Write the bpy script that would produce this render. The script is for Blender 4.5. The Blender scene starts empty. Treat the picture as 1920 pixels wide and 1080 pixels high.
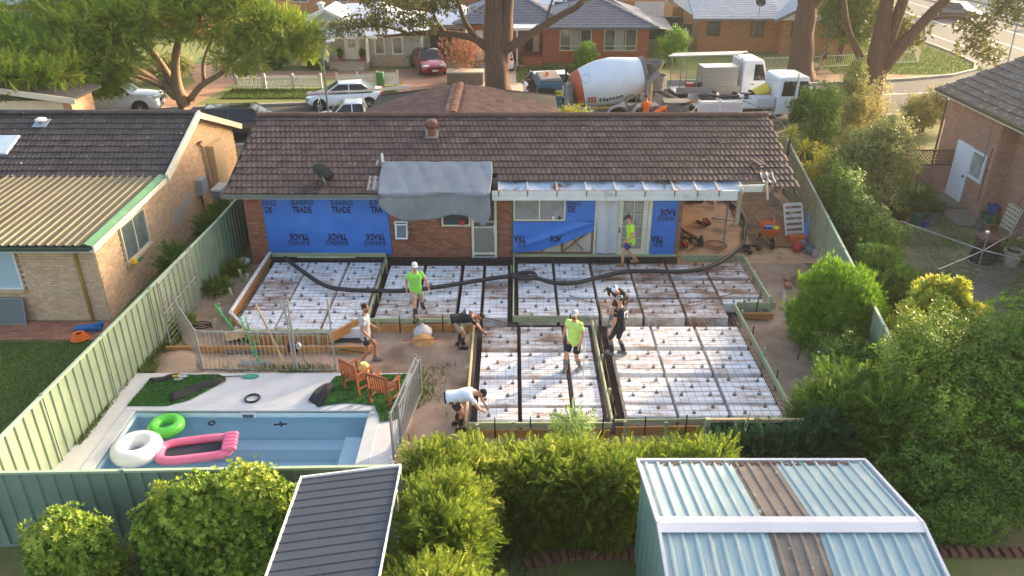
import bpy, bmesh, math, random
import numpy as np
from mathutils import Vector, Matrix, noise as mnoise
R = math.radians
S = bpy.context.scene
col = S.collection
# ---------------------------------------------------------------- camera
cd = bpy.data.cameras.new('camera'); cam = bpy.data.objects.new('camera', cd); col.objects.link(cam)
cam.location = (0, 0, 11.4); cam.rotation_euler = (R(90 - 26.84), 0, 0)
cd.sensor_width = 36; cd.lens = 36 * 1490 / 1920; cd.clip_end = 2000; cd.clip_start = .1
S.camera = cam
# ---------------------------------------------------------------- sky, sun, exposure
SUN_AZ = R(38)      # angle of the sun from +X towards +Y
SUN_EL = R(15)
w = bpy.data.worlds.new('World'); S.world = w; w.use_nodes = True
nt = w.node_tree; bg = nt.nodes['Background']
sk = nt.nodes.new('ShaderNodeTexSky'); sk.sky_type = 'NISHITA'; sk.sun_disc = False
sk.sun_elevation = SUN_EL; sk.sun_rotation = math.pi/2 - SUN_AZ
sk.air_density = 1.0; sk.dust_density = 4.0; sk.ozone_density = .6
nt.links.new(sk.outputs[0], bg.inputs[0]); bg.inputs[1].default_value = 0.15
sd = bpy.data.lights.new('sun', 'SUN'); sun = bpy.data.objects.new('sun', sd); col.objects.link(sun)
sd.energy = 3.2; sd.angle = R(1.5); sd.color = (1.0, .80, .54)
sdir = Vector((math.cos(SUN_EL)*math.cos(SUN_AZ), math.cos(SUN_EL)*math.sin(SUN_AZ), math.sin(SUN_EL)))
sun.rotation_euler = sdir.to_track_quat('Z', 'Y').to_euler()
vs = S.view_settings; vs.view_transform = 'Standard'; vs.look = 'None'; vs.gamma = 1; vs.use_curve_mapping = False
vs.exposure = 1.9
S.cycles.max_bounces = 8; S.cycles.diffuse_bounces = 3; S.cycles.transparent_max_bounces = 12

# ---------------------------------------------------------------- helpers
def lin(c):
    def f(v):
        v /= 255.
        return v/12.92 if v <= .04045 else ((v+.055)/1.055)**2.4
    return (f(c[0]), f(c[1]), f(c[2]), 1)
MATS = {}
def M(name, c1=None, c2=None, sc=6., rough=.75, metal=0., bump=0., bsc=None, rnd=0., st=None, ssc=2., sth=.62, spec=.4, soft=.05, stretch=None, coat=0.):
    """procedural material: noise mix of c1/c2, optional stain colour st, per-object variation rnd, noise bump"""
    if name in MATS: return MATS[name]
    m = bpy.data.materials.new(name); m.use_nodes = True; MATS[name] = m
    n = m.node_tree.nodes; l = m.node_tree.links; b = n['Principled BSDF']
    b.inputs['Roughness'].default_value = rough; b.inputs['Metallic'].default_value = metal
    b.inputs['Specular IOR Level'].default_value = spec
    if coat: b.inputs['Coat Weight'].default_value = coat
    tc = n.new('ShaderNodeTexCoord'); vec = tc.outputs['Object']
    oi = n.new('ShaderNodeObjectInfo')
    if rnd:
        ad = n.new('ShaderNodeVectorMath'); ad.operation = 'ADD'
        mu = n.new('ShaderNodeMath'); mu.operation = 'MULTIPLY'; mu.inputs[1].default_value = 37
        l.new(oi.outputs['Random'], mu.inputs[0]); l.new(vec, ad.inputs[0]); l.new(mu.outputs[0], ad.inputs[1]); vec = ad.outputs[0]
    if stretch:
        mp = n.new('ShaderNodeMapping'); mp.inputs['Scale'].default_value = stretch; l.new(vec, mp.inputs[0]); vec = mp.outputs[0]
    def noise(s, det=5.):
        t = n.new('ShaderNodeTexNoise'); t.inputs['Scale'].default_value = s; t.inputs['Detail'].default_value = det
        t.inputs['Roughness'].default_value = .6; l.new(vec, t.inputs['Vector']); return t.outputs[0]
    def mix(fac, a, bb):
        x = n.new('ShaderNodeMix'); x.data_type = 'RGBA'; l.new(fac, x.inputs[0])
        for sock, v in ((x.inputs[6], a), (x.inputs[7], bb)):
            if isinstance(v, tuple): sock.default_value = v
            else: l.new(v, sock)
        return x.outputs[2]
    def ramp(fac, a, bb):
        x = n.new('ShaderNodeMapRange'); x.inputs[1].default_value = a; x.inputs[2].default_value = bb; l.new(fac, x.inputs[0]); return x.outputs[0]
    out = lin(c1)
    if c2 is not None: out = mix(ramp(noise(sc), .3, .7), out, lin(c2))
    if st is not None: out = mix(ramp(noise(ssc, 7.), sth-soft, sth+soft), out, lin(st))
    if rnd:
        hs = n.new('ShaderNodeHueSaturation')
        mr = n.new('ShaderNodeMapRange'); mr.inputs[3].default_value = 1-rnd; mr.inputs[4].default_value = 1+rnd; ta = n.new('ShaderNodeAttribute'); ta.attribute_name = 'tv'; a1 = n.new('ShaderNodeMath'); l.new(oi.outputs['Random'], a1.inputs[0]); l.new(ta.outputs['Fac'], a1.inputs[1]); a2 = n.new('ShaderNodeMath'); a2.operation = 'FRACT'; l.new(a1.outputs[0], a2.inputs[0]); l.new(a2.outputs[0], mr.inputs[0])
        l.new(mr.outputs[0], hs.inputs['Value'])
        if isinstance(out, tuple): hs.inputs['Color'].default_value = out
        else: l.new(out, hs.inputs['Color'])
        out = hs.outputs[0]
    if isinstance(out, tuple): b.inputs['Base Color'].default_value = out
    else: l.new(out, b.inputs['Base Color'])
    if bump:
        bp = n.new('ShaderNodeBump'); bp.inputs['Strength'].default_value = bump; bp.inputs['Distance'].default_value = .03
        l.new(noise(bsc or sc*4), bp.inputs['Height']); l.new(bp.outputs[0], b.inputs['Normal'])
    return m
def leafmat(name, cs, trans=.35, rough=.55):
    """leaf material: colours picked per leaf by the face attribute 'rnd'; partly translucent"""
    if name in MATS: return MATS[name]
    m = bpy.data.materials.new(name); m.use_nodes = True; MATS[name] = m
    n = m.node_tree.nodes; l = m.node_tree.links; b = n['Principled BSDF']; o = n['Material Output']
    at = n.new('ShaderNodeAttribute'); at.attribute_name = 'rnd'
    cr = n.new('ShaderNodeValToRGB'); e = cr.color_ramp.elements
    e[0].color = lin(cs[0]); e[0].position = 0; e[1].color = lin(cs[-1]); e[1].position = 1
    for i, c in enumerate(cs[1:-1]): x = e.new((i+1)/(len(cs)-1)); x.color = lin(c)
    l.new(at.outputs['Fac'], cr.inputs[0]); l.new(cr.outputs[0], b.inputs['Base Color'])
    b.inputs['Roughness'].default_value = rough; b.inputs['Specular IOR Level'].default_value = .3
    t = n.new('ShaderNodeBsdfTranslucent'); hs = n.new('ShaderNodeHueSaturation'); hs.inputs['Saturation'].default_value = 1.0; hs.inputs['Value'].default_value = 1.15
    l.new(cr.outputs[0], hs.inputs['Color']); l.new(hs.outputs[0], t.inputs[0])
    mx = n.new('ShaderNodeMixShader'); mx.inputs[0].default_value = trans
    l.new(b.outputs[0], mx.inputs[1]); l.new(t.outputs[0], mx.inputs[2]); l.new(mx.outputs[0], o.inputs[0])
    return m
def glassmat(name, tint=(40, 50, 55), rough=.06):
    return M(name, tint, rough=rough, spec=.9, coat=.3)

def link(o, parent=None):
    col.objects.link(o)
    if parent is not None: o.parent = parent
    return o
def tag(o, label=None, cat=None, group=None, kind=None):
    if label: o['label'] = label
    if cat: o['category'] = cat
    if group: o['group'] = group
    if kind: o['kind'] = kind
    return o
def thing(name, label, cat, loc=(0, 0, 0), rz=0., group=None, parent=None):
    o = bpy.data.objects.new(name, None); o.empty_display_size = .2; link(o, parent)
    o.location = loc; o.rotation_euler = (0, 0, rz)
    return tag(o, label, cat, group)
def copy_tree(o, parent=None):
    c = o.copy(); col.objects.link(c); c.parent = parent
    for ch in o.children: copy_tree(ch, c)
    return c
def inst(name, me, parent, loc=(0, 0, 0), rot=(0, 0, 0), scale=None):
    o = bpy.data.objects.new(name, me); col.objects.link(o); o.parent = parent
    o.location = loc; o.rotation_euler = rot
    if scale: o.scale = scale
    return o
def frame(d, up=(0, 0, 1)):
    d = Vector(d).normalized(); u = Vector(up)
    if abs(d.dot(u)) > .98: u = Vector((0, 1, 0))
    x = d.cross(u).normalized(); return x, x.cross(d).normalized(), d   # side, up, forward
class MB:
    def __init__(s): s.v = []; s.f = []; s.m = []
    def add(s, vs, fs, m=0):
        b = len(s.v); s.v += [tuple(p) for p in vs]
        for f in fs: s.f.append(tuple(i+b for i in f)); s.m.append(m)
        return s
    def box(s, c, d, rz=0., m=0, mat=None):
        x, y, z = d[0]/2, d[1]/2, d[2]/2
        vs = [Vector((a*x, b*y, e*z)) for e in (-1, 1) for b in (-1, 1) for a in (-1, 1)]
        T = mat if mat is not None else Matrix.Rotation(rz, 3, 'Z')
        return s.add([T @ p + Vector(c) for p in vs], [(0, 2, 3, 1), (4, 5, 7, 6), (0, 1, 5, 4), (2, 6, 7, 3), (0, 4, 6, 2), (1, 3, 7, 5)], m)
    def bx(s, x0, x1, y0, y1, z0, z1, m=0):
        return s.box(((x0+x1)/2, (y0+y1)/2, (z0+z1)/2), (abs(x1-x0), abs(y1-y0), abs(z1-z0)), m=m)
    def beam(s, a, b, w, h, m=0, up=(0, 0, 1)):
        a = Vector(a); b = Vector(b); x, u, d = frame(b-a, up)
        T = Matrix((x, d, u)).transposed()
        return s.box((a+b)/2, (w, (b-a).length, h), mat=T, m=m)
    def tube(s, pts, r, n=8, m=0, caps=True):
        pts = [Vector(p) for p in pts]; k = len(pts)
        rs = r if isinstance(r, (list, tuple)) else [r]*k
        base = len(s.v); prev = None
        for i, p in enumerate(pts):
            d = (pts[min(i+1, k-1)]-pts[max(i-1, 0)])
            if prev is None: x, u, dd = frame(d)
            else:
                dd = d.normalized(); x = (prev - dd*prev.dot(dd)).normalized(); u = dd.cross(x)
            prev = x
            for j in range(n):
                a = 2*math.pi*j/n; s.v.append(tuple(p + (x*math.cos(a)+u*math.sin(a))*rs[i]))
        for i in range(k-1):
            for j in range(n):
                a = base+i*n+j; b = base+i*n+(j+1) % n; s.f.append((a, b, b+n, a+n)); s.m.append(m)
        if caps:
            s.f.append(tuple(base+j for j in range(n))[::-1]); s.m.append(m)
            s.f.append(tuple(base+(k-1)*n+j for j in range(n))); s.m.append(m)
        return s
    def lathe(s, prof, n=16, c=(0, 0, 0), T=None, m=0, capA=True, capB=True):
        base = len(s.v); c = Vector(c); k = len(prof)
        for r, z in prof:
            for j in range(n):
                a = 2*math.pi*j/n; p = Vector((r*math.cos(a), r*math.sin(a), z))
                s.v.append(tuple((T @ p if T is not None else p)+c))
        for i in range(k-1):
            for j in range(n):
                a = base+i*n+j; b = base+i*n+(j+1) % n; s.f.append((a, b, b+n, a+n)); s.m.append(m)
        if capA: s.f.append(tuple(base+j for j in range(n))[::-1]); s.m.append(m)
        if capB: s.f.append(tuple(base+(k-1)*n+j for j in range(n))); s.m.append(m)
        return s
    def prism(s, poly, z0, z1, m=0):
        n = len(poly)
        vs = [(p[0], p[1], z0) for p in poly]+[(p[0], p[1], z1) for p in poly]
        fs = [tuple(range(n))[::-1], tuple(range(n, 2*n))]+[(i, (i+1) % n, n+(i+1) % n, n+i) for i in range(n)]
        return s.add(vs, fs, m)
    def ext(s, poly, a, b, axis='x', m=0):
        """extrude a 2-D outline: axis x -> poly is (y,z); axis y -> poly is (x,z)"""
        n = len(poly)
        f = (lambda p, t: (t, p[0], p[1])) if axis == 'x' else (lambda p, t: (p[0], t, p[1]))
        vs = [f(p, a) for p in poly]+[f(p, b) for p in poly]
        return s.add(vs, [tuple(range(n))[::-1], tuple(range(n, 2*n))]+[(i, (i+1) % n, n+(i+1) % n, n+i) for i in range(n)], m)
    def grid(s, fn, nu, nv, m=0):
        vs = [fn(i/nu, j/nv) for j in range(nv+1) for i in range(nu+1)]
        return s.add(vs, [(j*(nu+1)+i, j*(nu+1)+i+1, (j+1)*(nu+1)+i+1, (j+1)*(nu+1)+i) for j in range(nv) for i in range(nu)], m)
    def mesh(s, name, mats, smooth=False, fix=True):
        me = bpy.data.meshes.new(name); me.from_pydata(s.v, [], s.f)
        for mm in (mats if isinstance(mats, (list, tuple)) else [mats]): me.materials.append(mm)
        if any(s.m): me.polygons.foreach_set('material_index', s.m)
        if fix:
            bm = bmesh.new(); bm.from_mesh(me); bmesh.ops.recalc_face_normals(bm, faces=bm.faces); bm.to_mesh(me); bm.free()
        if smooth: me.polygons.foreach_set('use_smooth', [True]*len(me.polygons))
        me.update(); return me
    def build(s, name, mats, parent=None, smooth=False, loc=None, rot=None, bevel=0., seg=2, solid=0., sub=0, fix=True):
        o = bpy.data.objects.new(name, s.mesh(name, mats, smooth, fix)); link(o, parent)
        if loc is not None: o.location = loc
        if rot is not None: o.rotation_euler = rot
        if solid: md = o.modifiers.new('s', 'SOLIDIFY'); md.thickness = solid; md.offset = 0
        if bevel: md = o.modifiers.new('b', 'BEVEL'); md.width = bevel; md.segments = seg; md.limit_method = 'ANGLE'; md.harden_normals = False
        if sub: md = o.modifiers.new('u', 'SUBSURF'); md.levels = sub; md.render_levels = sub
        return o
def vary(o, per, seed=1):
    """random value per piece of a joined mesh, read by the material"""
    n = len(o.data.polygons); k = -(-n//per); a = o.data.attributes.new('tv', 'FLOAT', 'FACE'); a.data.foreach_set('value', np.repeat(np.random.default_rng(seed).random(k), per)[:n].astype(np.float32))
def npmesh(name, V, F, mat, rnd=None):
    """mesh from numpy arrays; V (n,3), F (m,k) with equal k"""
    me = bpy.data.meshes.new(name); n, k = F.shape
    me.vertices.add(len(V)); me.vertices.foreach_set('co', V.astype(np.float32).ravel())
    me.loops.add(n*k); me.loops.foreach_set('vertex_index', F.astype(np.int32).ravel())
    me.polygons.add(n); me.polygons.foreach_set('loop_start', np.arange(0, n*k, k, dtype=np.int32))
    me.update(calc_edges=True); me.materials.append(mat)
    if rnd is not None:
        a = me.attributes.new('rnd', 'FLOAT', 'FACE'); a.data.foreach_set('value', rnd.astype(np.float32))
    me.validate(); return me
# ---------------------------------------------------------------- foliage generators
def _tmpl(kind, g):
    Q = []
    def leaf(base, d, side, L, W, nrm):
        base = np.array(base, float); d = np.array(d, float); d /= np.linalg.norm(d)
        side = np.array(side, float); side -= d*side.dot(d); side /= np.linalg.norm(side)+1e-9
        up = np.cross(side, d)
        Q.append([base, base+d*L*.5+side*W+up*L*.05, base+d*L-up*L*.08, base+d*L*.5-side*W+up*L*.05])
    if kind == 'rosette':
        for i in range(7):
            a = i*2.4+g.random()*.4; e = .25+.5*g.random()
            d = (math.cos(a)*math.cos(e), math.sin(a)*math.cos(e), math.sin(e)); leaf((0, 0, 0), d, (-math.sin(a), math.cos(a), 0), 1., .2, 0)
    elif kind == 'spray':       # feathered frond along +z bending over
        for i in range(7):
            t = i/6; b = (0, .25*t*t, t*.9)
            for sg in (-1, 1):
                leaf(b, (sg*.8, .25, .45), (0, .4, -1), .42*(1-.35*t), .055, 0)
        leaf((0, .25, .85), (0, .4, 1), (1, 0, 0), .4, .06, 0)
    elif kind == 'tuft':        # soft needles in a cone
        for i in range(10):
            a = i*2.4; e = .5+1.0*g.random(); d = (math.cos(a)*math.cos(e), math.sin(a)*math.cos(e), math.sin(e))
            leaf((0, 0, .1*g.random()), d, (-math.sin(a), math.cos(a), .2), .75+.4*g.random(), .055, 0)
    else:                       # simple: loose leaves
        for i in range(6):
            a = g.random()*6.28; e = -.6+1.5*g.random(); d = (math.cos(a)*math.cos(e), math.sin(a)*math.cos(e), math.sin(e))
            b = (g.random()-.5, g.random()-.5, g.random()-.5); leaf(np.array(b)*1.2, d, (-math.sin(a), math.cos(a), g.random()-.5), .7, .19, 0)
    return np.array(Q)          # (k,4,3)
def foliage(name, blobs, n, kind, size, mat, parent, seed=1, shell=.45, up=.35, lump=.22, jit=.5, zmin=None, bias=None):
    """leaf clusters spread through ellipsoid clumps (cx,cy,cz,rx,ry,rz)"""
    g = np.random.default_rng(seed); B = np.array(blobs, float)
    area = (B[:, 3]*B[:, 4]+B[:, 4]*B[:, 5]+B[:, 3]*B[:, 5]); idx = g.choice(len(B), n, p=area/area.sum())
    d = g.normal(size=(n, 3)); d /= np.linalg.norm(d, axis=1)[:, None]
    ph = g.random((len(B), 3))*6.28
    lm = 1+lump*(np.sin(d[:, 0]*5+ph[idx, 0])*np.sin(d[:, 1]*5+ph[idx, 1])+.7*np.sin(d[:, 2]*7+d[:, 0]*4+ph[idx, 2]))
    r = (1-shell*g.random(n)**1.6)*lm; r = np.where(g.random(n) < .12, r+.25*g.random(n), r)
    P = B[idx, :3]+d*r[:, None]*B[idx, 3:]
    if zmin is not None: P[:, 2] = np.maximum(P[:, 2], zmin+g.random(n)*.15)
    ax = d/B[idx, 3:]; ax /= np.linalg.norm(ax, axis=1)[:, None]
    ax = ax+np.array([0, 0, up])+g.normal(size=(n, 3))*jit*.6; ax /= np.linalg.norm(ax, axis=1)[:, None]
    t = g.normal(size=(n, 3)); x = np.cross(t, ax); x /= np.linalg.norm(x, axis=1)[:, None]; y = np.cross(ax, x)
    T = [_tmpl(kind, g) for _ in range(4)]; T = np.array(T); ti = g.integers(0, 4, n); K = T.shape[1]
    s = size*(.7+.6*g.random(n)); Lc = T[ti]*s[:, None, None, None]           # n,K,4,3
    V = Lc[..., 0:1]*x[:, None, None, :]+Lc[..., 1:2]*y[:, None, None, :]+Lc[..., 2:3]*ax[:, None, None, :]+P[:, None, None, :]
    V = V.reshape(-1, 3); F = np.arange(len(V)).reshape(-1, 4)
    br = g.random(len(B)); cl = g.random(n)*.6+.25*br[idx]+.12*np.sin(P[:, 0]*2.1+P[:, 1]*1.7)*np.sin(P[:, 2]*2.9+P[:, 0]); rv = np.clip(np.repeat(cl, K)+g.random(n*K)*.22, 0, 1)
    o = bpy.data.objects.new(name, npmesh(name, V, F, mat, rv)); link(o, parent); return o
def grass(name, pts_fn, n, h, mat, seed=1, parent=None, width=.012, lean=.5):
    g = np.random.default_rng(seed); P = pts_fn(g, n); n = len(P)
    a = g.random(n)*6.28; hh = h*(.5+g.random(n)); ln = lean*hh*g.random(n)
    dx = np.stack([np.cos(a), np.sin(a), 0*a], 1); sd = np.stack([-np.sin(a), np.cos(a), 0*a], 1)*(width*(.6+.8*g.random(n)))[:, None]
    tip = P+dx*ln[:, None]; tip[:, 2] += hh
    V = np.stack([P-sd, P+sd, tip], 1).reshape(-1, 3); F = np.arange(len(V)).reshape(-1, 3)
    o = bpy.data.objects.new(name, npmesh(name, V, F, mat, g.random(n))); link(o, parent); return o
def rect_pts(x0, x1, y0, y1, z=0., clump=0., skip=None):
    def f(g, n):
        P = np.stack([x0+(x1-x0)*g.random(n), y0+(y1-y0)*g.random(n), np.full(n, z)], 1)
        if clump: P = P[np.sin(P[:, 0]*1.7+np.sin(P[:, 1]*1.3)*1.5)+np.sin(P[:, 1]*2.1+P[:, 0]*.6)+g.normal(size=len(P))*.6 > clump]
        if skip is not None: P = P[~skip(P)]
        return P
    return f
def limb(mb, a, b, r0, r1, n=8, bend=.0, seed=0, k=5):
    g = random.Random(seed); a = Vector(a); b = Vector(b); L = (b-a).length
    off = Vector((g.uniform(-1, 1), g.uniform(-1, 1), g.uniform(-.4, .6)))*bend*L
    pts = [a.lerp(b, i/k)+off*math.sin(math.pi*i/k) for i in range(k+1)]
    mb.tube(pts, [r0+(r1-r0)*(i/k)**.8 for i in range(k+1)], n); return pts
def text_mesh(body, size, bold=.0, align='LEFT'):
    cu = bpy.data.curves.new('t', 'FONT'); cu.body = body; cu.size = size; cu.offset = bold; cu.align_x = align; cu.resolution_u = 2
    o = bpy.data.objects.new('t', cu); col.objects.link(o)
    me = bpy.data.meshes.new_from_object(o.evaluated_get(bpy.context.evaluated_depsgraph_get()))
    bpy.data.objects.remove(o); bpy.data.curves.remove(cu); return me
ORD = ['first', 'second', 'third', 'fourth', 'fifth', 'sixth', 'seventh', 'eighth', 'ninth', 'tenth', 'eleventh', 'twelfth', 'thirteenth', 'fourteenth', 'fifteenth', 'sixteenth', 'seventeenth', 'eighteenth', 'nineteenth', 'twentieth']
# ================================================================ SETTING: ground, roads, deck
def struct(o): o['kind'] = 'structure'; return o
m_ground = M('dry grass soil', (112, 108, 62), (140, 122, 84), sc=.6, rough=.95, st=(92, 104, 48), ssc=.25, sth=.5, soft=.12, bump=.5, bsc=9)
PX0, PX1, PY0, PY1 = -9.1, -3.45, 12.5, 15.8          # pool opening
g = MB(); B = 700
xs = [-B, PX0, PX1, B]; ys = [-60, PY0, PY1, 900]
for i in range(3):
    for j in range(3):
        if i == 1 and j == 1: continue
        g.add([(xs[i], ys[j], 0), (xs[i+1], ys[j], 0), (xs[i+1], ys[j+1], 0), (xs[i], ys[j+1], 0)], [(0, 1, 2, 3)])
struct(g.build('ground', m_ground))
def sheet(name, poly, z, mat, kind='structure'):
    o = MB().add([(p[0], p[1], z) for p in poly], [tuple(range(len(poly)))]).build(name, mat)
    o['kind'] = kind; return o
# ---- sand of the building site
def sand_h(x, y):
    h = .035+.05*mnoise.noise((x*.7, y*.7, 3))+.03*mnoise.noise((x*2.1, y*2.1, 9))+.012*mnoise.noise((x*7, y*7, 1))
    d = math.hypot((x+2.55)/1.3, (y-18.6)/.75); h += .30*max(0, 1-d*d)**2
    d = math.hypot((x+9.0)/.9, (y-18.2)/.8); h += .16*max(0, 1-d*d)**2
    d = math.hypot((x-7.8)/.9, (y-17.5)/2.5); h += .12*max(0, 1-d*d)**2
    return max(.012, h)
m_sand = M('damp sand', (184, 154, 130), (158, 128, 106), sc=1.3, rough=.95, st=(126, 100, 80), ssc=.55, sth=.58, soft=.1, bump=.55, bsc=14)
def sand_sheet(name, x0, x1, y0, y1, st, mat, skip=None, fn=sand_h):
    mb = MB(); nx = int((x1-x0)/st); ny = int((y1-y0)/st)
    P = [(x0+(x1-x0)*i/nx, y0+(y1-y0)*j/ny) for j in range(ny+1) for i in range(nx+1)]
    mb.v = [(x, y, fn(x, y)) for x, y in P]
    for j in range(ny):
        for i in range(nx):
            a = j*(nx+1)+i; cx, cy = P[a]
            if skip and skip(cx+st/2, cy+st/2): continue
            mb.f.append((a, a+1, a+nx+2, a+nx+1)); mb.m.append(0)
    return struct(mb.build(name, mat, smooth=True, fix=False))
sand_sheet('sand_ground', -9.95, 9.9, 11.78, 24.3, .11, m_sand, skip=lambda x, y: (x < -2.75 and y < 17.4) or (-8.0 < x < 7.5 and 20.8 < y < 24.1) or (-.6 < x < 6.2 and 15.4 < y < 19.4))
m_sand2 = M('sun tinted carport sand', (214, 174, 138), (190, 148, 112), sc=1.6, rough=.95, bump=.5, bsc=12, st=(120, 90, 66), ssc=.8, sth=.62, soft=.08)  # sunlight on the carport floor is put into this brighter orange
sand_sheet('carport_sand', 5.6, 11.2, 24.3, 33.0, .14, m_sand2, fn=lambda x, y: sand_h(x, y)*.8+.01)
# ---- lawns
m_lawn = M('lawn soil', (88, 104, 50), (76, 92, 44), sc=3, rough=.95, bump=.4, bsc=30)
sheet('lawn', [(-17, 9.5), (-10.15, 9.5), (-10.15, 19.2), (-17, 19.2)], .004, m_lawn)
m_lawn2 = M('thin lawn soil', (98, 112, 62), (138, 128, 92), sc=.9, rough=.95, bump=.4, bsc=25, st=(160, 140, 110), ssc=.5, sth=.6, soft=.1)
sheet('back_lawn', [(10.0, 9.0), (30, 9.0), (30, 30.7), (10.6, 30.7)], .004, m_lawn2)
m_bladeL = leafmat('grass blades', [(74, 96, 38), (96, 118, 50), (122, 138, 64)], .25)
m_bladeD = leafmat('dull grass blades', [(82, 108, 48), (104, 126, 58), (140, 146, 82)], .25)
tag(grass('lawn_grass', rect_pts(-16.2, -10.2, 10.5, 19.15), 70000, .04, m_bladeL, 3), 'short mown green grass in the left neighbour yard', 'grass', kind='stuff')
tag(grass('back_lawn_grass', rect_pts(10.2, 24, 16, 30.4, 0, -.5), 90000, .06, m_bladeD, 4), 'thin patchy grass around the clothes line', 'grass', kind='stuff')
tag(grass('near_grass', rect_pts(-11, 2.2, 7.6, 11.2, 0, -.2), 32000, .09, m_bladeD, 14, width=.014), 'rough grass under the shrubs at the bottom edge', 'grass', kind='stuff')
tag(grass('weed_grass', lambda g, n: np.concatenate([rect_pts(-9.93, -9.78, 14.5, 17.4, .02, .3)(g, n//4), rect_pts(-9.85, -9.3, 17.5, 20.5, .02)(g, n//3), rect_pts(-2.55, -1.5, 15.3, 18.0, .02, .9)(g, n//2), rect_pts(-7.8, -4.6, 17.55, 17.9, .02, .5)(g, n//6)]), 7000, .13, m_bladeL, 5, lean=.9, width=.016), 'weedy green grass along the fence and the sand edges', 'grass', kind='stuff')
# front garden of the left tan brick corner house + verges
m_verge = M('verge lawn soil', (104, 116, 56), (128, 128, 70), sc=.5, rough=.95, bump=.4, bsc=12, st=(150, 122, 88), ssc=.16, sth=.60, soft=.06)
sheet('far_verge', [(-80, 35.2), (20, 51.6), (26, 52.9), (29.5, 54.1), (32, 55.9), (33.1, 58.1), (33.5, 62), (33.5, 200), (-80, 200)], .004, m_verge)
tag(grass('verge_grass', lambda g, n: np.concatenate([rect_pts(22, 33, 54.6, 66, .004, .0, lambda P: P[:, 1] < 52.9+.35*np.maximum(P[:, 0]-26, 0)+.6)(g, n//2), rect_pts(-17.5, -7.2, 47.6, 50.0, .004)(g, n//2), rect_pts(.3, 8, 52, 57, .004)(g, n//3)]), 30000, .12, m_bladeL, 6, width=.03), 'green verge grass across the street', 'grass', kind='stuff')
m_litter = M('bark litter soil', (150, 118, 84), (120, 92, 66), sc=1.5, rough=.95, bump=.5, bsc=12)
sheet('bark_litter', [(15, 51.1), (20, 51.9), (26, 53.2), (27, 55), (21, 56), (15, 55)], .008, m_litter)
# ---- street
m_asph = M('asphalt', (74, 71, 69), (64, 61, 59), sc=.7, rough=.9, bump=.25, bsc=60, st=(86, 80, 75), ssc=.2, sth=.55, soft=.15)
rd = [(-80, 26.9), (33, 45.5), (34.2, 43), (34.5, 36), (34.5, -40), (46.5, -40), (46.5, 200), (33.6, 200), (33.6, 62), (33.2, 58), (32, 55.8), (29.5, 54), (26, 52.8), (20, 51.6), (-80, 35.1)]
sheet('road', rd, .008, m_asph)
m_conc = M('kerb concrete', (176, 168, 156), (150, 142, 130), sc=1.5, rough=.9, bump=.2, bsc=20)
def kerb(name, pts):
    mb = MB()
    for a, b in zip(pts[:-1], pts[1:]): mb.beam((a[0], a[1], .075), (b[0], b[1], .075), .22, .13)
    return struct(mb.build(name, m_conc))
kerb('far_kerb', [(-80, 35.1), (20, 51.6), (26, 52.8), (29.5, 54), (32, 55.8), (33.2, 58), (33.6, 62), (33.6, 200)])
kerb('near_kerb', [(-80, 26.9), (33, 45.5), (34.2, 43), (34.5, 36), (34.5, 10)])
kerb('cross_kerb', [(46.5, 10), (46.5, 200)])
m_mark = M('road paint', (226, 222, 212), (190, 184, 172), sc=3, rough=.7)
mk = MB()
def strip(a, b, wd):
    a = Vector((a[0], a[1], 0)); b = Vector((b[0], b[1], 0)); s = (b-a).cross(Vector((0, 0, 1))).normalized()*wd/2; zz = Vector((0, 0, .013))
    mk.add([a-s+zz, b-s+zz, b+s+zz, a+s+zz], [(0, 1, 2, 3)])
strip((16, 47.6), (31, 50.1), .14); strip((36.0, 59.5), (36.0, 120), .16); strip((39.8, 55), (39.8, 160), .2); strip((43.6, 40), (43.6, 160), .16)
for k in range(5): strip((34.6+k*2.2, 55.2+.2*k), (35.9+k*2.2, 55.4+.2*k), .5)
struct(mk.build('road_markings', m_mark))
m_path = M('footpath concrete', (196, 186, 172), (176, 166, 152), sc=1, rough=.9, bump=.2)
sheet('footpath', [(48.2, 10), (50.6, 10), (50.6, 200), (48.2, 200)], .012, m_path)
m_pav = M('red paver driveway', (176, 134, 108), (158, 116, 92), sc=2.2, rough=.9, bump=.35, bsc=26, st=(138, 104, 84), ssc=.6, sth=.6)
sheet('driveway', [(-17.6, 55.6), (-10.2, 55.5), (-5.2, 56.8), (-3.5, 53.2), (-4.6, 48.0), (-7.0, 47.6), (-7.1, 52.2), (-12.3, 53.4), (-17.3, 53.1)], .012, m_pav)
sheet('left_driveway', [(-18.5, 45.9), (-17.8, 53.0), (-17.4, 55.4), (-21, 58), (-23.5, 58), (-20.5, 52), (-21.0, 45.2)], .012, m_pav)
m_pav2 = M('pale paver driveway', (196, 174, 156), (178, 156, 138), sc=2.5, rough=.9, bump=.35, bsc=22)
sheet('pale_driveway', [(-.5, 48.8), (.9, 48.9), (1.25, 53), (.95, 57.8), (-2.2, 57.8), (-2.0, 49)], .012, m_pav2)
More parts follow.
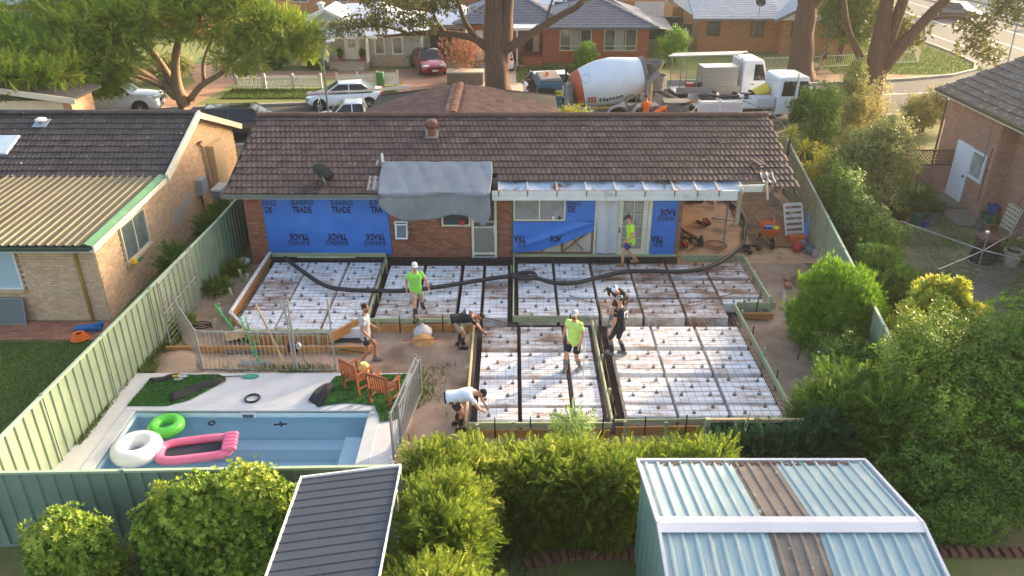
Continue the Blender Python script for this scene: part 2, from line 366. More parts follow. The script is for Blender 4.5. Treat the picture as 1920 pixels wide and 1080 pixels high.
# ---- brick path, path to the clothes line, pavers beside the carport
def pavers(name, label, x0, x1, y0, y1, sx, sy, z, mats, parent_struct=None, rz=0., skip=None, gap=.012, th=.03, piece='paver', cap=300):
    base = MB().add([(x0, y0, z), (x1, y0, z), (x1, y1, z), (x0, y1, z)], [(0, 1, 2, 3)]).build(name, M('joint sand', (120, 104, 86), rough=.95)); struct(base)
    me = MB().box((0, 0, th/2), (sx-gap, sy-gap, th)).mesh(piece, mats); n = 0
    extra = MB()
    j = 0; y = y0
    while y+sy <= y1+.01:
        x = x0-(sx/2 if j % 2 else 0)
        while x+sx <= x1+.01:
            if x >= x0-.01 and not (skip and skip(x, y)):
                h = z-.01+random.uniform(0, .006)
                if n < cap: inst(piece, me, base, (x+sx/2, y+sy/2, h), (0, 0, random.uniform(-.02, .02))); n += 1
                else: extra.box((x+sx/2, y+sy/2, h+th/2), (sx-gap, sy-gap, th))
            x += sx
        y += sy; j += 1
    if extra.v: o = extra.build(piece+'_field', mats, base); o['kind'] = 'stuff'
    return base
random.seed(5)
m_bp = M('brick path', (176, 122, 96), (150, 100, 78), sc=9, rough=.9, rnd=.18, bump=.3)
pavers('brick_path', '', -15.0, -10.2, 19.25, 20.3, .3, .15, .012, m_bp)
m_pv = M('brown concrete paver', (150, 112, 84), (126, 94, 70), sc=5, rough=.95, rnd=.12, bump=.4)
pavers('paved_ground', '', 8.55, 10.75, 25.6, 31.2, .5, .5, .075, m_pv)
m_pc = M('old concrete path', (140, 128, 112), (116, 106, 92), sc=1.6, rough=.95, bump=.3)
sheet('garden_path', [(12.8, 18.8), (14.0, 18.8), (15.2, 22.0), (17.9, 24.6), (18.3, 26.9), (17.6, 27.6), (15.8, 24.8)], .010, m_pc)
MB().bx(15.9, 17.85, 29.3, 30.9, .005, .14).build('concrete_step', m_pc, bevel=.015)['kind'] = 'structure'
MB().bx(16.7, 17.9, 27.6, 29.3, .005, .06).build('concrete_apron', m_pc, bevel=.01)['kind'] = 'structure'
# ---- pool: shell, deck, water
pool = thing('swimming_pool', 'rectangular blue in-ground pool with pale coping and corner steps', 'pool', (0, 0, 0))
m_pw = M('pool shell paint', (216, 240, 246), (208, 236, 243), sc=1.2, rough=.5, bump=.0)
D = -1.15; sh = MB()
sh.add([(PX0, PY0, D), (PX1, PY0, D), (PX1, PY1, D), (PX0, PY1, D)], [(0, 1, 2, 3)])
for a, b in (((PX0, PY0), (PX1, PY0)), ((PX1, PY0), (PX1, PY1)), ((PX1, PY1), (PX0, PY1)), ((PX0, PY1), (PX0, PY0))):
    sh.add([(a[0], a[1], D), (b[0], b[1], D), (b[0], b[1], .045), (a[0], a[1], .045)], [(0, 1, 2, 3)])
sh.build('shell', m_pw, pool)
m_step = M('pool step paint', (228, 240, 244), (222, 236, 242), sc=1.5, rough=.5)
for k, (x0, x1, y0, y1, zt) in enumerate([(-4.0, PX1-.005, PY0+.005, PY1-.4, -.4), (-4.4, -4.002, PY0+.005, 14.5, -.68), (-4.8, -4.402, PY0+.005, 14.1, -.92), (PX0+.005, -3.46, PY1-.38, PY1-.005, -.78)]):
    MB().bx(x0, x1, y0, y1, D+.005, zt).build('step' if k < 3 else 'ledge', m_step, pool, bevel=.02)
m_cop = M('coping', (200, 200, 200), (188, 188, 188), sc=2, rough=.7)
for x0, x1, y0, y1 in ((PX0-.3, PX1+.3, PY1, PY1+.3), (PX0-.3, PX1+.3, PY0-.3, PY0), (PX0-.3, PX0, PY0, PY1), (PX1, PX1+.3, PY0, PY1)):
    MB().bx(x0, x1, y0, y1, .01, .085).build('coping', m_cop, pool, bevel=.012)
sk_ = MB().bx(-6.58, -6.2, PY1-.03, PY1+.02, -.14, .03).build('skimmer_frame', M('white plastic', (232, 234, 236), rough=.4), pool)
MB().bx(-6.52, -6.26, PY1-.04, PY1-.028, -.1, -.01).build('skimmer_mouth', M('skimmer dark', (60, 110, 120), rough=.4), sk_)
mw = bpy.data.materials.new('pool water'); mw.use_nodes = True; n_ = mw.node_tree.nodes; l_ = mw.node_tree.links
for x in list(n_): n_.remove(x)
o_ = n_.new('ShaderNodeOutputMaterial'); tr = n_.new('ShaderNodeBsdfTransparent'); tr.inputs[0].default_value = (.93, .985, .99, 1)
gl = n_.new('ShaderNodeBsdfGlossy'); gl.inputs['Roughness'].default_value = .03; fr = n_.new('ShaderNodeFresnel'); fr.inputs[0].default_value = 1.33
bp = n_.new('ShaderNodeBump'); bp.inputs['Strength'].default_value = .25; bp.inputs['Distance'].default_value = .05
no = n_.new('ShaderNodeTexNoise'); no.inputs['Scale'].default_value = 2.2; no.inputs['Detail'].default_value = 3
tc_ = n_.new('ShaderNodeTexCoord'); l_.new(tc_.outputs['Object'], no.inputs['Vector'])
l_.new(no.outputs[0], bp.inputs['Height']); l_.new(bp.outputs[0], gl.inputs['Normal']); l_.new(bp.outputs[0], fr.inputs['Normal'])
mx_ = n_.new('ShaderNodeMixShader'); l_.new(fr.outputs[0], mx_.inputs[0]); l_.new(tr.outputs[0], mx_.inputs[1]); l_.new(gl.outputs[0], mx_.inputs[2]); l_.new(mx_.outputs[0], o_.inputs[0])
wt = MB().add([(PX0+.002, PY0+.002, -.11), (PX1-.002, PY0+.002, -.11), (PX1-.002, PY1-.002, -.11), (PX0+.002, PY1-.002, -.11)], [(0, 1, 2, 3)]).build('pool_water', mw); struct(wt)
m_deck = M('white deck concrete', (208, 204, 202), (196, 191, 188), sc=1.2, rough=.85, st=(186, 164, 144), ssc=1.6, sth=.68, soft=.05, bump=.15)
dk = MB()
for x0, x1, y0, y1 in ((-10.0, -2.6, PY1+.302, 17.48), (-10.0, PX0-.302, 11.8, PY1+.3), (PX1+.302, -2.6, 11.8, PY1+.3), (PX0-.3, PX1+.3, 11.8, PY0-.302)): dk.bx(x0, x1, y0, y1, .006, .07)
struct(dk.build('pool_deck', m_deck))
# ================================================================ SLAB: membrane, foam pods, mesh, formwork
m_mem = M('black membrane', (30, 29, 31), (44, 42, 44), sc=5, rough=.55, bump=.7, bsc=9, st=(78, 66, 56), ssc=2.2, sth=.62, soft=.08)
mem = MB()
for x0, x1, y0, y1 in ((-8.0, -4.1, 19.05, 24.15), (-4.098, .02, 19.7, 24.15), (.022, 7.66, 20.62, 24.15), (.022, 6.5, 19.5, 20.618), (-1.0, 2.3, 14.85, 19.498), (2.302, 6.5, 14.95, 19.498), (-1.0, .02, 19.5, 19.698)):
    mem.add([(x0, y0, .095), (x1, y0, .095), (x1, y1, .095), (x0, y1, .095)], [(0, 1, 2, 3)])
tag(mem.build('slab_membrane', m_mem), kind='structure')
m_upst = M('black upstand', (34, 33, 35), (52, 50, 52), sc=6, rough=.6, bump=.3)
us = MB().bx(-8.05, 5.5, 23.98, 24.2, .1, .32).bx(-8.05, -.02, 23.78, 23.98, .1, .24)
tag(us.build('edge_beam_lining', m_upst, bevel=.015), 'black plastic lining along the foot of the house wall', 'lining')
m_pod = M('white foam', (232, 231, 233), (222, 220, 222), sc=3, rough=.9, spec=.2, rnd=.02, st=(186, 162, 144), ssc=2.0, sth=.57, soft=.09, stretch=(.8, 3., 1), bump=.25, bsc=12)
m_podd = M('muddy foam', (216, 213, 212), (198, 192, 188), sc=3, rough=.9, spec=.2, rnd=.02, st=(140, 108, 88), ssc=1.5, sth=.5, soft=.12, stretch=(.8, 2.2, 1), bump=.25, bsc=12)
def pod_mesh(wx, wy, mat):
    h = .30; pts = [(-wy/2, 0), (-wy/2, h-.02), (-wy/2+.02, h)]; n = max(2, int(wy/.19))
    for i in range(1, n):
        y = -wy/2+wy*i/n; pts += [(y-.012, h), (y-.008, h-.008), (y+.008, h-.008), (y+.012, h)]
    pts += [(wy/2-.02, h), (wy/2, h-.02), (wy/2, 0)]
    return MB().ext(pts, -wx/2, wx/2, 'x').mesh('foam_pod', mat)
chs = []
def bay(desc, cols, rows, mud=()):
    for ci, (x0, x1) in enumerate(cols):
        rr = rows(ci) if callable(rows) else rows
        for ri, (y0, y1) in enumerate(rr):
            o = bpy.data.objects.new('foam_pod', pod_mesh(x1-x0-.006, abs(y1-y0)-.006, m_podd if (ci, ri) in mud else m_pod)); link(o)
            o.location = ((x0+x1)/2, (y0+y1)/2, .1); o.rotation_euler.z = random.uniform(-.006, .006)
            tag(o, f'white foam pod in {desc}, column {ORD[ci]} from left, {ORD[ri]} from house', 'foam pod', 'foam pods laid out for the slab')
            wx, wy = x1-x0, abs(y1-y0); lx, ly = min(x0, x1), min(y0, y1)
            spots = [(.22, .25, 'near left'), (.78, .3, 'near right'), (.5, .58, 'central'), (.2, .86, 'far left'), (.82, .84, 'far right')] if wy > .8 and wx > .8 else [(.3, .3, 'left'), (.7, .75, 'right')]
            for a, b, nm in spots: chs.append((lx+wx*(a+random.uniform(-.06, .06)), ly+wy*(b+random.uniform(-.06, .06)), f'{nm} bar chair on {desc} pod, column {ORD[ci]}, {ORD[ri]} from house'))
random.seed(11)
q = lambda a, b, n, gap=.0: [(a-(a-b)*i/n-gap/2, a-(a-b)*(i+1)/n+gap/2) for i in range(n)]
bay('leftmost bay', [(-7.76, -6.65), (-6.6, -5.37), (-5.29, -4.25)], q(23.6, 19.22, 4, .01), {(0, 2), (0, 1)})
bay('brick wall bay', [(-3.92, -2.85), (-2.75, -1.64), (-1.53, -.93), (-.83, -.13)], q(23.35, 19.85, 3, .01), {(0, 2), (3, 1), (1, 2)})
bay('glass door bay', [(.19, 1.29), (1.38, 2.49), (2.58, 3.74), (3.81, 4.95), (5.03, 6.18), (6.25, 7.44)],
    lambda c: [(23.52, 22.45), (22.28, 21.17), (21.0, 19.95 if c < 2 else 19.88)] if c < 5 else [(23.52, 22.45), (22.28, 21.17), (21.0, 20.72)], {(2, 0), (3, 0), (4, 0), (5, 0), (5, 1), (4, 1), (3, 1), (2, 2), (3, 2), (4, 2)})
bay('near left bay', [(-.81, .14), (.24, 1.38), (1.5, 2.12)], [(19.33, 18.13), (17.99, 16.84), (16.69, 15.57), (15.48, 15.0)], {(0, 0), (1, 0)})
bay('near right bay', [(2.68, 3.83), (3.9, 5.06), (5.14, 6.3)], [(19.36, 18.26), (18.07, 16.96), (16.79, 15.7), (15.61, 15.12)])
# bar chairs
m_chair = M('black plastic', (74, 76, 84), rough=.5)
cm = MB(); 
for k in range(4):
    a = k*math.pi/2+.4; cm.tube([(.05*math.cos(a), .05*math.sin(a), 0), (.035*math.cos(a), .035*math.sin(a), .05), (.008*math.cos(a), .008*math.sin(a), .09)], .006, 4, caps=False)
cm.lathe([(.05, 0), (.056, 0), (.056, .008), (.05, .008)], 8).lathe([(.012, .08), (.009, .1)], 5)
cme = cm.mesh('bar_chair', m_chair); random.shuffle(chs)
rest = MB()
for k, (x, y, lb) in enumerate(chs):
    if k < 296:
        o = inst('bar_chair', cme, None, (x, y, .401), (0, 0, random.uniform(0, 3)), (.85, .85, .95))
        tag(o, lb, 'bar chair', 'bar chairs on the foam pods')
    else:
        T = Matrix.Translation((x, y, .401)); rest.add([T @ Vector(v) for v in cm.v], cm.f)
if rest.v: tag(rest.build('bar_chairs', m_chair), 'remaining black plastic bar chairs scattered on the foam pods', 'bar chairs', kind='stuff')
# steel mesh sheets
m_bar = M('steel bar', (116, 82, 66), (84, 64, 56), sc=9, rough=.6, metal=.5)
def mesh_sheet(desc, x0, x1, y0, y1, sp=.2, z=.505, r=.0045):
    mb = MB(); nx = round((x1-x0)/sp); ny = round((y1-y0)/sp)
    for i in range(nx+1):
        x = x0+(x1-x0)*i/nx; mb.tube([(x, y0, z+.012*math.sin(i)), (x, (y0+y1)/2, z), (x, y1, z+.01*math.cos(i))], r, 3, caps=False)
    for j in range(ny+1):
        y = y0+(y1-y0)*j/ny; mb.tube([(x0, y, z+.009), ((x0+x1)/2, y, z+.004), (x1, y, z+.009)], r, 3, caps=False)
    tag(mb.build('steel_mesh', m_bar), f'grid of thin rusty reinforcing bars over {desc}', 'steel mesh', 'reinforcing mesh sheets')
mesh_sheet('the leftmost foam bay', -7.9, -4.15, 19.15, 23.75); mesh_sheet('the foam bay before the brick wall', -4.0, -.05, 19.85, 23.75)
mesh_sheet('the foam bay before the glass doors', .12, 7.5, 20.65, 23.8); mesh_sheet('the middle strip of the foam bays', .12, 6.3, 19.75, 20.62, z=.515)
mesh_sheet('the near left foam bay', -.95, 2.2, 14.95, 19.6); mesh_sheet('the near right foam bay', 2.4, 6.4, 15.0, 19.6)
def bar_bundle(label, pts, n=3):
    mb = MB()
    for k in range(n):
        o = Vector((0, .09*(k-1), .03*(k % 2)))
        mb.tube([Vector(p)+o for p in pts], .008, 4)
    for t in [i/12 for i in range(13)]:
        c = Vector(pts[0]).lerp(Vector(pts[-1]), t); mb.tube([c+Vector((0, -.1, 0)), c+Vector((.03, .1, .03))], .005, 4)
    tag(mb.build('bar_bundle', m_bar), label, 'steel bars')
bar_bundle('trench mesh strip lying near the bearded man in the pale green shirt', [(1.7, 20.9, .53), (3.1, 19.9, .54)])
bar_bundle('trench mesh strip reaching towards the small square form on the right', [(5.0, 20.35, .53), (6.6, 21.0, .54)])
bar_bundle('trench mesh strip beside the crouching man in the black shirt', [(-.85, 19.6, .53), (.1, 19.1, .54)])
m_tb = M('trench bar', (58, 46, 42), rough=.7, metal=.4)
def trench(x0, x1, y0, y1, along, wh):
    for k in range(3):
        mb = MB()
        if along == 'y': x = x0+(x1-x0)*(k+.5)/3; mb.tube([(x, y0, .13), (x, y1, .13)], .008, 4)
        else: y = y0+(y1-y0)*(k+.5)/3; mb.tube([(x0, y, .13), (x1, y, .13)], .008, 4)
        tag(mb.build('trench_bar', m_tb), f'{(["left", "middle", "right"] if along == "y" else ["near", "middle", "far"])[k]} dark reinforcing bar in the trench {wh}', 'steel bar', 'bars in the trenches')
trench(-.98, -.83, 15, 19.2, 'y', 'left of the near left bay'); trench(2.38, 2.64, 15, 19.4, 'y', 'between the two near bays'); trench(6.32, 6.48, 15.1, 20.5, 'y', 'right of the near right bay'); trench(.1, 6.4, 19.42, 19.72, 'x', 'across the middle of the slab'); trench(-7.9, .0, 23.6, 23.75, 'x', 'along the brick house wall')
# formwork
m_tp = M('treated pine', (176, 186, 146), (160, 158, 122), sc=2.5, rough=.85, stretch=(1, 1, 8), bump=.25, bsc=9, rnd=.06)
m_ply = M('orange form ply', (196, 142, 84), (172, 118, 66), sc=2.0, rough=.8, bump=.2, rnd=.06, st=(120, 84, 56), ssc=1.5, sth=.66)
m_tim = M('raw pine', (206, 178, 138), (186, 154, 112), sc=3, rough=.85, bump=.2, rnd=.06)
m_stk = M('black steel stake', (36, 34, 36), (58, 46, 40), sc=8, rough=.6, metal=.4)
def formwork(name_label, a, b, zt=.47, hb=.14, low=None, stakes=4, side=1, mat=None, tall=.25, steel=True, w=.045):
    """board on edge from a to b (top at zt), lower ply board, stakes on the outer side"""
    t = thing('formwork', name_label, 'formwork', (a[0], a[1], 0), group='timber formwork round the slab')
    A = Vector((0, 0, zt-hb/2)); Bv = Vector((b[0]-a[0], b[1]-a[1], zt-hb/2)); d = (Bv-A).normalized(); nrm = Vector((d.y, -d.x, 0))*side
    MB().beam(A, Bv, w, hb).build('board', mat or m_tp, t, bevel=.004)
    if low: MB().beam(Vector((0, 0, low/2+.02))+nrm*.035+d*.03, Vector((Bv.x, Bv.y, low/2+.02))+nrm*.035-d*.03, .05, low).build('lower_board', m_ply, t, bevel=.004)
    g = random.Random(int(abs(a[0]*100+b[1]*7)))
    for k in range(stakes):
        f = (k+.5)/stakes; p = A.lerp(Bv, f)+nrm*.075; p.z = 0
        h = zt+g.uniform(-.04, tall)
        if steel and k % 2: MB().tube([p+Vector((0, 0, .0)), p+Vector((g.uniform(-.02, .02), 0, h+.12))], .016, 5).build('steel_stake', m_stk, t)
        else: MB().box(p+Vector((0, 0, h/2)), (.075, .05, h), rz=math.atan2(d.y, d.x)).build('timber_stake', m_tp, t)
    return t
formwork('formwork board along the left edge of the leftmost foam bay', (-8.03, 24.0), (-8.03, 19.95), .5, .3, None, 6, 1, m_ply, -.1, False)
MB().tube([(-8.02, 24.0, .56), (-8.02, 19.93, .56)], .055, 10).build('x', M('white pvc', (226, 220, 218), (206, 196, 190), sc=4, rough=.5)).name = 'pipe_rail'
tag(bpy.data.objects['pipe_rail'], 'long white pipe lying along the left edge of the foam bays', 'pipe')
tag(MB().tube([(-8.04, 19.9, .55), (-7.35, 19.12, .52)], .05, 10).build('corner_pipe', MATS['white pvc']), 'short white pipe across the near left corner of the foam bays', 'pipe')
formwork('cut-off corner formwork at the near left end of the leftmost bay', (-8.05, 19.85), (-7.35, 19.02), .46, .3, None, 2, 1, m_ply, .05, False)
formwork('pale green formwork board in front of the leftmost foam bay', (-7.3, 19.05), (-5.05, 19.05), .47, .1, .28, 4, 1, None, .12, False)
tag(MB().box((-6.6, 18.55, .14), (5.6, .05, .2)).build('edge_board', m_ply), 'long orange board lying low before the leftmost bay', 'board')
tag(MB().beam((-5.0, 18.75, .36), (-4.05, 19.72, .48), .05, .28).build('brace_board', m_ply), 'raw orange board slanting up to the corner beside the grey shirted man', 'board')
formwork('step formwork between the leftmost bay and the brick wall bay', (-4.16, 23.9), (-4.1, 19.75), .5, .16, None, 4, -1, None, .1)
formwork('formwork board in front of the bay before the brick wall', (-4.1, 19.72), (-1.05, 19.72), .46, .13, .26, 5, 1, None, .1)
formwork('left side formwork of the near left bay', (-1.06, 19.5), (-1.06, 14.85), .48, .16, None, 5, 1, m_tim, -.1, False)
formwork('near formwork with orange lower boards before the near left bay', (-1.0, 14.84), (2.28, 14.84), .44, .14, .24, 8, 1, None, .16)
formwork('formwork running between the two near foam bays', (2.26, 19.55), (2.3, 14.9), .5, .18, None, 6, -1, None, .2)
formwork('near formwork with thin rail before the near right bay', (2.36, 14.92), (6.6, 15.02), .46, .07, .26, 9, 1, None, .05)
formwork('right side formwork of the near right bay', (6.55, 15.05), (6.52, 20.55), .5, .16, None, 5, 1, None, .15)
formwork('right end formwork of the bay before the glass doors', (7.66, 20.7), (7.66, 24.1), .5, .16, None, 4, 1, None, -.05, False)
formwork('little square form jutting out on the right of the slab', (6.6, 20.62), (7.75, 20.62), .5, .22, None, 3, 1, None, .3)
tag(MB().box((7.15, 20.42, .16), (1.0, .09, .18)).build('offcut_board', m_ply), 'short orange board below the small jutting form on the right', 'board')
formwork('step form board across the middle left of the bays', (.02, 19.76), (2.2, 19.76), .52, .2, None, 2, 1, None, .2)
formwork('form board running from the house to the middle step', (.06, 24.1), (.04, 19.8), .52, .2, None, 2, 1, None, .1)
formwork('pale bearer under the blue wrapped left wall', (-8.0, 24.12), (-4.2, 24.12), .5, .14, None, 0, 1, None)
formwork('pale bearer under the glass doors', (.1, 24.14), (5.5, 24.14), .44, .09, None, 0, 1, None)
formwork('form board across the open carport', (5.6, 24.06), (7.7, 24.06), .46, .26, None, 2, 1, None, -.1, False)
tag(MB().box((-6.1, 23.75, .53), (1.9, .09, .05)).build('loose_batten', m_tp), 'pale green batten resting on the slab edge below the left blue wrap', 'batten')
# concrete hose
hp = [(-7.4, 23.55), (-6.54, 22.47), (-5.67, 21.54), (-4.96, 21.26), (-4.16, 21.2), (-3.2, 21.19), (-1.94, 21.54), (-.99, 21.9), (0, 22.2), (.66, 22.1), (1.3, 21.72), (1.96, 21.72), (2.65, 22.09), (3.53, 22.5), (4.37, 22.55), (5.36, 22.52), (6.29, 22.86), (7.22, 23.88), (8.1, 25.6), (8.45, 26.7), (8.8, 28.0), (8.7, 29.6), (8.2, 32.5)]
from mathutils.geometry import interpolate_bezier
def smooth_path(pts, k=6):
    pts = [Vector(p) for p in pts]; out = []
    for i in range(len(pts)-1):
        p0 = pts[max(i-1, 0)]; p1 = pts[i]; p2 = pts[i+1]; p3 = pts[min(i+2, len(pts)-1)]
        for j in range(k):
            t = j/k; out.append(.5*((2*p1)+(p2-p0)*t+(2*p0-5*p1+4*p2-p3)*t*t+(3*p1-p0-3*p2+p3)*t**3))
    return out+[pts[-1]]
hz = lambda x, y: .585 if y < 23.7 else .585-(y-23.7)*.2 if y < 25.6 else .17
ht = thing('pump_hose', 'thick black concrete pump hose snaking across the slab to the carport', 'hose', (0, 0, 0))
hs = smooth_path([(x, y, max(.17, hz(x, y))) for x, y in hp])
m_hose = M('black rubber hose', (38, 36, 37), (56, 52, 52), sc=6, rough=.55, bump=.2)
MB().tube(hs, .068, 12).build('hose', m_hose, ht, smooth=True)
lp = [(0.35+.38*math.cos(a), 22.12+.22*math.sin(a), .64+.03*math.sin(2*a)) for a in [i*.35 for i in range(19)]]
MB().tube(lp, .06, 10).build('hose_loop', m_hose, ht, smooth=True)
MB().tube([(1.45, 21.72, .585), (1.85, 21.72, .585)], .085, 12).build('coupling', M('dusty steel', (120, 108, 98), rough=.6, metal=.5), ht)
# ================================================================ HOUSES NEXT TO THE SITE
def brick_wall(parent, o, du, width, z0, z1, mat, holes=(), cap=300, bl=.23, bh=.076, jt=.01, dep=.05, used=None, name='brick'):
    """running-bond bricks, each a child of the house (up to cap), the rest one joined part"""
    o = Vector(o); du = Vector(du).normalized(); nz = Vector((0, 0, 1)); nn = du.cross(nz)
    ang = math.atan2(du.y, du.x); used = used if used is not None else [0]
    key = ('brickmesh', mat.name)
    me = MB().box((0, 0, 0), (bl, dep, bh)).mesh('brick', mat)
    half = MB().box((0, 0, 0), (bl/2-jt/2, dep, bh)).mesh('brick', mat); extra = MB(); k = 0
    z = z0+bh/2; g = random.Random(7)
    while z+bh/2 <= z1+.005:
        u = 0. if k % 2 == 0 else -(bl+jt)/2
        while u < width-.04:
            a, b = max(u, 0), min(u+bl, width); w = b-a; c = (a+b)/2
            if w > .06 and not any(h[0]-.01 < c < h[1]+.01 and h[2] < z < h[3] for h in holes):
                p = o+du*c+nz*z+nn*g.uniform(-.004, .004); m_ = me if w > bl-.01 else half if abs(w-(bl/2-jt/2)) < .02 else None
                if used[0] < cap and m_ is not None: inst(name, m_, parent, p, (0, 0, ang)); used[0] += 1
                else: extra.box(p, (w, dep, bh), rz=ang)
            u += bl+jt
        z += bh+jt; k += 1
    if extra.v: e = extra.build('bricks', mat, parent); e['kind'] = 'stuff'; vary(e, 6)
def brickmat(name, c1, c2, mortar, scale=1.):
    """brick pattern for walls too far away to tell the bricks apart"""
    if name in MATS: return MATS[name]
    m = bpy.data.materials.new(name); m.use_nodes = True; MATS[name] = m
    n = m.node_tree.nodes; l = m.node_tree.links; b = n['Principled BSDF']; b.inputs['Roughness'].default_value = .9
    tc = n.new('ShaderNodeTexCoord'); sx = n.new('ShaderNodeSeparateXYZ'); l.new(tc.outputs['Object'], sx.inputs[0])
    ad = n.new('ShaderNodeMath'); l.new(sx.outputs[0], ad.inputs[0]); l.new(sx.outputs[1], ad.inputs[1])
    cb = n.new('ShaderNodeCombineXYZ'); l.new(ad.outputs[0], cb.inputs[0]); l.new(sx.outputs[2], cb.inputs[1])
    t = n.new('ShaderNodeTexBrick'); t.inputs['Scale'].default_value = scale; t.inputs['Brick Width'].default_value = .24; t.inputs['Row Height'].default_value = .086; t.inputs['Mortar Size'].default_value = .008
    t.inputs['Color1'].default_value = lin(c1); t.inputs['Color2'].default_value = lin(c2); t.inputs['Mortar'].default_value = lin(mortar)
    l.new(cb.outputs[0], t.inputs['Vector']); l.new(t.outputs[0], b.inputs['Base Color'])
    bp = n.new('ShaderNodeBump'); bp.inputs['Strength'].default_value = .4; bp.inputs['Distance'].default_value = .01; bp.invert = True
    l.new(t.outputs['Fac'], bp.inputs['Height']); l.new(bp.outputs[0], b.inputs['Normal']); return m
def tile_mesh(W, L, mat, amp=.02, name='roof_tile'):
    mb = MB(); n = 8; pts = []
    for i in range(n+1):
        t = i/n; pts.append((W*t*1.02, amp*(1-math.cos(t*4*math.pi))/2))
    for y, zo in ((0, .042), (L, .004)):
        mb.v += [(x, y, z+zo) for x, z in pts]
    mb.v += [(x, .006, z+.042-.034) for x, z in pts]
    for i in range(n):
        mb.f.append((i, i+1, n+2+i, n+1+i)); mb.m.append(0)
        mb.f.append((2*(n+1)+i, 2*(n+1)+i+1, i+1, i)); mb.m.append(0)
    return mb, mb.mesh(name, mat)
def tile_roof(parent, o, ux, uy, width, length, mat, cap=300, W=.33, E=.35, skip=None, used=None, stag=True, name='roof_tile', seed=3):
    """o lower-left corner, ux along the eave, uy up the slope"""
    o = Vector(o); ux = Vector(ux).normalized(); uy = Vector(uy).normalized(); uz = ux.cross(uy)
    mb, me = tile_mesh(W, E*1.18, mat, name=name); used = used if used is not None else [0]; extra = MB(); g = random.Random(seed)
    Rm = Matrix((ux, uy, uz)).transposed(); eu = Rm.to_euler(); nrow = int(round(length/E)); ncol = int(round(width/W))
    for j in range(nrow):
        for i in range(ncol):
            x = i*W+(W/4 if stag and j % 2 else 0)+g.uniform(-.004, .004); y = j*E
            if skip and skip(x+W/2, y+E/2): continue
            p = o+ux*x+uy*(y+g.uniform(-.006, .006))+uz*g.uniform(.0, .006)
            if used[0] < cap: q_ = inst(name, me, parent, p, eu); q_.rotation_euler.rotate_axis('Z', g.uniform(-.012, .012)); used[0] += 1
            else: extra.add([Rm @ Vector(v)+p for v in mb.v], mb.f)
    if extra.v: e = extra.build(name+'_field', mat, parent, fix=False); e['kind'] = 'stuff'; vary(e, 16, seed)
def ridge_caps(parent, a, b, mat, L=.4, r=.13, name='ridge_cap'):
    a = Vector(a); b = Vector(b); n = max(1, int((b-a).length/L)); d = (b-a)/n; x, u, f = frame(d)
    mb = MB()
    for k, t in enumerate((0, 1.08)):
        for i in range(7):
            an = math.pi*i/6; rr = r*(1.06 if k == 0 else .98); mb.v.append(tuple(x*math.cos(an)*rr*1.25+u*(math.sin(an)*rr*.8-.03)+d*t))
    for i in range(6): mb.f.append((i, i+1, 8+i, 7+i)); mb.m.append(0)
    mb.f.append(tuple(range(7))); mb.m.append(0)
    me = mb.mesh(name, mat)
    for k in range(n): inst(name, me, parent, a+d*k+Vector((0, 0, random.uniform(-.005, .008))))
m_pane = M('window glass', (52, 60, 62), (74, 84, 86), sc=1.2, rough=.08, spec=.8)
m_cream = M('cream paint', (228, 220, 196), (214, 204, 178), sc=4, rough=.6)
m_white = M('white paint', (234, 232, 228), (222, 220, 216), sc=3, rough=.6)
def window(parent, x0, x1, z0, z1, y, mf, mg, lites=2, fw=.05, axis='x', out=-1, name='window', sill=None, bars=0, dep=.07, hbar=None):
    """window facing -Y (axis x) or sideways (axis y): frame, mullions and one pane per light; out = sign of the outward side"""
    t = thing(name, None, None, (0, 0, 0), parent=parent)
    def b(mb, a0, a1, c0, c1, d0, d1):
        d0, d1 = sorted((y+out*d0, y+out*d1))
        (mb.bx(a0, a1, d0, d1, c0, c1) if axis == 'x' else mb.bx(d0, d1, a0, a1, c0, c1)); return mb
    f = MB()
    b(f, x0, x1, z0, z0+fw, 0, dep); b(f, x0, x1, z1-fw, z1, 0, dep); b(f, x0, x0+fw, z0+fw, z1-fw, 0, dep); b(f, x1-fw, x1, z0+fw, z1-fw, 0, dep)
    f.build('frame', mf, t)
    w = (x1-x0-2*fw)/lites
    for i in range(lites):
        a = x0+fw+w*i
        b(MB(), a+.006, a+w-.006, z0+fw+.003, z1-fw-.003, .012, .022).build('pane', mg, t)
        if i: b(MB(), a-.02, a+.02, z0+fw, z1-fw, .004, dep-.004).build('mullion', mf, t)
    if hbar is not None: b(MB(), x0+fw, x1-fw, hbar-.018, hbar+.018, .006, dep-.007).build('transom', mf, t)
    if sill: b(MB(), x0-.04, x1+.04, z0-.09, z0-.004, 0, dep+.07).build('sill', sill, t, bevel=.008)
    return t
# ---------------------------------------------------------------- the renovated house
H1 = thing('brick_house', 'long low brick house with dark tiled roof, back wall stripped and wrapped in blue', 'house', (0, 0, 0))
m_bk = M('brown brick', (170, 112, 86), (140, 88, 68), sc=7, rough=.9, rnd=.2, bump=.35, bsc=30)
m_mort = M('mortar', (150, 130, 112), (130, 112, 96), sc=9, rough=.95)
m_tile = M('brown roof tile', (98, 79, 71), (72, 58, 54), sc=2.2, rough=.85, rnd=.24, bump=.4, bsc=22, st=(180, 158, 138), ssc=8, sth=.68, soft=.03)
m_ridge = M('ridge tile', (104, 72, 60), (84, 62, 54), sc=5, rough=.85, rnd=.15, bump=.3)
YW = 24.25
MB().bx(-8.7, 5.5, YW+.03, YW+.2, .02, 2.6).build('wall', m_mort, H1)
MB().bx(-8.7, -8.5, YW+.21, 32.0, .02, 2.5).build('side_wall', brickmat('brown brick far', (164, 108, 84), (138, 88, 68), (150, 130, 112)), H1)
MB().bx(-8.49, 5.5, 31.8, 32.0, .02, 2.5).build('front_wall', MATS['brown brick far'], H1)
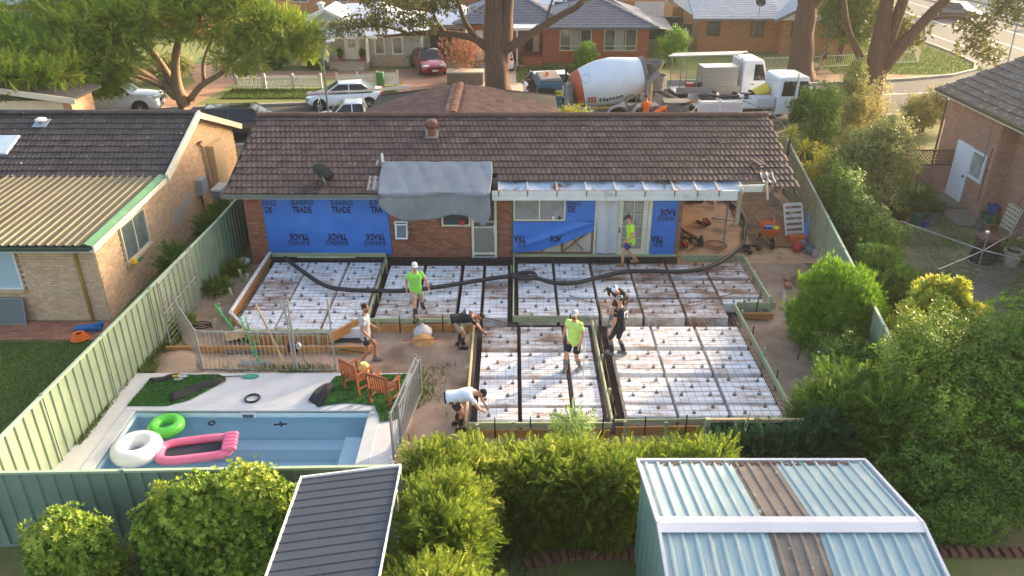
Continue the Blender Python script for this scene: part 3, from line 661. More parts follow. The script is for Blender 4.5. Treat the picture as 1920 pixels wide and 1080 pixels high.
MB().bx(5.3, 5.5, YW+.21, 31.79, .02, 2.5).build('inner_wall', MATS['brown brick far'], H1)
for xg in (-8.7, 8.6):
    MB().ext([(YW+.05, 2.5), (27.96, 3.98), (31.9, 2.5)], xg, xg+.12, 'x').build('gable', MATS['brown brick far'], H1)
ub = [0]
brick_wall(H1, (-4.02, YW, .1), (1, 0, 0), 4.02, 0, 2.3, m_bk, [(.15, .62, .95, 1.62), (1.75, 2.72, 1.3, 2.4), (2.66, 3.54, .2, 2.4)], 245, used=ub)
brick_wall(H1, (-8.7, YW, .02), (1, 0, 0), .62, 0, 2.4, m_bk, cap=300, used=ub)
# roof: back slope tiles, ridge, front slope, carport beams
SL = .318; tp = math.atan(SL); UY = (0, math.cos(tp), math.sin(tp)); zr = lambda y: 2.72+SL*(y-23.66)
def under(name, pts, mat): return MB().add(pts, [(0, 1, 2, 3)]).build(name, mat, H1, solid=.05)
m_und = M('roof underside', (70, 62, 56), rough=.9)
under('roof_deck', [(-9.05, 25.2, zr(25.2)-.03), (9.0, 25.2, zr(25.2)-.03), (9.0, 27.96, zr(27.96)-.03), (-9.05, 27.96, zr(27.96)-.03)], m_und)
under('eave_deck', [(-9.05, 23.72, zr(23.72)-.03), (-4.25, 23.72, zr(23.72)-.03), (-4.25, 25.2, zr(25.2)-.03), (-9.05, 25.2, zr(25.2)-.03)], m_und)
sk1 = lambda x, y: (4.85 < x < 8.45 and y < 1.45) or (8.4 < x < 16.75 and y < .72) or (x > 16.75 and y < .3) or (16.7 < x < 17.3 and y < .62)
tile_roof(H1, (-9.08, 23.66, zr(23.66)), (1, 0, 0), UY, 18.15, 4.55, m_tile, 285, skip=sk1)
MB().add([(-9.05, 28.0, 4.06), (9.0, 28.0, 4.06), (9.0, 32.4, 2.68), (-9.05, 32.4, 2.68)], [(0, 1, 2, 3)]).build('front_slope', m_tile, H1, solid=.06)
ridge_caps(H1, (-9.05, 27.98, 4.15), (9.05, 27.98, 4.15), m_ridge)
# front wing
zw = 4.14; m_tw = M('brown wing tile', (126, 94, 80), (98, 72, 62), sc=2.2, rough=.85, rnd=.24, bump=.4, bsc=22)
for sg in (-1, 1):
    UYw = (-sg*math.cos(tp), 0, math.sin(tp))
    if sg < 0: tile_roof(H1, (-2.1-4.1, 34.0, zw-4.1*SL), (0, -1, 0), UYw, 6.0, 4.4, m_tw, 0, skip=lambda x, y: 34-x > 32.7+(4.32-y)*.95)
    else: tile_roof(H1, (-2.1+4.1, 28.0, zw-4.1*SL), (0, 1, 0), UYw, 6.0, 4.4, m_tw, 0, skip=lambda x, y: 28+x > 32.7+(4.32-y)*.95)
    MB().add([(-2.1, 28, zw-.04), (-2.1, 32.7, zw-.04), (-2.1+sg*4.1, 36.8, zw-1.41), (-2.1+sg*4.1, 28, zw-1.41)], [(0, 1, 2, 3)]).build('wing_deck', m_und, H1)
MB().add([(-2.1, 32.7, zw), (-6.2, 36.8, zw-1.37), (2.0, 36.8, zw-1.37)], [(0, 1, 2)]).build('wing_hip', m_tile, H1, solid=.04)
ridge_caps(H1, (-2.1, 28.0, zw+.07), (-2.1, 32.7, zw+.07), M('sun tinted ridge tile', (146, 96, 70), (120, 80, 60), sc=5, rough=.85, rnd=.1))  # orange of the low sun is painted into these ridge caps
MB().bx(-6.0, 1.8, 32.05, 36.4, .02, 2.5).build('wing_wall', MATS['brown brick far'], H1)
# eaves
m_gut = M('grey green gutter', (112, 116, 108), (96, 100, 94), sc=3, rough=.5)
MB().ext([(23.53, 2.63), (23.53, 2.75), (23.56, 2.75), (23.56, 2.655), (23.66, 2.655), (23.66, 2.72), (23.68, 2.72), (23.68, 2.63)], -9.1, -4.2, 'x').build('gutter', m_gut, H1)
MB().bx(-9.05, -4.2, 23.69, 23.72, 2.56, 2.68).build('fascia', m_cream, H1)
MB().bx(-9.0, -4.2, 23.73, YW+.02, 2.56, 2.58).build('soffit', m_white, H1)
for x in (-9.1, 9.0):
    for sg, y1, z1 in ((1, 23.65, 2.66), (1, 32.4, 2.6)): MB().beam((x, y1, z1), (x, 27.98, 4.02), .03, .12).build('barge_board', m_tile, H1)
m_beam = M('white beam', (224, 222, 214), (206, 204, 196), sc=2, rough=.6, st=(176, 160, 146), ssc=1.3, sth=.7)
MB().bx(-.63, 7.12, 23.66, 23.72, 2.70, 2.85).build('fascia_beam', m_beam, H1, bevel=.006)
MB().bx(-.63, 7.12, 23.64, 23.73, 2.53, 2.695).build('lower_beam', m_beam, H1, bevel=.006)
MB().bx(7.14, 7.95, 23.9, 23.96, 2.72, 2.92).build('short_beam', m_beam, H1, bevel=.006)
MB().bx(-.63, 6.6, 23.655, 23.665, 2.853, 2.866).build('red_flashing', M('red lead', (176, 92, 76), rough=.7), H1)
m_raf = M('rafter timber', (214, 206, 196), (180, 160, 140), sc=4, rough=.8)
m_brk = M('brown strap', (150, 104, 76), rough=.8)
rx = [-.42, .49, 1.42, 2.35, 3.27, 4.19, 5.12, 5.84, 6.52, 7.3]
for x in rx:
    MB().beam((x, 23.73, 2.80), (x, 24.7, 2.80+.97*SL*.4), .05, .12).build('rafter', m_raf, H1)
    if x < 7: MB().bx(x-.018, x+.018, 23.635, 23.655, 2.66, 2.85).build('strap', m_brk, H1)
m_sark = M('silver sarking', (196, 200, 208), (150, 172, 190), sc=2.2, rough=.5, metal=.1, st=(112, 76, 62), ssc=1.6, sth=.6, soft=.06, bump=.6, bsc=7)
for a, b in zip(rx[:-1], rx[1:]):
    sg_ = random.uniform(.03, .09)
    MB().grid(lambda u, v: (a+.03+(b-a-.06)*u, 23.78+.85*v, 2.80+.14*v-sg_*math.sin(math.pi*u)*(1-.6*v)+.012*math.sin(u*17+v*9)), 10, 6).build('sarking', m_sark, H1, smooth=True)
tag(MB().beam((7.25, 23.8, 2.97), (7.98, 23.82, 2.99), .04, .03).build('batten', m_beam), 'white batten lying on the cut tile edge at the right', 'batten')
MB().beam((8.02, 23.5, 2.6), (8.12, 24.1, 2.98), .06, .1).build('rafter_end', m_tim, H1)
MB().bx(-.63, 9.0, 24.72, 24.76, 2.55, 2.9).build('wall_plate', m_raf, H1)
MB().bx(-.6, 5.5, YW-.02, YW+.03, 2.44, 2.5).build('top_plate', m_raf, H1)
# carport post, props
tag(MB().bx(8.33, 8.48, 27.6, 27.75, .02, 2.7).build('carport_post', m_cream), 'cream timber post standing in the sandy carport', 'post')
pr = thing('steel_prop', 'thin galvanised steel prop holding up the carport roof', 'prop', (7.38, 25.43, .03)); m_galv = M('galvanised steel', (150, 152, 156), (126, 128, 134), sc=8, rough=.45, metal=.6)
MB().tube([(0, 0, 0), (.06, .3, 1.4)], .03, 8).build('outer_tube', m_galv, pr); MB().tube([(.06, .3, 1.35), (.11, .55, 2.62)], .022, 8).build('inner_tube', m_galv, pr); MB().box((.06, .3, 1.42), (.12, .03, .03)).build('pin', m_galv, pr); MB().box((0, 0, .01), (.15, .15, .012)).build('base_plate', m_galv, pr)
tag(MB().bx(7.95, 8.05, 29.4, 29.5, .02, 2.9).build('inner_post', m_cream), 'second cream post at the back of the carport', 'post')
MB().bx(5.56, 8.95, 32.6, 32.7, .02, 2.6).build('garage_wall', MATS['brown brick far'], H1)
# windows and doors in the back wall
wa = window(H1, -3.85, -3.42, 1.08, 1.62, YW-.03, m_white, m_pane, 1)
o = MB().box((0, 0, 0), (.4, .03, .5)).build('open_sash', m_white, wa, loc=(-3.62, YW-.2, 1.3), rot=(-.35, 0, 0)); MB().box((0, -.02, 0), (.3, .012, .4)).build('sash_pane', m_pane, wa, loc=(-3.62, YW-.2, 1.3), rot=(-.35, 0, 0))
wb = window(H1, -2.3, -1.36, 1.44, 2.4, YW-.03, m_cream, m_pane, 1)
tag(MB().lathe([(.05, 0), (.09, .1), (.1, .18)], 10).build('red_bucket', M('red plastic', (206, 60, 76), rough=.4), loc=(-1.62, YW-.13, 1.50)), 'small red tub on the window ledge under the grey tarp', 'tub')
window(H1, .05, 1.74, 1.63, 2.42, YW-.03, m_cream, M('curtained glass', (128, 126, 118), (160, 160, 156), sc=2.2, rough=.12, spec=.7), 2)
for x, c in ((1.15, (206, 150, 130)), (1.35, (235, 235, 235)), (1.55, (60, 60, 66))):
    tag(MB().lathe([(.04, 0), (.045, .06), (.03, .1)], 8).build('ledge_jar', M('jar%d' % int(x*100), c, rough=.5), loc=(x, YW-.07, 1.682)), {(206, 150, 130): 'small pink jar', (235, 235, 235): 'small white jar', (60, 60, 66): 'small dark jar'}[c]+' on the cream window ledge', 'jar')
dr = thing('security_door', None, None, parent=H1)
f = MB().bx(-1.33, -1.25, YW-.09, YW-.02, .34, 2.42).bx(-.58, -.5, YW-.09, YW-.02, .34, 2.42).bx(-1.25, -.58, YW-.09, YW-.02, .42, .5).bx(-1.25, -.58, YW-.085, YW-.03, 1.38, 1.42).bx(-1.25, -.58, YW-.085, YW-.03, 1.58, 1.61)
f.build('frame', m_cream, dr); MB().bx(-1.34, -.49, YW-.12, YW-.02, .28, .335).build('threshold', M('tile threshold', (206, 206, 200), (186, 186, 180), sc=6, rough=.5), dr)
MB().bx(-1.25, -.58, YW-.03, YW-.022, .5, 2.42).build('screen_back', M('dark door', (96, 88, 82), rough=.7), dr)
gr = MB()
for i in range(14):
    for j in range(24):
        z = .53+j*.036 + (0); x = -1.235+i*.049+(.024 if j % 2 else 0); 
        if z < 1.36: gr.add([(x, YW-.045, z), (x+.018, YW-.045, z+.018), (x, YW-.045, z+.036), (x-.018, YW-.045, z+.018)], [(0, 1, 2, 3)])
gr.build('grille', M('grille', (190, 182, 166), rough=.6), dr, solid=.006)
MB().bx(-.60, -.57, YW-.12, YW-.09, 1.2, 1.5).build('handle', m_white, dr)
# exposed studs and boards below the torn wrap
m_fib = M('old wall board', (206, 196, 184), (180, 160, 142), sc=2, rough=.9); m_std = M('stud timber', (150, 112, 80), (120, 88, 62), sc=3, rough=.9)
for x0, x1 in ((.1, .95), (1.05, 1.62), (1.72, 2.62)): MB().bx(x0, x1, YW-.02, YW+.01, .5, 1.35).build('wall_lining', m_fib, H1)
for x in (.06, 1.0, 1.67, 2.66): MB().bx(x-.035, x+.035, YW-.05, YW+.01, .46, 1.62).build('stud', m_std, H1)
MB().bx(.06, 2.66, YW-.055, YW+.005, .4, .455).build('bottom_plate', m_std, H1); MB().beam((1.7, YW-.06, .55), (2.6, YW-.06, 1.3), .03, .1, up=(0, 1, 0)).build('stud_brace', m_std, H1); MB().beam((2.0, YW-.075, 1.0), (2.35, YW-.075, .6), .02, .03, up=(0, 1, 0)).build('metal_brace', m_stk, H1)
# French doors: wrapped leaf, glazed leaf
fd = thing('french_door', None, None, parent=H1)
f = MB().bx(2.70, 2.76, YW-.1, YW, .42, 2.44).bx(4.44, 4.56, YW-.1, YW, .42, 2.44).bx(2.76, 4.44, YW-.1, YW, 2.38, 2.44)
f.build('frame', m_cream, fd); MB().bx(2.68, 4.58, YW-.13, YW-.005, .36, .415).build('sill', M('terracotta sill', (150, 98, 78), rough=.8), fd)
m_lace = M('lace behind glass', (120, 122, 116), (176, 178, 170), sc=26, rough=.12, spec=.7)
lf = MB().bx(3.46, 3.62, YW-.07, YW-.02, .43, 2.37).bx(4.28, 4.43, YW-.07, YW-.02, .43, 2.37).bx(3.62, 4.28, YW-.07, YW-.02, .43, .62).bx(3.62, 4.28, YW-.07, YW-.02, 2.3, 2.37)
lf.build('leaf', m_cream, fd); MB().bx(3.95, 3.98, YW-.07, YW-.03, .62, 2.3).bx(3.62, 4.28, YW-.066, YW-.03, 1.0, 1.025).bx(3.62, 4.28, YW-.066, YW-.03, 1.42, 1.445).bx(3.62, 4.28, YW-.066, YW-.03, 1.84, 1.865).build('glazing_bar', m_cream, fd)
for i in range(2):
    for j in range(4):
        x = 3.62+.345*i; z = .63+.42*j; MB().bx(x+.01, x+.31, YW-.028, YW-.02, z, min(z+.36, 2.29)).build('pane', m_lace, fd)
MB().bx(3.52, 3.55, YW-.1, YW-.07, 1.2, 1.38).build('handle', M('black metal', (40, 40, 42), rough=.5), fd)
MB().grid(lambda u, v: (2.77+.68*u+.03*math.sin(v*5)*(1-v), YW-.1+.025*math.sin(u*9+v*2), .47+1.9*v), 16, 10).build('plastic_sheet', M('grey plastic sheet', (206, 204, 206), (192, 190, 194), sc=2, rough=.4), fd, smooth=True)
tag(MB().bx(5.39, 5.54, YW-.1, YW+.02, .3, 2.5).build('door_post', M('raw brown post', (140, 106, 86), (116, 88, 72), sc=4, rough=.9)), 'raw brown post at the edge of the open carport', 'post')
# blue house wrap
m_blue = M('blue house wrap', (58, 122, 206), (48, 108, 192), sc=1.6, rough=.42, spec=.5, bump=.5, bsc=4); m_ink = M('wrap print', (22, 34, 66), rough=.6)
def wrap(label, poly, ys, words, wav=.034, fold=None):
    """poly in x,z clipped from a wavy sheet; words: (body,x,z,size,flip,bold)"""
    X0 = min(p[0] for p in poly); X1 = max(p[0] for p in poly); Z0 = min(p[1] for p in poly); Z1 = max(p[1] for p in poly)
    fy = lambda x, z: ys+wav*(math.sin(x*2.3+z*1.7)+.6*math.sin(x*5.1-z*3.3)+.4*math.sin(z*9+x*2))*.5 + (fold(x, z) if fold else 0)
    bm = bmesh.new(); nx = int((X1-X0)/.06)+1; nz = int((Z1-Z0)/.06)+1
    vv = [[bm.verts.new((X0+(X1-X0)*i/nx, 0, Z0+(Z1-Z0)*j/nz)) for i in range(nx+1)] for j in range(nz+1)]
    for j in range(nz):
        for i in range(nx): bm.faces.new((vv[j][i], vv[j][i+1], vv[j+1][i+1], vv[j+1][i]))
    n = len(poly)
    for k in range(n):
        a = poly[k]; b = poly[(k+1) % n]; no = (b[1]-a[1], 0, -(b[0]-a[0]))
        bmesh.ops.bisect_plane(bm, geom=bm.verts[:]+bm.edges[:]+bm.faces[:], plane_co=(a[0], 0, a[1]), plane_no=no, clear_outer=True)
    for v in bm.verts: v.co.y = fy(v.co.x, v.co.z)
    me = bpy.data.meshes.new('house_wrap'); bm.to_mesh(me); bm.free(); me.materials.append(m_blue); me.polygons.foreach_set('use_smooth', [True]*len(me.polygons))
    o = link(bpy.data.objects.new('house_wrap', me)); tag(o, label, 'house wrap', 'blue house wrap sheets')
    for body, x, z, sz, flip, bold in words:
        tm = text_mesh(body, sz, bold); big = sz == ST; kx = (.70/3.55/ST if big else .88/6.05/SB)
        for v in tm.vertices: v.co.x *= kx
        for v in tm.vertices:
            px, pz = (x+v.co.x, z+v.co.y) if not flip else (x-v.co.x, z-v.co.y)
            v.co = (px, fy(px, pz)-.006, pz)
        tm.materials.append(m_ink); t = bpy.data.objects.new('lettering', tm); link(t, o)
    return o
wd = []
SB, ST = .25, .30
for x in (-7.15, -5.88): wd += [('BUNNINGS', x, 2.17, SB, 0, .004), ('TRADE', x+.02, 1.91, ST, 0, .012)]
wd += [('NINGS', -8.05, 2.17, SB, 0, .004), ('DE', -8.03, 1.91, ST, 0, .012), ('BUNN', -4.61, 2.17, SB, 0, .004), ('TRA', -4.59, 1.91, ST, 0, .012)]
for x in (-6.7, -5.44, -4.18): wd += [('BUNNINGS', x, .93, SB, 1, .004), ('TRADE', x-.02, 1.16, ST, 1, .012)]
wrap('large blue printed house wrap covering the left part of the back wall', [(-8.1, .42), (-4.0, .42), (-4.03, 2.42), (-8.08, 2.42)], YW-.07, wd)
MB_ = None
wrap('torn blue house wrap hanging below the cream window', [(.04, .50), (.9, .58), (2.0, .98), (2.68, 1.28), (2.69, 1.615), (.04, 1.615)], YW-.13,
     [('BUN', .46, .90, SB, 1, .004), ('TRA', .44, 1.12, ST, 1, .012), ('ADE', 1.62, 1.13, ST, 1, .012)], .02, lambda x, z: -.05*max(0, 1-abs((z-.55-(x*.36))-.1)/.16))
wrap('blue house wrap strip between the cream window and the white sheet', [(1.75, 1.62), (2.69, 1.62), (2.69, 2.42), (1.75, 2.42)], YW-.12, [('NINGS', 1.78, 2.18, SB, 0, .004), ('DE', 1.8, 1.95, ST, 0, .012)], .02)
wrap('narrow blue house wrap beside the carport opening', [(4.57, .36), (5.38, .34), (5.38, 2.42), (4.57, 2.42)], YW-.11, [('NNINGS', 5.3, 1.80, SB, 1, .004), ('RADE', 5.32, 2.03, ST, 1, .012), ('BUN', 4.98, .88, SB, 1, .004), ('TRA', 4.98, 1.1, ST, 1, .012)], .02)
# grey tarp over the eave
m_tarp = M('grey tarpaulin', (134, 137, 142), (114, 117, 121), sc=1.5, rough=.4, bump=.25, bsc=6, spec=.6)
def tarp(u, v):
    x = -4.24+3.58*u
    low = float(np.interp(u, [0, .08, .2, .35, .5, .65, .8, .93, .97, 1], [2.35, 2.12, 1.88, 1.84, 1.86, 2.04, 1.98, 1.66, 1.8, 2.1]))
    L1 = 1.66; L2 = 2.78-low; t = v*(L1+L2)
    r = .032*(abs(math.sin(u*7+v*3.5))-.6)*(.5+1.3*v)+.026*(abs(math.sin(u*17-v*4+1))-.6)+.012*mnoise.noise((u*16, v*5, 2))+.02*mnoise.noise((u*5, v*3, 5))
    if t < L1: y = 25.22-t*math.cos(tp); z = zr(25.22)+.09-t*math.sin(tp)+r*.6
    else: y = 23.6-.06*math.sin(u*8)-r; z = zr(23.66)+.09-(t-L1)
    if abs(t-L1) < .12: y -= .03
    return (x+.05*math.sin(v*6)*(u-.5), y, z)
tag(MB().grid(tarp, 90, 60).build('grey_tarp', m_tarp, smooth=True, solid=.002), 'crumpled silver grey tarpaulin draped over the eave above the brick wall', 'tarp')
# roof fittings
ds = thing('satellite_dish', 'dark grey satellite dish on a bent pole at the left eave', 'satellite dish', (-5.93, 23.95, 2.7))
m_dish = M('dark dish', (66, 70, 70), (54, 58, 58), sc=3, rough=.5)
Td = Matrix.Rotation(R(35), 3, 'Y') @ Matrix.Rotation(R(-58), 3, 'X')
MB().lathe([(.0, .0), (.12, .012), (.24, .05), (.35, .11), (.36, .115), (.345, .1), (.22, .035), (.1, .0), (0, -.012)], 24, (-.1, .12, .55), Td, capA=False, capB=False).build('reflector', m_dish, ds, smooth=True)
MB().tube([(0, 0, 0), (.0, 0, .35), (-.06, .06, .5)], .022, 8).build('pole', m_galv, ds); MB().tube([(-.1, .12, .5), (-.25, .3, .72)], .012, 6).build('feed_arm', m_galv, ds); MB().box((-.26, .32, .74), (.07, .07, .1)).build('receiver', m_white, ds)
wh = thing('roof_ventilator', 'rusty brown whirlybird ventilator near the roof ridge', 'ventilator', (-2.75, 26.75, zr(26.75)+.02))
m_rust = M('rusty brown metal', (140, 96, 78), (110, 76, 64), sc=7, rough=.6, metal=.2)
MB().box((0, 0, .06), (.46, .5, .03), mat=Matrix.Rotation(tp, 3, 'X')).build('flashing', M('lead flashing', (140, 130, 124), rough=.6, metal=.4), wh); MB().lathe([(.15, .0), (.15, .28)], 14).build('throat', m_rust, wh)
MB().lathe([(.14, .28), (.19, .31), (.215, .42), (.19, .53), (.1, .58), (0, .585)], 16, capA=False, capB=False).build('turbine', m_rust, wh, smooth=True)
fin = MB()
for k in range(18):
    a = k*2*math.pi/18; fin.tube([(.19*math.cos(a), .19*math.sin(a), .31), (.235*math.cos(a+.12), .235*math.sin(a+.12), .42), (.17*math.cos(a+.24), .17*math.sin(a+.24), .55)], .008, 4)
fin.build('blade', m_rust, wh)
fl = thing('vent_flue', 'short white flue pipe with grey flashing beside the tarp', 'flue', (-4.27, 25.25, zr(25.25)))
MB().lathe([(.04, 0), (.04, .3), (.02, .36)], 10).build('pipe', m_white, fl); MB().grid(lambda u, v: (-.2+.42*u, -.22+.3*v, .05+(-.22+.3*v)*SL+.03*math.cos(u*12)), 8, 4).build('flashing', MATS['lead flashing'], fl, smooth=True)
tag(MB().grid(lambda u, v: (-4.6+.36*u, 23.75+.75*v, zr(23.75+.75*v)+.06+.03*math.cos(u*12)), 8, 5).build('flashing_sheet', MATS['lead flashing'], smooth=True, solid=.004), 'grey lead sheet moulded over tiles left of the tarp', 'flashing')
tag(MB().grid(lambda u, v: (8.0+.42*u, 24.1+.55*v, zr(24.1+.55*v)+.07+.03*math.cos(u*13)+.02*math.sin(v*9)), 10, 8).build('loose_sarking', MATS['lead flashing'], smooth=True, solid=.003), 'crumpled grey foil sheet on the tiles at the right end of the roof', 'foil')
for k, (x, y) in enumerate(((7.95, 24.86), (8.12, 24.93))):
    o = inst('loose_tile', tile_mesh(.33, .4, m_tile)[1], None, (x-.1, y-.1, zr(y)+.07+.05*k), (tp, 0, .3+.2*k)); tag(o, ['lower', 'upper'][k]+' of two loose roof tiles stacked near the right end of the roof', 'roof tile')
# ---------------------------------------------------------------- left neighbour house
H2 = thing('neighbour_house', 'cream brick house on the left with dark tiles and ribbed yellow lean-to roof', 'house', (0, 0, 0))
m_bk2 = M('cream brick', (226, 190, 154), (208, 170, 136), sc=6, rough=.9, rnd=.12, bump=.3, bsc=30)
m_mort2 = M('pale mortar', (206, 180, 154), rough=.95)
m_tile2 = M('charcoal roof tile', (78, 70, 68), (58, 53, 52), sc=2.5, rough=.85, rnd=.22, bump=.4, bsc=22, st=(170, 150, 132), ssc=7, sth=.67, soft=.03)
XW = -11.78
MB().bx(-24, XW-.03, 20.47, 25.4, .0, 2.45).build('lean_to_wall', m_mort2, H2)
MB().bx(-24, XW-.03, 25.4, 32.9, 0, 2.4).build('main_wall', m_mort2, H2)
MB().ext([(25.4, 2.4), (25.4, 2.7), (28.85, 3.86), (32.9, 2.4)], XW-.15, XW-.03, 'x').build('gable', m_mort2, H2)
u2 = [0]
brick_wall(H2, (-14.9, 20.44, .0), (1, 0, 0), 3.12, .0, 2.42, m_bk2, [(-.4, .9, .95, 2.4)], 230, used=u2)
brick_wall(H2, (XW, 20.44, .0), (0, 1, 0), 12.4, .0, 2.42, m_bk2, [(1.5, 3.25, 1.08, 2.36)], 300, used=u2)
gb = MB(); k = 0; z = 2.46          # gable courses
while z < 3.8:
    ya = 25.3+(z-2.7)/.335 if z > 2.7 else 25.3; yb = 32.9-(z-2.4)/.365; y = ya+(.12 if k % 2 else 0)
    while y < yb-.1: gb.box((XW, y+.115, z), (.05, .23, .076)); y += .24
    z += .086; k += 1
gbo = gb.build('gable_bricks', m_bk2, H2); gbo['kind'] = 'stuff'; vary(gbo, 6)
t2 = math.atan((3.97-2.79)/(28.79-25.28)); UY2 = (0, math.cos(t2), math.sin(t2))
tile_roof(H2, (-20.86, 25.22, 2.74), (1, 0, 0), UY2, 9.2, 3.8, m_tile2, 290, seed=9)
MB().add([(-24, 25.25, 2.72), (-11.55, 25.25, 2.72), (-11.55, 28.8, 3.92), (-24, 28.8, 3.92)], [(0, 1, 2, 3)]).build('roof_deck', m_tile2, H2, solid=.03)
MB().add([(-24, 28.82, 3.95), (-11.5, 28.82, 3.95), (-11.5, 33.2, 2.33), (-24, 33.2, 2.33)], [(0, 1, 2, 3)]).build('front_slope', m_tile2, H2, solid=.06)
ridge_caps(H2, (-20.7, 28.82, 4.03), (-11.5, 28.82, 4.03), m_tile2)
MB().beam((-11.45, 25.2, 2.74), (-11.45, 28.85, 3.98), .09, .26).build('barge_board', m_cream, H2); MB().beam((-11.49, 28.82, 3.92), (-11.49, 33.25, 2.28), .035, .22).build('barge_board', m_cream, H2)
MB().beam((-11.49, 19.95, 2.5), (-11.49, 25.25, 2.68), .035, .16).build('barge_board', m_cream, H2)
m_lt = M('weathered yellow sheet', (118, 106, 70), (96, 86, 58), sc=1.4, rough=.55, rnd=.08, st=(110, 98, 72), ssc=1.6, sth=.6, soft=.08, stretch=(1, .3, 1), spec=.5)
z0, z1 = 2.60, 2.78
def ribsheet(parent, x0, x1, fn, n, mat, rib=.25, h=.035, name='roof_sheet'):
    """ribbed metal sheet; fn(x,t) gives the base point, ribs run along t"""
    pts = []; k = max(1, int(round((x1-x0)/rib))); w = (x1-x0)/k
    for i in range(k): a = x0+w*i; pts += [(a, 0), (a+w*.34, 0), (a+w*.44, h), (a+w*.60, h), (a+w*.70, 0)]
    pts.append((x1, 0)); mb = MB()
    for j in range(n+1):
        for x, z in pts: p = Vector(fn(x, j/n)); mb.v.append((p.x, p.y, p.z+z))
    m_ = len(pts)
    for j in range(n):
        for i in range(m_-1): a = j*m_+i; mb.f.append((a, a+1, a+m_+1, a+m_)); mb.m.append(0)
    return mb.build(name, mat, parent, fix=False)
for k in range(5): ribsheet(H2, -16.9+k*1.0, -15.905+k*1.0, lambda x, t: (x, 19.95+5.4*t, z0+(z1-z0)*t+.004*(k % 2)), 1, m_lt)
ribsheet(H2, -11.9, -11.68, lambda x, t: (x, 19.95+5.4*t, z0+(z1-z0)*t), 1, m_lt)
MB().add([(-11.72, 19.95, z0+.06), (-11.52, 19.95, z0-.02), (-11.52, 25.3, z1), (-11.72, 25.3, z1+.06)], [(0, 1, 2, 3)]).build('edge_flashing', M('green flashing', (112, 160, 104), (90, 132, 88), sc=2, rough=.4, spec=.6), H2, solid=.006)
MB().ext([(19.82, 2.48), (19.82, 2.585), (19.84, 2.585), (19.84, 2.5), (19.95, 2.5), (19.95, 2.58), (19.97, 2.58), (19.97, 2.48)], -17, -11.55, 'x').build('gutter', M('dark green gutter', (58, 74, 62), rough=.5), H2)
MB().bx(-17, -11.52, 19.975, 20.005, 2.38, 2.56).build('fascia', m_white, H2); MB().bx(-17, -11.52, 20.01, 20.41, 2.375, 2.395).build('soffit', m_white, H2)
window(H2, -15.3, -14.02, 1.06, 2.36, 20.42, m_white, M('blue grey blind', (176, 196, 204), rough=.3), 1, sill=m_bk2)
window(H2, 21.95, 23.66, 1.1, 2.32, XW+.02, m_cream, M('reed glass', (120, 132, 130), (90, 102, 100), sc=2, rough=.1, spec=.7), 2, axis='y', out=1, sill=m_bk2)
MB().tube([(-12.1, 20.2, 2.45), (-12.2, 20.36, 2.3), (-12.3, 20.36, 2.15), (-12.3, 20.36, .05)], .045, 8).build('downpipe', M('mustard pipe', (168, 138, 66), (150, 120, 56), sc=4, rough=.6), H2)
m_box = M('cream cabinet', (206, 178, 140), rough=.6)
MB().bx(XW+.02, XW+.34, 29.6, 30.7, .7, 2.5).build('meter_cabinet', m_box, H2, bevel=.01)
MB().bx(XW+.02, XW+.25, 28.1, 28.65, 1.05, 1.65).build('meter_box', M('grey box', (166, 170, 176), rough=.5), H2, bevel=.015)
MB().tube([(XW+.08, 28.9, 2.85), (XW+.1, 29.2, 2.5), (XW+.1, 29.35, 1.6), (XW+.1, 29.35, .6)], .05, 8).build('conduit', m_box, H2); MB().tube([(XW+.1, 28.9, 2.85), (XW+.2, 28.85, 2.9)], .05, 8).build('conduit_cap', m_rust, H2)
MB().tube([(XW+.06, 28.35, 1.05), (XW+.06, 28.35, .05)], .03, 6).build('pipe', m_rust, H2)
for k, (y, z, hh) in enumerate(((25.7, .95, .5), (26.15, 1.0, .52), (26.6, 1.0, .55), (27.05, 1.05, .5))):
    MB().bx(XW+.026, XW+.03, y, y+.36, z-.25+.07*k, z+.25+.07*k).build('paint_patch', M('pale grey patch', (190, 184, 178), rough=.8), H2, bevel=.02)
ac = thing('air_conditioner', 'grey outdoor air conditioner unit beside the left cream brick wall', 'air conditioner', (-11.2, 28.9, 0))
m_ac = M('ac casing', (206, 204, 198), rough=.5)
MB().bx(-.2, .2, -.45, .45, .3, 1.15).build('casing', m_ac, ac, bevel=.02); MB().bx(-.15, .15, -.3, .3, 0, .3).build('stand', m_galv, ac)
gl_ = MB()
for k in range(9): gl_.bx(-.16, .16, -.462, -.452, .38+k*.08, .42+k*.08)
gl_.build('grille', M('ac dark grille', (60, 62, 66), rough=.6), ac)
vt = thing('mushroom_vent', 'white mushroom roof vent on the left dark roof', 'vent', (-16.9, 28.15, 3.74)); MB().lathe([(.1, 0), (.1, .16)], 12).build('neck', m_galv, vt); MB().lathe([(.0, .15), (.2, .16), (.19, .21), (.1, .25), (0, .26)], 14, capA=False, capB=False).build('hood', m_white, vt); MB().box((0, 0, .06), (.5, .5, .02), mat=Matrix.Rotation(t2, 3, 'X')).build('flashing', M('vent flashing', (176, 184, 196), rough=.4, metal=.3), vt)
tag(MB().box((-17.9, 26.9, 3.36), (1.15, 1.1, .1), mat=Matrix.Rotation(t2, 3, 'X')).build('skylight', M('frosted skylight', (214, 220, 226), (196, 202, 206), sc=3, rough=.4), bevel=.03), 'pale flat skylight cut off at the left picture edge', 'skylight')
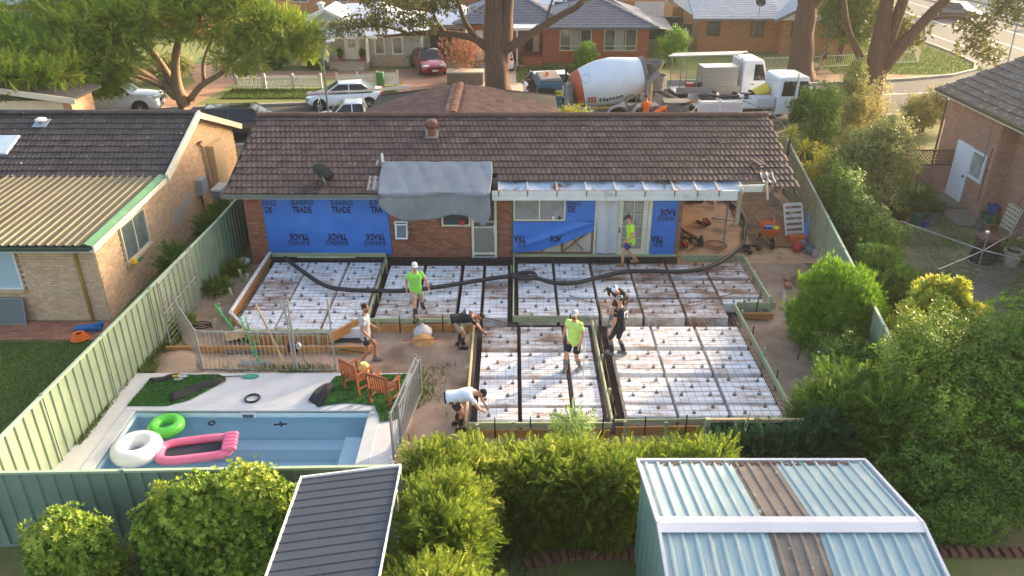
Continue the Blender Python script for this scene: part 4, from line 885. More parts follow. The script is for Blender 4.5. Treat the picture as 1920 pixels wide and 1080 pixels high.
# far left house corner
H3 = thing('gable_house', 'cream walled house corner with pale barge board behind the left roof', 'house', (0, 0, 0))
m_cw = M('cream cladding', (222, 212, 186), (210, 200, 172), sc=2, rough=.8)
MB().bx(-34, -20.6, 36.4, 38.4, 0, 2.6).build('wall', m_cw, H3); MB().bx(-20.59, -20.2, 36.3, 38.3, 0, 2.55).build('brick_pier', brickmat('cream brick far', (206, 164, 128), (186, 142, 108), (180, 150, 124)), H3)
MB().add([(-34, 35.9, 4.2), (-26.5, 35.9, 3.75), (-19.8, 35.9, 2.78), (-19.8, 38.6, 2.78), (-26.5, 38.6, 3.75), (-34, 38.6, 4.2)], [(0, 1, 4, 5), (1, 2, 3, 4)]).build('roof', m_tile2, H3, solid=.1)
MB().beam((-26.5, 35.86, 3.68), (-19.75, 35.86, 2.7), .05, .26).build('barge_board', m_cream, H3)
# ================================================================ FENCES, SHEDS, RIGHT HOUSE
m_sage = M('sage steel', (144, 158, 132), (132, 146, 122), sc=1.5, rough=.55, spec=.3, rnd=.03, st=(140, 150, 128), ssc=1.2, sth=.66)
m_sage_shade = M('green steel', (122, 148, 126), (112, 136, 116), sc=1.5, rough=.5, rnd=.03)  # darker copy of the fence green, shade of the far part painted in
m_rail = M('fence rail', (166, 180, 152), rough=.5)
def steel_fence(label, a, b, h=1.8, pw=2.37, mat=None, rib=.3, skip=()):
    a = Vector((a[0], a[1], 0)); b = Vector((b[0], b[1], 0)); d = b-a; L = d.length; ang = math.atan2(d.y, d.x); n = max(1, round(L/pw)); w = L/n
    t = thing('steel_fence', label, 'fence', a, ang, 'ribbed steel fences'); mat = mat or m_sage
    k = round(w/rib); pts = []
    for i in range(k):
        x = .03+(w-.06)*i/k; r = (w-.06)/k; pts += [(x, .018), (x+r*.72, .018), (x+r*.78, -.018), (x+r*.94, -.018)]
    pts.append((w-.03, .018)); mb = MB(); m_ = len(pts)
    for z in (.03, h-.03): mb.v += [(x, y, z) for x, y in pts]
    for i in range(m_-1): mb.f.append((i, i+1, m_+i+1, m_+i)); mb.m.append(0)
    me = mb.mesh('panel', mat, fix=False); pm = MB().bx(-.035, .035, -.035, .035, 0, h+.02).mesh('post', mat); rm = MB().bx(.036, w-.036, -.034, .034, h-.05, h).mesh('rail', m_rail)
    bm_ = MB().bx(.036, w-.036, -.034, .034, .0, .05).mesh('bottom_rail', mat)
    for i in range(n):
        if i in skip: continue
        inst('panel', me, t, (w*i, 0, 0)); inst('top_rail', rm, t, (w*i, 0, 0)); inst('bottom_rail', bm_, t, (w*i, 0, 0)); inst('post', pm, t, (w*i, 0, 0))
    inst('post', pm, t, (L, 0, 0)); return t
steel_fence('pale green ribbed steel fence running from the pool back to the left house', (-10.06, 11.5), (-9.5, 23.9))
steel_fence('ribbed steel fence with shade in its green, between the two houses', (-9.5, 23.98), (-9.45, 30.2), mat=m_sage_shade)
steel_fence('grey green ribbed steel fence behind the pool at the bottom left', (-14.8, 11.36), (-2.1, 11.68), mat=M('grey green steel', (132, 150, 132), (122, 138, 124), sc=1.5, rough=.5, rnd=.03))
steel_fence('sage steel fence between the building site and the clothes line yard', (8.75, 14.6), (11.75, 33.2), mat=M('olive sage steel', (150, 160, 132), (138, 150, 124), sc=1.2, rough=.55, rnd=.04))
# dark awning roof at the bottom
AW = thing('awning', 'charcoal ribbed awning roof with white edge trims at the bottom middle', 'awning', (0, 0, 0))
m_char = M('charcoal sheet', (60, 64, 74), (54, 58, 66), sc=1.5, rough=.45, rnd=.03, spec=.5)
def aw(x, y): return (x, y, 2.38+.012*(10.8-y))
for k in range(6):
    yb = 10.62-.76*k; mb = MB()
    prof = []
    for i in range(4): a = .19*i; prof += [(a, 0), (a+.12, 0), (a+.135, .014), (a+.165, .014), (a+.18, 0)]
    prof.append((.757, 0))
    for x in (-3.58, -1.96):
        for a, z in prof:
            y = yb-a+(x+3.58)*.19; mb.v.append((x, y, 2.38+z))
    m_ = len(prof)
    for i in range(m_-1): mb.f.append((i, i+1, m_+i+1, m_+i)); mb.m.append(0)
    mb.build('roof_sheet', m_char, AW, fix=False)
for a, b in (((-3.6, 10.64, 2.385), (-1.94, 10.96, 2.385)), ((-3.6, 10.66, 2.385), (-3.6, 6, 2.385)), ((-1.94, 10.96, 2.385), (-1.94, 6.2, 2.385))): MB().beam(a, b, .025, .06).build('edge_trim', m_white, AW)
for x, y in ((-3.5, 10.55), (-2.05, 10.8), (-3.5, 6.4), (-2.05, 6.6)): MB().bx(x-.04, x+.04, y-.04, y+.04, 0, 2.36).build('post', m_white, AW)
# pale blue garden shed
SH = thing('garden_shed', 'pale blue green gabled steel shed with two brown translucent roof strips', 'shed', (0, 0, 0))
m_shed = M('pale blue sheet', (160, 180, 180), (148, 168, 170), sc=1.2, rough=.72, rnd=.03, stretch=(3, .6, 1), spec=.4, st=(184, 190, 182), ssc=2, sth=.6, soft=.1)
m_fib2 = M('dirty fibreglass', (146, 130, 116), (118, 106, 96), sc=3, rough=.8, st=(206, 208, 192), ssc=7, sth=.66, soft=.02)
m_shw = M('green grey wall sheet', (140, 166, 152), (128, 154, 142), sc=1.5, rough=.5)
EY, RY, EZ, RZ = 11.18, 9.2, 2.27, 2.68; X0, X1 = 2.26, 6.24
for side in (0, 1):
    for k in range(5):
        a = X0+(X1-X0)*k/5; b = X0+(X1-X0)*(k+1)/5
        y0, y1 = (EY, RY) if side == 0 else (RY, 2*RY-EY)
        z0, z1 = (EZ, RZ) if side == 0 else (RZ, EZ)
        ribsheet(SH, a+.004, b+.02, lambda x, t: (x, y0+(y1-y0)*t, z0+(z1-z0)*t+.004*(k % 2)), 1, m_fib2 if k == 2 else m_shed, rib=.2, h=.03)
m_lil = M('white ridge metal', (204, 202, 206), (192, 190, 196), sc=1.2, rough=.5)
for sg in (-1, 1): MB().add([(X0-.02, RY, RZ+.055), (X1+.02, RY, RZ+.055), (X1+.02, RY+sg*.17, RZ+.055-.17*.207), (X0-.02, RY+sg*.17, RZ+.055-.17*.207)], [(0, 1, 2, 3)]).build('ridge_flashing', m_lil, SH, solid=.005)
for x in (X0-.03, X1+.03):
    MB().beam((x, EY+.02, EZ+.02), (x, RY, RZ+.03), .05, .07).build('barge_trim', m_lil, SH); MB().beam((x, RY, RZ+.03), (x, 2*RY-EY, EZ+.02), .05, .07).build('barge_trim', m_lil, SH)
MB().bx(X0-.05, X1+.05, EY+.02, EY+.07, EZ-.04, EZ+.045).build('eave_trim', m_lil, SH)
for x in (X0+.06, X1-.06):
    mb = MB(); n = 40
    for i in range(n+1):
        y = 2*RY-EY+.06+(2*(EY-RY)-.12)*i/n; zt = EZ+(RZ-EZ)*(1-abs(y-RY)/(EY-RY))-.02; xo = x+(-.015 if (i % 4) < 2 else .015)
        mb.v += [(xo, y, 0), (xo, y, zt)]
    for i in range(n): mb.f.append((2*i, 2*i+2, 2*i+3, 2*i+1)); mb.m.append(0)
    mb.build('wall_sheet', m_shw, SH, fix=False)
MB().bx(X0+.08, X1-.08, EY-.1, EY-.06, 0, EZ-.03).build('back_wall', m_shw, SH); MB().bx(X0+.08, X1-.08, 2*RY-EY+.06, 2*RY-EY+.1, 0, EZ-.03).build('front_wall', m_shw, SH)
random.seed(3)
lit = MB()
for k in range(120): lit.box((random.uniform(X0+.3, X1-.2), EY-.03-random.random()*.08, EZ+.035+random.random()*.012), (.05, .025, .012), rz=random.uniform(0, 3))
tag(lit.build('leaf_litter', M('dead leaves', (120, 84, 62), (92, 64, 48), sc=20, rough=.9)), 'brown dead leaves along the shed roof edge', 'leaf litter', kind='stuff')
# brick garden edging near the bottom
m_edge = M('red edging brick', (140, 92, 76), (116, 76, 62), sc=9, rough=.9, rnd=.2, bump=.3)
def edging(label, pts):
    t = thing('garden_edging', label, 'edging', pts[0]+(0,)); me = MB().bx(-.055, .055, -.12, .12, 0, .1).mesh('brick', m_edge); o0 = Vector(pts[0])
    P = smooth_path([(p[0], p[1], 0) for p in pts], 10); acc = 0
    for a, b in zip(P[:-1], P[1:]):
        d = b-a; acc += d.length
        if acc >= .122: acc = 0; inst('brick', me, t, b-Vector((o0.x, o0.y, 0)), (0, 0, math.atan2(d.y, d.x)))
edging('curved row of red edging bricks below the middle hedge', [(.1, 10.9), (.9, 11.15), (1.6, 11.22), (2.3, 11.2)]); edging('straight row of red edging bricks right of the shed', [(6.7, 11.25), (8.4, 11.27), (10.2, 11.25)])
# ---------------------------------------------------------------- right house
H4 = thing('pink_brick_house', 'pinkish brick house at the right edge with mossy grey tiles and white door', 'house', (0, 0, 0))
m_bk4 = M('pink brick', (186, 142, 122), (168, 124, 104), sc=6, rough=.9, rnd=.1, bump=.3, bsc=30); m_mo4 = M('pink mortar', (170, 134, 116), rough=.95)
MB().bx(17.93, 30, 28.48, 32.4, 0, 4.0).build('wall', m_mo4, H4); MB().bx(18.63, 30, 14, 28.47, 0, 4.0).build('rear_wall', m_mo4, H4)
u4 = [0]
brick_wall(H4, (17.9, 32.4, 0), (0, -1, 0), 3.95, 0, 3.95, m_bk4, [(1.4, 2.55, 0, 2.4), (2.55, 3.6, 1.2, 2.4)], 200, used=u4)
brick_wall(H4, (17.9, 28.45, 0), (1, 0, 0), .72, 0, 3.95, m_bk4, cap=240, used=u4); brick_wall(H4, (18.6, 28.45, 0), (0, -1, 0), 9, 0, 3.95, m_bk4, cap=300, used=u4)
m_tile4 = M('mossy grey tile', (112, 100, 90), (86, 78, 72), sc=3, rough=.9, rnd=.14, bump=.4, bsc=20, st=(150, 146, 124), ssc=4, sth=.62, soft=.05)
t4 = R(22); tile_roof(H4, (17.4, 32.7, 4.02), (0, -1, 0), (math.cos(t4), 0, math.sin(t4)), 11.5, 4.6, m_tile4, 300, W=.34, E=.38, seed=21)
MB().add([(17.42, 32.7, 4.0), (17.42, 14, 4.0), (21.7, 14, 5.72), (21.7, 32.7, 5.72)], [(0, 1, 2, 3)]).build('roof_deck', m_tile4, H4, solid=.03)
MB().add([(21.7, 14, 5.75), (26, 14, 4.0), (26, 32.7, 4.0), (21.7, 32.7, 5.75)], [(0, 1, 2, 3)]).build('far_slope', m_tile4, H4, solid=.05); MB().ext([(17.9, 3.9), (21.7, 5.6), (25.6, 3.9)], 32.3, 32.4, 'y').build('gable', MATS['pink brick'], H4)
MB().bx(17.32, 17.40, 14, 32.75, 3.93, 4.05).build('gutter', M('brown gutter', (92, 78, 66), rough=.6), H4); MB().bx(17.41, 17.44, 14, 32.7, 3.84, 4.0).build('fascia', m_cream, H4); MB().bx(17.45, 18.58, 14, 32.6, 3.86, 3.88).build('soffit', m_cream, H4)
MB().tube([(17.5, 32.62, 3.9), (17.84, 32.5, 3.6), (17.84, 32.5, .1)], .05, 8).build('downpipe', MATS['brown gutter'], H4)
wd4 = M('white door paint', (232, 234, 238), (224, 226, 232), sc=2, rough=.5)
d4 = thing('back_door', None, None, parent=H4); MB().bx(17.85, 17.88, 29.95, 30.92, .22, 2.3).build('leaf', wd4, d4); MB().bx(17.83, 17.90, 30.92, 31.0, .2, 2.38).bx(17.83, 17.90, 29.87, 29.95, .2, 2.38).bx(17.83, 17.9, 29.95, 30.92, 2.3, 2.38).build('frame', wd4, d4); MB().bx(17.8, 17.85, 30.03, 30.07, 1.1, 1.2).build('handle', m_stk, d4); MB().bx(17.78, 17.9, 29.85, 31.02, .02, .2).build('threshold', m_cream, d4)
window(H4, 28.85, 29.85, 1.25, 2.36, 17.89, wd4, M('louvre blind glass', (176, 176, 172), (140, 142, 140), sc=3, rough=.2), 1, axis='y', out=-1, fw=.09)
MB().tube([(18.55, 28.2, 3.2), (18.57, 27.6, 3.2), (18.57, 27.0, 2.6), (18.57, 27.1, 1.6), (18.57, 27.4, 1.0)], .012, 5).build('cable', m_stk, H4); MB().tube([(17.88, 28.7, 2.7), (17.88, 28.72, .6)], .02, 6).build('conduit', m_stk, H4)
# antenna mast on the right house
def antenna(label, base, top, els, ln):
    t = thing('tv_antenna', label, 'antenna', base); o0 = Vector(base); tv = Vector(top)-o0
    MB().tube([(0, 0, 0), tv], .022, 6).build('mast', m_galv, t)
    for k, (f, dx, n, L) in enumerate(els):
        c = tv*f; MB().tube([c, c+Vector(dx)], .012, 5).build('boom', m_galv, t)
        for i in range(n): p = c+Vector(dx)*(i/(n-1)); s = Vector((dx[1], -dx[0], 0)).normalized()*L*(1-.04*i); MB().tube([p-s, p+s], .007, 4).build('element', m_galv, t)
    return t
antenna('tall thin television mast rising beside the right brick house', (17.6, 28.6, 2.2), (17.62, 28.9, 7.2), [(.93, (.9, .1, .05), 9, .35), (.62, (1.2, .3, 0), 8, .5), (.52, (1.3, .1, 0), 6, .7)], 1)
antenna('television antenna on a thin mast behind the right end of the tiled roof', (11.6, 33.2, 1.2), (11.84, 33.2, 4.5), [(.9, (-1.5, .2, .05), 8, .5), (.84, (1.2, .1, 0), 6, .4)], 1)
tag(MB().tube([(9.6, 33.0, 3.45), (10.9, 33.0, 2.9), (11.75, 33.0, 2.1)], .035, 6).tube([(11.2, 33, 0), (11.2, 33, 2.7)], .03, 6).build('sloping_rail', m_galv), 'sloping white steel rail behind the right gable end', 'rail')
# brick and lattice side fence
BF = thing('lattice_fence', 'low brick wall topped with brown diamond lattice beside the white door', 'wall', (12.0, 31.0, 0))
MB().bx(0, 5.85, .03, .2, 0, 1.2).build('core', m_mo4, BF); brick_wall(BF, (0, 0, 0), (1, 0, 0), 5.85, 0, 1.18, m_bk4, [(x, x+.12, .55, .75) for x in (3.2, 3.6, 4.0, 4.4)], 300)
MB().bx(0, 5.85, -.06, .22, 1.2, 1.26).build('coping', m_mo4, BF)
m_lat = M('brown lattice', (118, 98, 74), (98, 82, 62), sc=6, rough=.9)
for x0, x1 in ((0, 2.9), (2.95, 5.85)):
    MB().bx(x0, x1, .02, .08, 1.27, 1.32).build('bottom_rail', m_lat, BF); MB().bx(x0, x1, .02, .08, 1.87, 1.93).build('top_rail', m_lat, BF); MB().bx(x0, x0+.06, .015, .085, 1.27, 1.93).build('post', m_lat, BF)
n = 52
for sg in (-1, 1):
    for i in range(n):
        xa = -.55+i*.125; xb = xa+.55; za, zb = (1.32, 1.87) if sg > 0 else (1.87, 1.32)
        if xa < 0: t_ = (0-xa)/.55; za = za+(zb-za)*t_; xa = 0
        if xb > 5.85: t_ = (5.85-xa)/(xb-xa); zb = za+(zb-za)*t_; xb = 5.85
        if xb-xa > .05: MB().beam((xa, .05-.012*sg, za), (xb, .05-.012*sg, zb), .012, .032, up=(0, 1, 0) if 0 else (0, 0, 1)).build('slat', m_lat, BF)
# rotary clothes line
HL = thing('rotary_clothesline', 'rotary clothes line with four silver arms over the right lawn', 'clothesline', (13.99, 21.6, 0))
MB().tube([(0, 0, 0), (.02, 0, 1.1)], .035, 10).build('lower_post', m_galv, HL); MB().tube([(.02, 0, 1.05), (.04, 0, 2.3)], .025, 10).build('upper_post', m_galv, HL); MB().box((.03, 0, 1.05), (.12, .1, .1)).build('gearbox', m_galv, HL); MB().lathe([(.05, 2.28), (.06, 2.34)], 8).build('cap', m_white, HL)
tips = [(-1.62, 2.0, 1.86), (-2.1, -1.6, 1.86), (1.9, -1.95, 1.86), (2.0, 1.45, 1.86)]
for p in tips: MB().tube([(.04, 0, 1.72), p], .018, 6).build('arm', m_galv, HL); MB().tube([(.04, 0, 2.25), Vector(p)*.62+Vector((0, 0, .66))], .005, 4).build('stay', m_galv, HL)
for f in (.35, .6, .8, 1.0):
    mb = MB(); Q = [Vector((p[0]*f, p[1]*f, 1.72+.14*f)) for p in tips]
    for i in range(4): mb.tube([Q[i], Q[(i+1) % 4]], .0035, 3)
    mb.build('wire', m_galv, HL)
# pots, bin and bits in the right yard
def pot(label, x, y, r, h, c, plant=None, name='plant_pot'):
    t = thing(name, label, 'pot', (x, y, .01)); mt = M('pot %d%d%d' % c, c, tuple(int(v*.85) for v in c), sc=6, rough=.7)
    MB().lathe([(r*.72, 0), (r*.95, h*.88), (r*1.06, h*.88), (r*1.06, h), (r*.92, h), (r*.86, h*.86)], 18, capB=False).build('pot', mt, t, smooth=False); MB().lathe([(r*.88, h*.85), (0.001, h*.86)], 18, capA=False, capB=False).build('soil', M('pot soil', (72, 56, 44), rough=.95), t)
    if plant: foliage('foliage', [(0, 0, h+plant*.5, r*1.1, r*1.1, plant*.55)], 260, 'simple', .1, m_lf3, t, seed=abs(int(x*10)))
    return t
m_lf3 = leafmat('dark shrub leaf', [(54, 74, 30), (76, 98, 38), (104, 124, 50)], .3)
pot('wide terracotta pot under the flowering shrub', 14.27, 27.5, .42, .4, (170, 112, 82), .7); pot('large green glazed pot beside the terracotta pot', 15.2, 28.0, .42, .55, (70, 116, 100), .8); pot('round grey concrete pot near the back step', 16.0, 28.2, .36, .45, (118, 116, 112), .3)
pot('small blue bowl on the grass between the big pots', 15.48, 27.6, .16, .16, (50, 88, 190), name='bowl'); pot('blue and green tub beside the right brick wall', 18.0, 28.05, .28, .35, (60, 112, 84)); pot('blue bucket inside the corner by the right brick wall', 18.25, 28.25, .2, .62, (48, 84, 150), name='bucket')
pot('small grey pot near the leaning trellis', 17.3, 27.3, .18, .35, (120, 124, 128)); pot('small brown pot near the leaning trellis', 17.75, 27.15, .18, .2, (150, 104, 72)); pot('white bowl on the path at the right edge', 18.2, 25.9, .24, .2, (226, 228, 230), name='bowl'); pot('pale old bucket beside the dark bin', 16.75, 24.2, .3, .55, (176, 168, 150), name='bucket')
tl = thing('garden_trellis', 'small cream square trellis leaning on the right brick wall', 'trellis', (18.25, 27.2, .05))
for i in range(6): MB().box((0, .02*i, .08+.15*i), (.02, .8, .045), rz=0).build('slat', m_cream, tl, loc=(.03*i, 0, 0)); MB().box((.09, -.36+.145*i, .46), (.02, .045, .95), mat=Matrix.Rotation(.2, 3, 'Y')).build('upright', m_cream, tl)
bn = thing('wheelie_bin', 'dark compost bin with red brown lid behind the clothes line post', 'bin', (16.0, 24.55, .01)); MB().lathe([(.42, 0), (.36, .85)], 10).build('body', M('dark bin', (44, 46, 46), rough=.6), bn); MB().lathe([(.4, .85), (.38, .92), (.1, .97)], 10).build('lid', M('brown lid', (120, 66, 56), rough=.6), bn)
tag(MB().tube([(14.3+.3*math.cos(a), 22.9+.3*math.sin(a), .03+.1*(a % 1)) for a in [i*.5 for i in range(26)]], .012, 5).build('wire_coil', m_stk), 'tangled dark wire coil on the grass by the clothes line', 'wire')
# ================================================================ SHRUBS AND HEDGES NEAR THE SITE
lf_hedge = leafmat('feathery hedge leaf', [(74, 96, 34), (98, 122, 42), (134, 150, 52), (184, 184, 84)], .5)
lf_murr = leafmat('glossy hedge leaf', [(70, 97, 33), (102, 131, 42), (143, 163, 54), (200, 204, 88)], .3, .4)
lf_round = leafmat('soft green shrub leaf', [(76, 115, 31), (106, 147, 38), (140, 174, 47)], .4)
lf_dark = leafmat('deep green leaf', [(56, 83, 33), (79, 111, 40), (111, 140, 51), (138, 159, 58)], .35)
lf_yel = leafmat('yellow green leaf', [(99, 124, 40), (147, 161, 49), (197, 193, 65), (231, 206, 99)], .4)
lf_ole = leafmat('dusty shrub leaf', [(83, 102, 54), (115, 129, 67), (156, 156, 83), (218, 186, 104)], .35)
lf_fern = leafmat('fern tree leaf', [(99, 136, 79), (136, 163, 99), (174, 190, 117)], .4)
m_bark = M('shrub bark', (120, 98, 78), (92, 74, 60), sc=8, rough=.95, bump=.4)
def shrub(name, label, cat, base, blobs, n, kind, size, mat, seed, group=None, stems=4, up=.35, shell=.5, lump=.22, jit=.5):
    t = thing(name, label, cat, base, group=group); g = random.Random(seed)
    for k in range(stems):
        b = blobs[k % len(blobs)]; mb = MB()
        limb(mb, (g.uniform(-.12, .12), g.uniform(-.12, .12), 0), (b[0]+g.uniform(-.3, .3)*b[3], b[1]+g.uniform(-.3, .3)*b[4], b[2]+.3*b[5]), .035, .01, 6, .08, seed+k); mb.build('stem', m_bark, t)
    foliage('foliage', blobs, n, kind, size, mat, t, seed, shell=shell, up=up, lump=lump, jit=jit, zmin=.03); return t
# hedges along the bottom
def hedge_blobs(x0, x1, y, h, ry, n, seed):
    g = random.Random(seed); out = []
    for i in range(n):
        x = x0+(x1-x0)*(i+.5)/n; hh = h*g.uniform(.88, 1.08); rx = (x1-x0)/n*.85
        out += [(x, g.uniform(-.1, .1), hh*.62, rx, ry*g.uniform(.85, 1.1), hh*.42), (x+g.uniform(-.1, .1), -.1, hh*.3, rx, ry*1.05, hh*.34)]
    return out
shrub('hedge', 'long feathery yellow green hedge behind the shed and below the slab', 'hedge', (.9, 12.35, 0), hedge_blobs(-2.9, 3.3, 0, 1.72, .62, 8, 1), 15500, 'spray', .17, lf_hedge, 31, stems=8, up=.5, jit=.8)
shrub('hedge', 'dark feathery hedge face sloping down to the curved edging bricks', 'hedge', (.75, 11.75, 0), hedge_blobs(-1.75, 1.5, 0, 1.75, .42, 5, 2), 9000, 'spray', .17, lf_hedge, 32, stems=5, up=.15, jit=.8)
shrub('hedge', 'tall feathery yellow green bush right of the dark awning', 'hedge', (-1.15, 9.9, 0), [(0, .45, 1.65, .7, .75, .85), (.1, -.2, 1.7, .62, .6, .85), (-.1, .1, .8, .7, .9, .8), (.25, 1.0, 1.2, .55, .5, .8)], 9500, 'spray', .17, lf_hedge, 33, stems=4, up=.5, jit=.8)
shrub('hedge', 'feathery bush cut by the bottom edge beside the awning', 'hedge', (-1.15, 8.35, 0), [(0, 0, 1.75, .75, .62, .8), (.55, .1, 1.45, .5, .5, .8), (0, 0, .8, .7, .6, .8)], 5500, 'spray', .17, lf_hedge, 34, stems=3, up=.5, jit=.8)
shrub('shrub', 'single leafy shrub in the bottom left corner before the fence', 'shrub', (-7.72, 10.35, 0), [(0, 0, 1.3, .6, .45, .5), (-.35, .05, 1.0, .45, .4, .5), (.35, 0, 1.0, .42, .4, .5), (0, -.05, .6, .68, .45, .5)], 3400, 'rosette', .09, lf_murr, 35, stems=6, shell=.35)
sh2 = [(-.92, 0, 1.15, .5, .45, .65), (-.3, .05, 1.45, .7, .52, .78), (.5, .1, 1.62, .75, .5, .8), (1.1, .15, 1.35, .5, .45, .7), (-.5, -.1, .6, .75, .55, .6), (.6, -.1, .65, .95, .55, .65)]
shrub('shrub', 'wide leafy hedge bush between the pool fence and the dark awning', 'shrub', (-5.25, 10.65, 0), sh2, 12000, 'rosette', .078, lf_murr, 36, stems=8, shell=.4)
# big round shrub and friends on the right
shrub('shrub', 'large round bright green bush at the right edge of the sand', 'shrub', (8.7, 18.75, 0), [(0, .2, 1.6, .95, .8, .82), (-.3, -.1, 1.05, .85, .75, .9), (.35, -.2, 1.1, .75, .75, .9), (0, .3, .7, 1.05, .95, .7)], 9000, 'tuft', .17, lf_round, 37, stems=5, up=.9, lump=.14)
w2 = shrub('shrub', 'shrub with small white flowers below the round bright bush', 'shrub', (8.35, 16.8, 0), [(0, .2, .85, .8, .7, .6), (.4, -.4, .7, .75, .6, .55), (-.2, -.7, .5, .6, .6, .45)], 3200, 'simple', .09, lf_dark, 38, stems=5)
fo = MB(); g_ = random.Random(8)
for k in range(46):
    a = g_.uniform(2.6, 5.6); p = Vector((.1+.85*math.cos(a)*g_.uniform(.6, 1.1), -.3+.9*math.sin(a), .5+g_.random()*.75)); fo.lathe([(.001, 0), (.035, .012), (.001, .03)], 5, p, capA=False, capB=False)
fo.build('flower', M('white petals', (236, 236, 240), rough=.6), w2)
shrub('shrub', 'sunlit yellow green shrub behind the right fence', 'shrub', (10.7, 17.4, 0), [(.1, .4, 2.0, .7, .6, .6), (-.5, 0, 1.5, .6, .6, .7), (.65, .1, 1.5, .6, .6, .7), (.1, 0, .9, .9, .8, .7)], 3200, 'rosette', .15, lf_yel, 39, stems=5, shell=.4)
def mass(label, blobs, n, kind, size, mat, seed, up=.5):
    bx_, by_ = blobs[0][0], blobs[0][1]
    return shrub('shrub_tree', label, 'tree', (bx_, by_, 0), [(b[0]-bx_, b[1]-by_)+b[2:] for b in blobs], n, kind, size, mat, seed, 'dense trees filling the lower right', 5, up, .5, .3, .8)
mass('feathery green bush right behind the shed corner', [(7.2, 14.2, 1.25, .9, .7, .85), (7.9, 13.5, 1.4, .8, .7, .85), (6.6, 14.0, .9, .6, .5, .6), (7.6, 14.9, 1.0, .8, .6, .8)], 5200, 'spray', .19, lf_dark, 40)
mass('upright leafy tree in the middle of the lower right greenery', [(8.9, 14.7, 2.2, .85, .75, .95), (9.5, 15.2, 2.4, .7, .6, .7), (8.9, 13.5, 1.6, .9, .7, .9), (8.5, 14.2, 1.2, .8, .7, .9)], 5200, 'simple', .12, lf_murr, 401)
tc_ = mass('tall tufted tree at the right picture edge beside the greenery', [(10.6, 14.3, 2.7, 1.0, .9, .9), (11.6, 14.1, 2.3, .9, .8, .9), (10.3, 13.2, 1.9, .9, .7, .9), (11.2, 12.9, 1.8, 1.0, .7, .9), (10.6, 13.6, 1.0, 1.3, .9, .9), (9.7, 13.9, 2.4, .6, .6, .6)], 8200, 'simple', .11, lf_dark, 402)
foliage('new_growth', [(0, 0, 2.7, 1.05, .95, .95), (1.0, -.2, 2.3, .95, .85, .95), (-.3, -1.1, 1.9, .95, .75, .95), (.6, -1.4, 1.8, 1.05, .75, .95)], 420, 'rosette', .12, lf_round, tc_, 77, shell=.1, up=.8)
mass('low dark shrub under the lower right trees', [(8.3, 12.5, .9, .9, .55, .75), (9.5, 12.3, .95, .95, .55, .75), (10.6, 12.2, .8, .9, .5, .7)], 3400, 'simple', .1, lf_dark, 403)
shrub('shrub', 'low tangled shrub on the brick edging at the lower right', 'shrub', (7.9, 11.65, 0), [(0, 0, .35, .9, .35, .4), (.9, .05, .5, .8, .35, .5)], 1700, 'simple', .1, lf_dark, 41, stems=3)
shrub('shrub', 'dark climber over the green netting behind the shed', 'shrub', (5.4, 13.25, 0), [(-.6, 0, .7, .8, .3, .6), (.5, 0, .75, .8, .3, .6), (1.1, .1, .9, .5, .3, .7)], 2600, 'spray', .22, leafmat('blue green fern', [(40, 72, 40), (58, 96, 60), (84, 120, 80)], .3), 42, stems=3)
net = thing('garden_screen', 'dark green netting screen on a timber post behind the shed', 'screen', (4.15, 13.75, 0)); MB().bx(-.05, .05, -.04, .04, 0, 1.35).build('post', m_tp, net); MB().bx(0, 3.2, -.02, .03, 1.28, 1.34).build('rail', m_tim, net); MB().grid(lambda u, v: (.06+3.1*u, -.03+.02*math.sin(u*14), .1+1.16*v), 20, 6).build('netting', M('green netting', (34, 74, 62), (26, 58, 50), sc=30, rough=.7), net)
shrub('sapling', 'small feathery sapling in front of the near formwork', 'sapling', (1.35, 14.15, 0), [(0, 0, .62, .24, .2, .42), (.05, 0, 1.0, .16, .15, .25)], 80, 'spray', .32, lf_fern, 43, stems=2, up=.1)
shrub('weed', 'small weed at the sand edge near the near right formwork', 'weed', (3.6, 14.35, 0), [(0, 0, .2, .3, .2, .2), (.6, -.1, .25, .25, .2, .2)], 130, 'spray', .2, lf_hedge, 44, stems=1)
# planting along the far side of the right fence
shrub('shrub', 'tall flowering shrub with yellowing leaves before the lattice wall', 'shrub', (13.2, 28.2, 0), [(-.1, 0, 2.7, 1.2, 1.0, 1.0), (.9, -.1, 2.2, .9, .8, .9), (-.9, -.2, 1.9, .9, .8, 1.0), (.2, -.6, 1.4, 1.2, .8, .8), (.6, .2, 3.4, .7, .6, .6)], 4200, 'simple', .15, lf_ole, 45, stems=7)
shrub('shrub', 'slim leafy shrub tree near the yucca', 'shrub', (13.2, 33.4, 0), [(0, 0, 3.2, .6, .6, .8), (.1, 0, 2.2, .7, .7, .9), (-.2, -.1, 1.2, .7, .7, .9)], 3000, 'simple', .13, lf_dark, 46, stems=4)
shrub('shrub', 'dark evergreen bush hanging over the right fence', 'shrub', (11.4, 24.5, 0), [(0, 0, 1.6, .7, 1.0, .85), (.2, -1.4, 1.4, .7, .9, .8), (-.1, 1.3, 2.0, .7, 1.0, 1.0), (.1, 0, .8, .85, 1.4, .7)], 5200, 'simple', .13, lf_dark, 47, stems=6)
shrub('shrub', 'soft green bush beside the right fence near the slab', 'shrub', (10.75, 21.2, 0), [(0, 0, 1.3, .6, .8, .7), (.2, -1.0, 1.0, .65, .7, .7), (.1, .6, .7, .75, 1.1, .6)], 3600, 'tuft', .16, lf_dark, 48, stems=4)
shrub('shrub', 'light green bush against the right fence behind the wheelbarrow', 'shrub', (12.2, 29.4, 0), [(0, 0, 1.6, .7, .9, .9), (-.3, -.9, 1.3, .6, .7, .9)], 2200, 'simple', .13, lf_yel, 49, stems=4)
shrub('shrub', 'low plants among the pots before the lattice wall', 'shrub', (15.3, 29.6, 0), [(0, 0, .6, .9, .5, .5), (.9, .2, .5, .6, .5, .45)], 900, 'simple', .13, lf_dark, 50, stems=3)
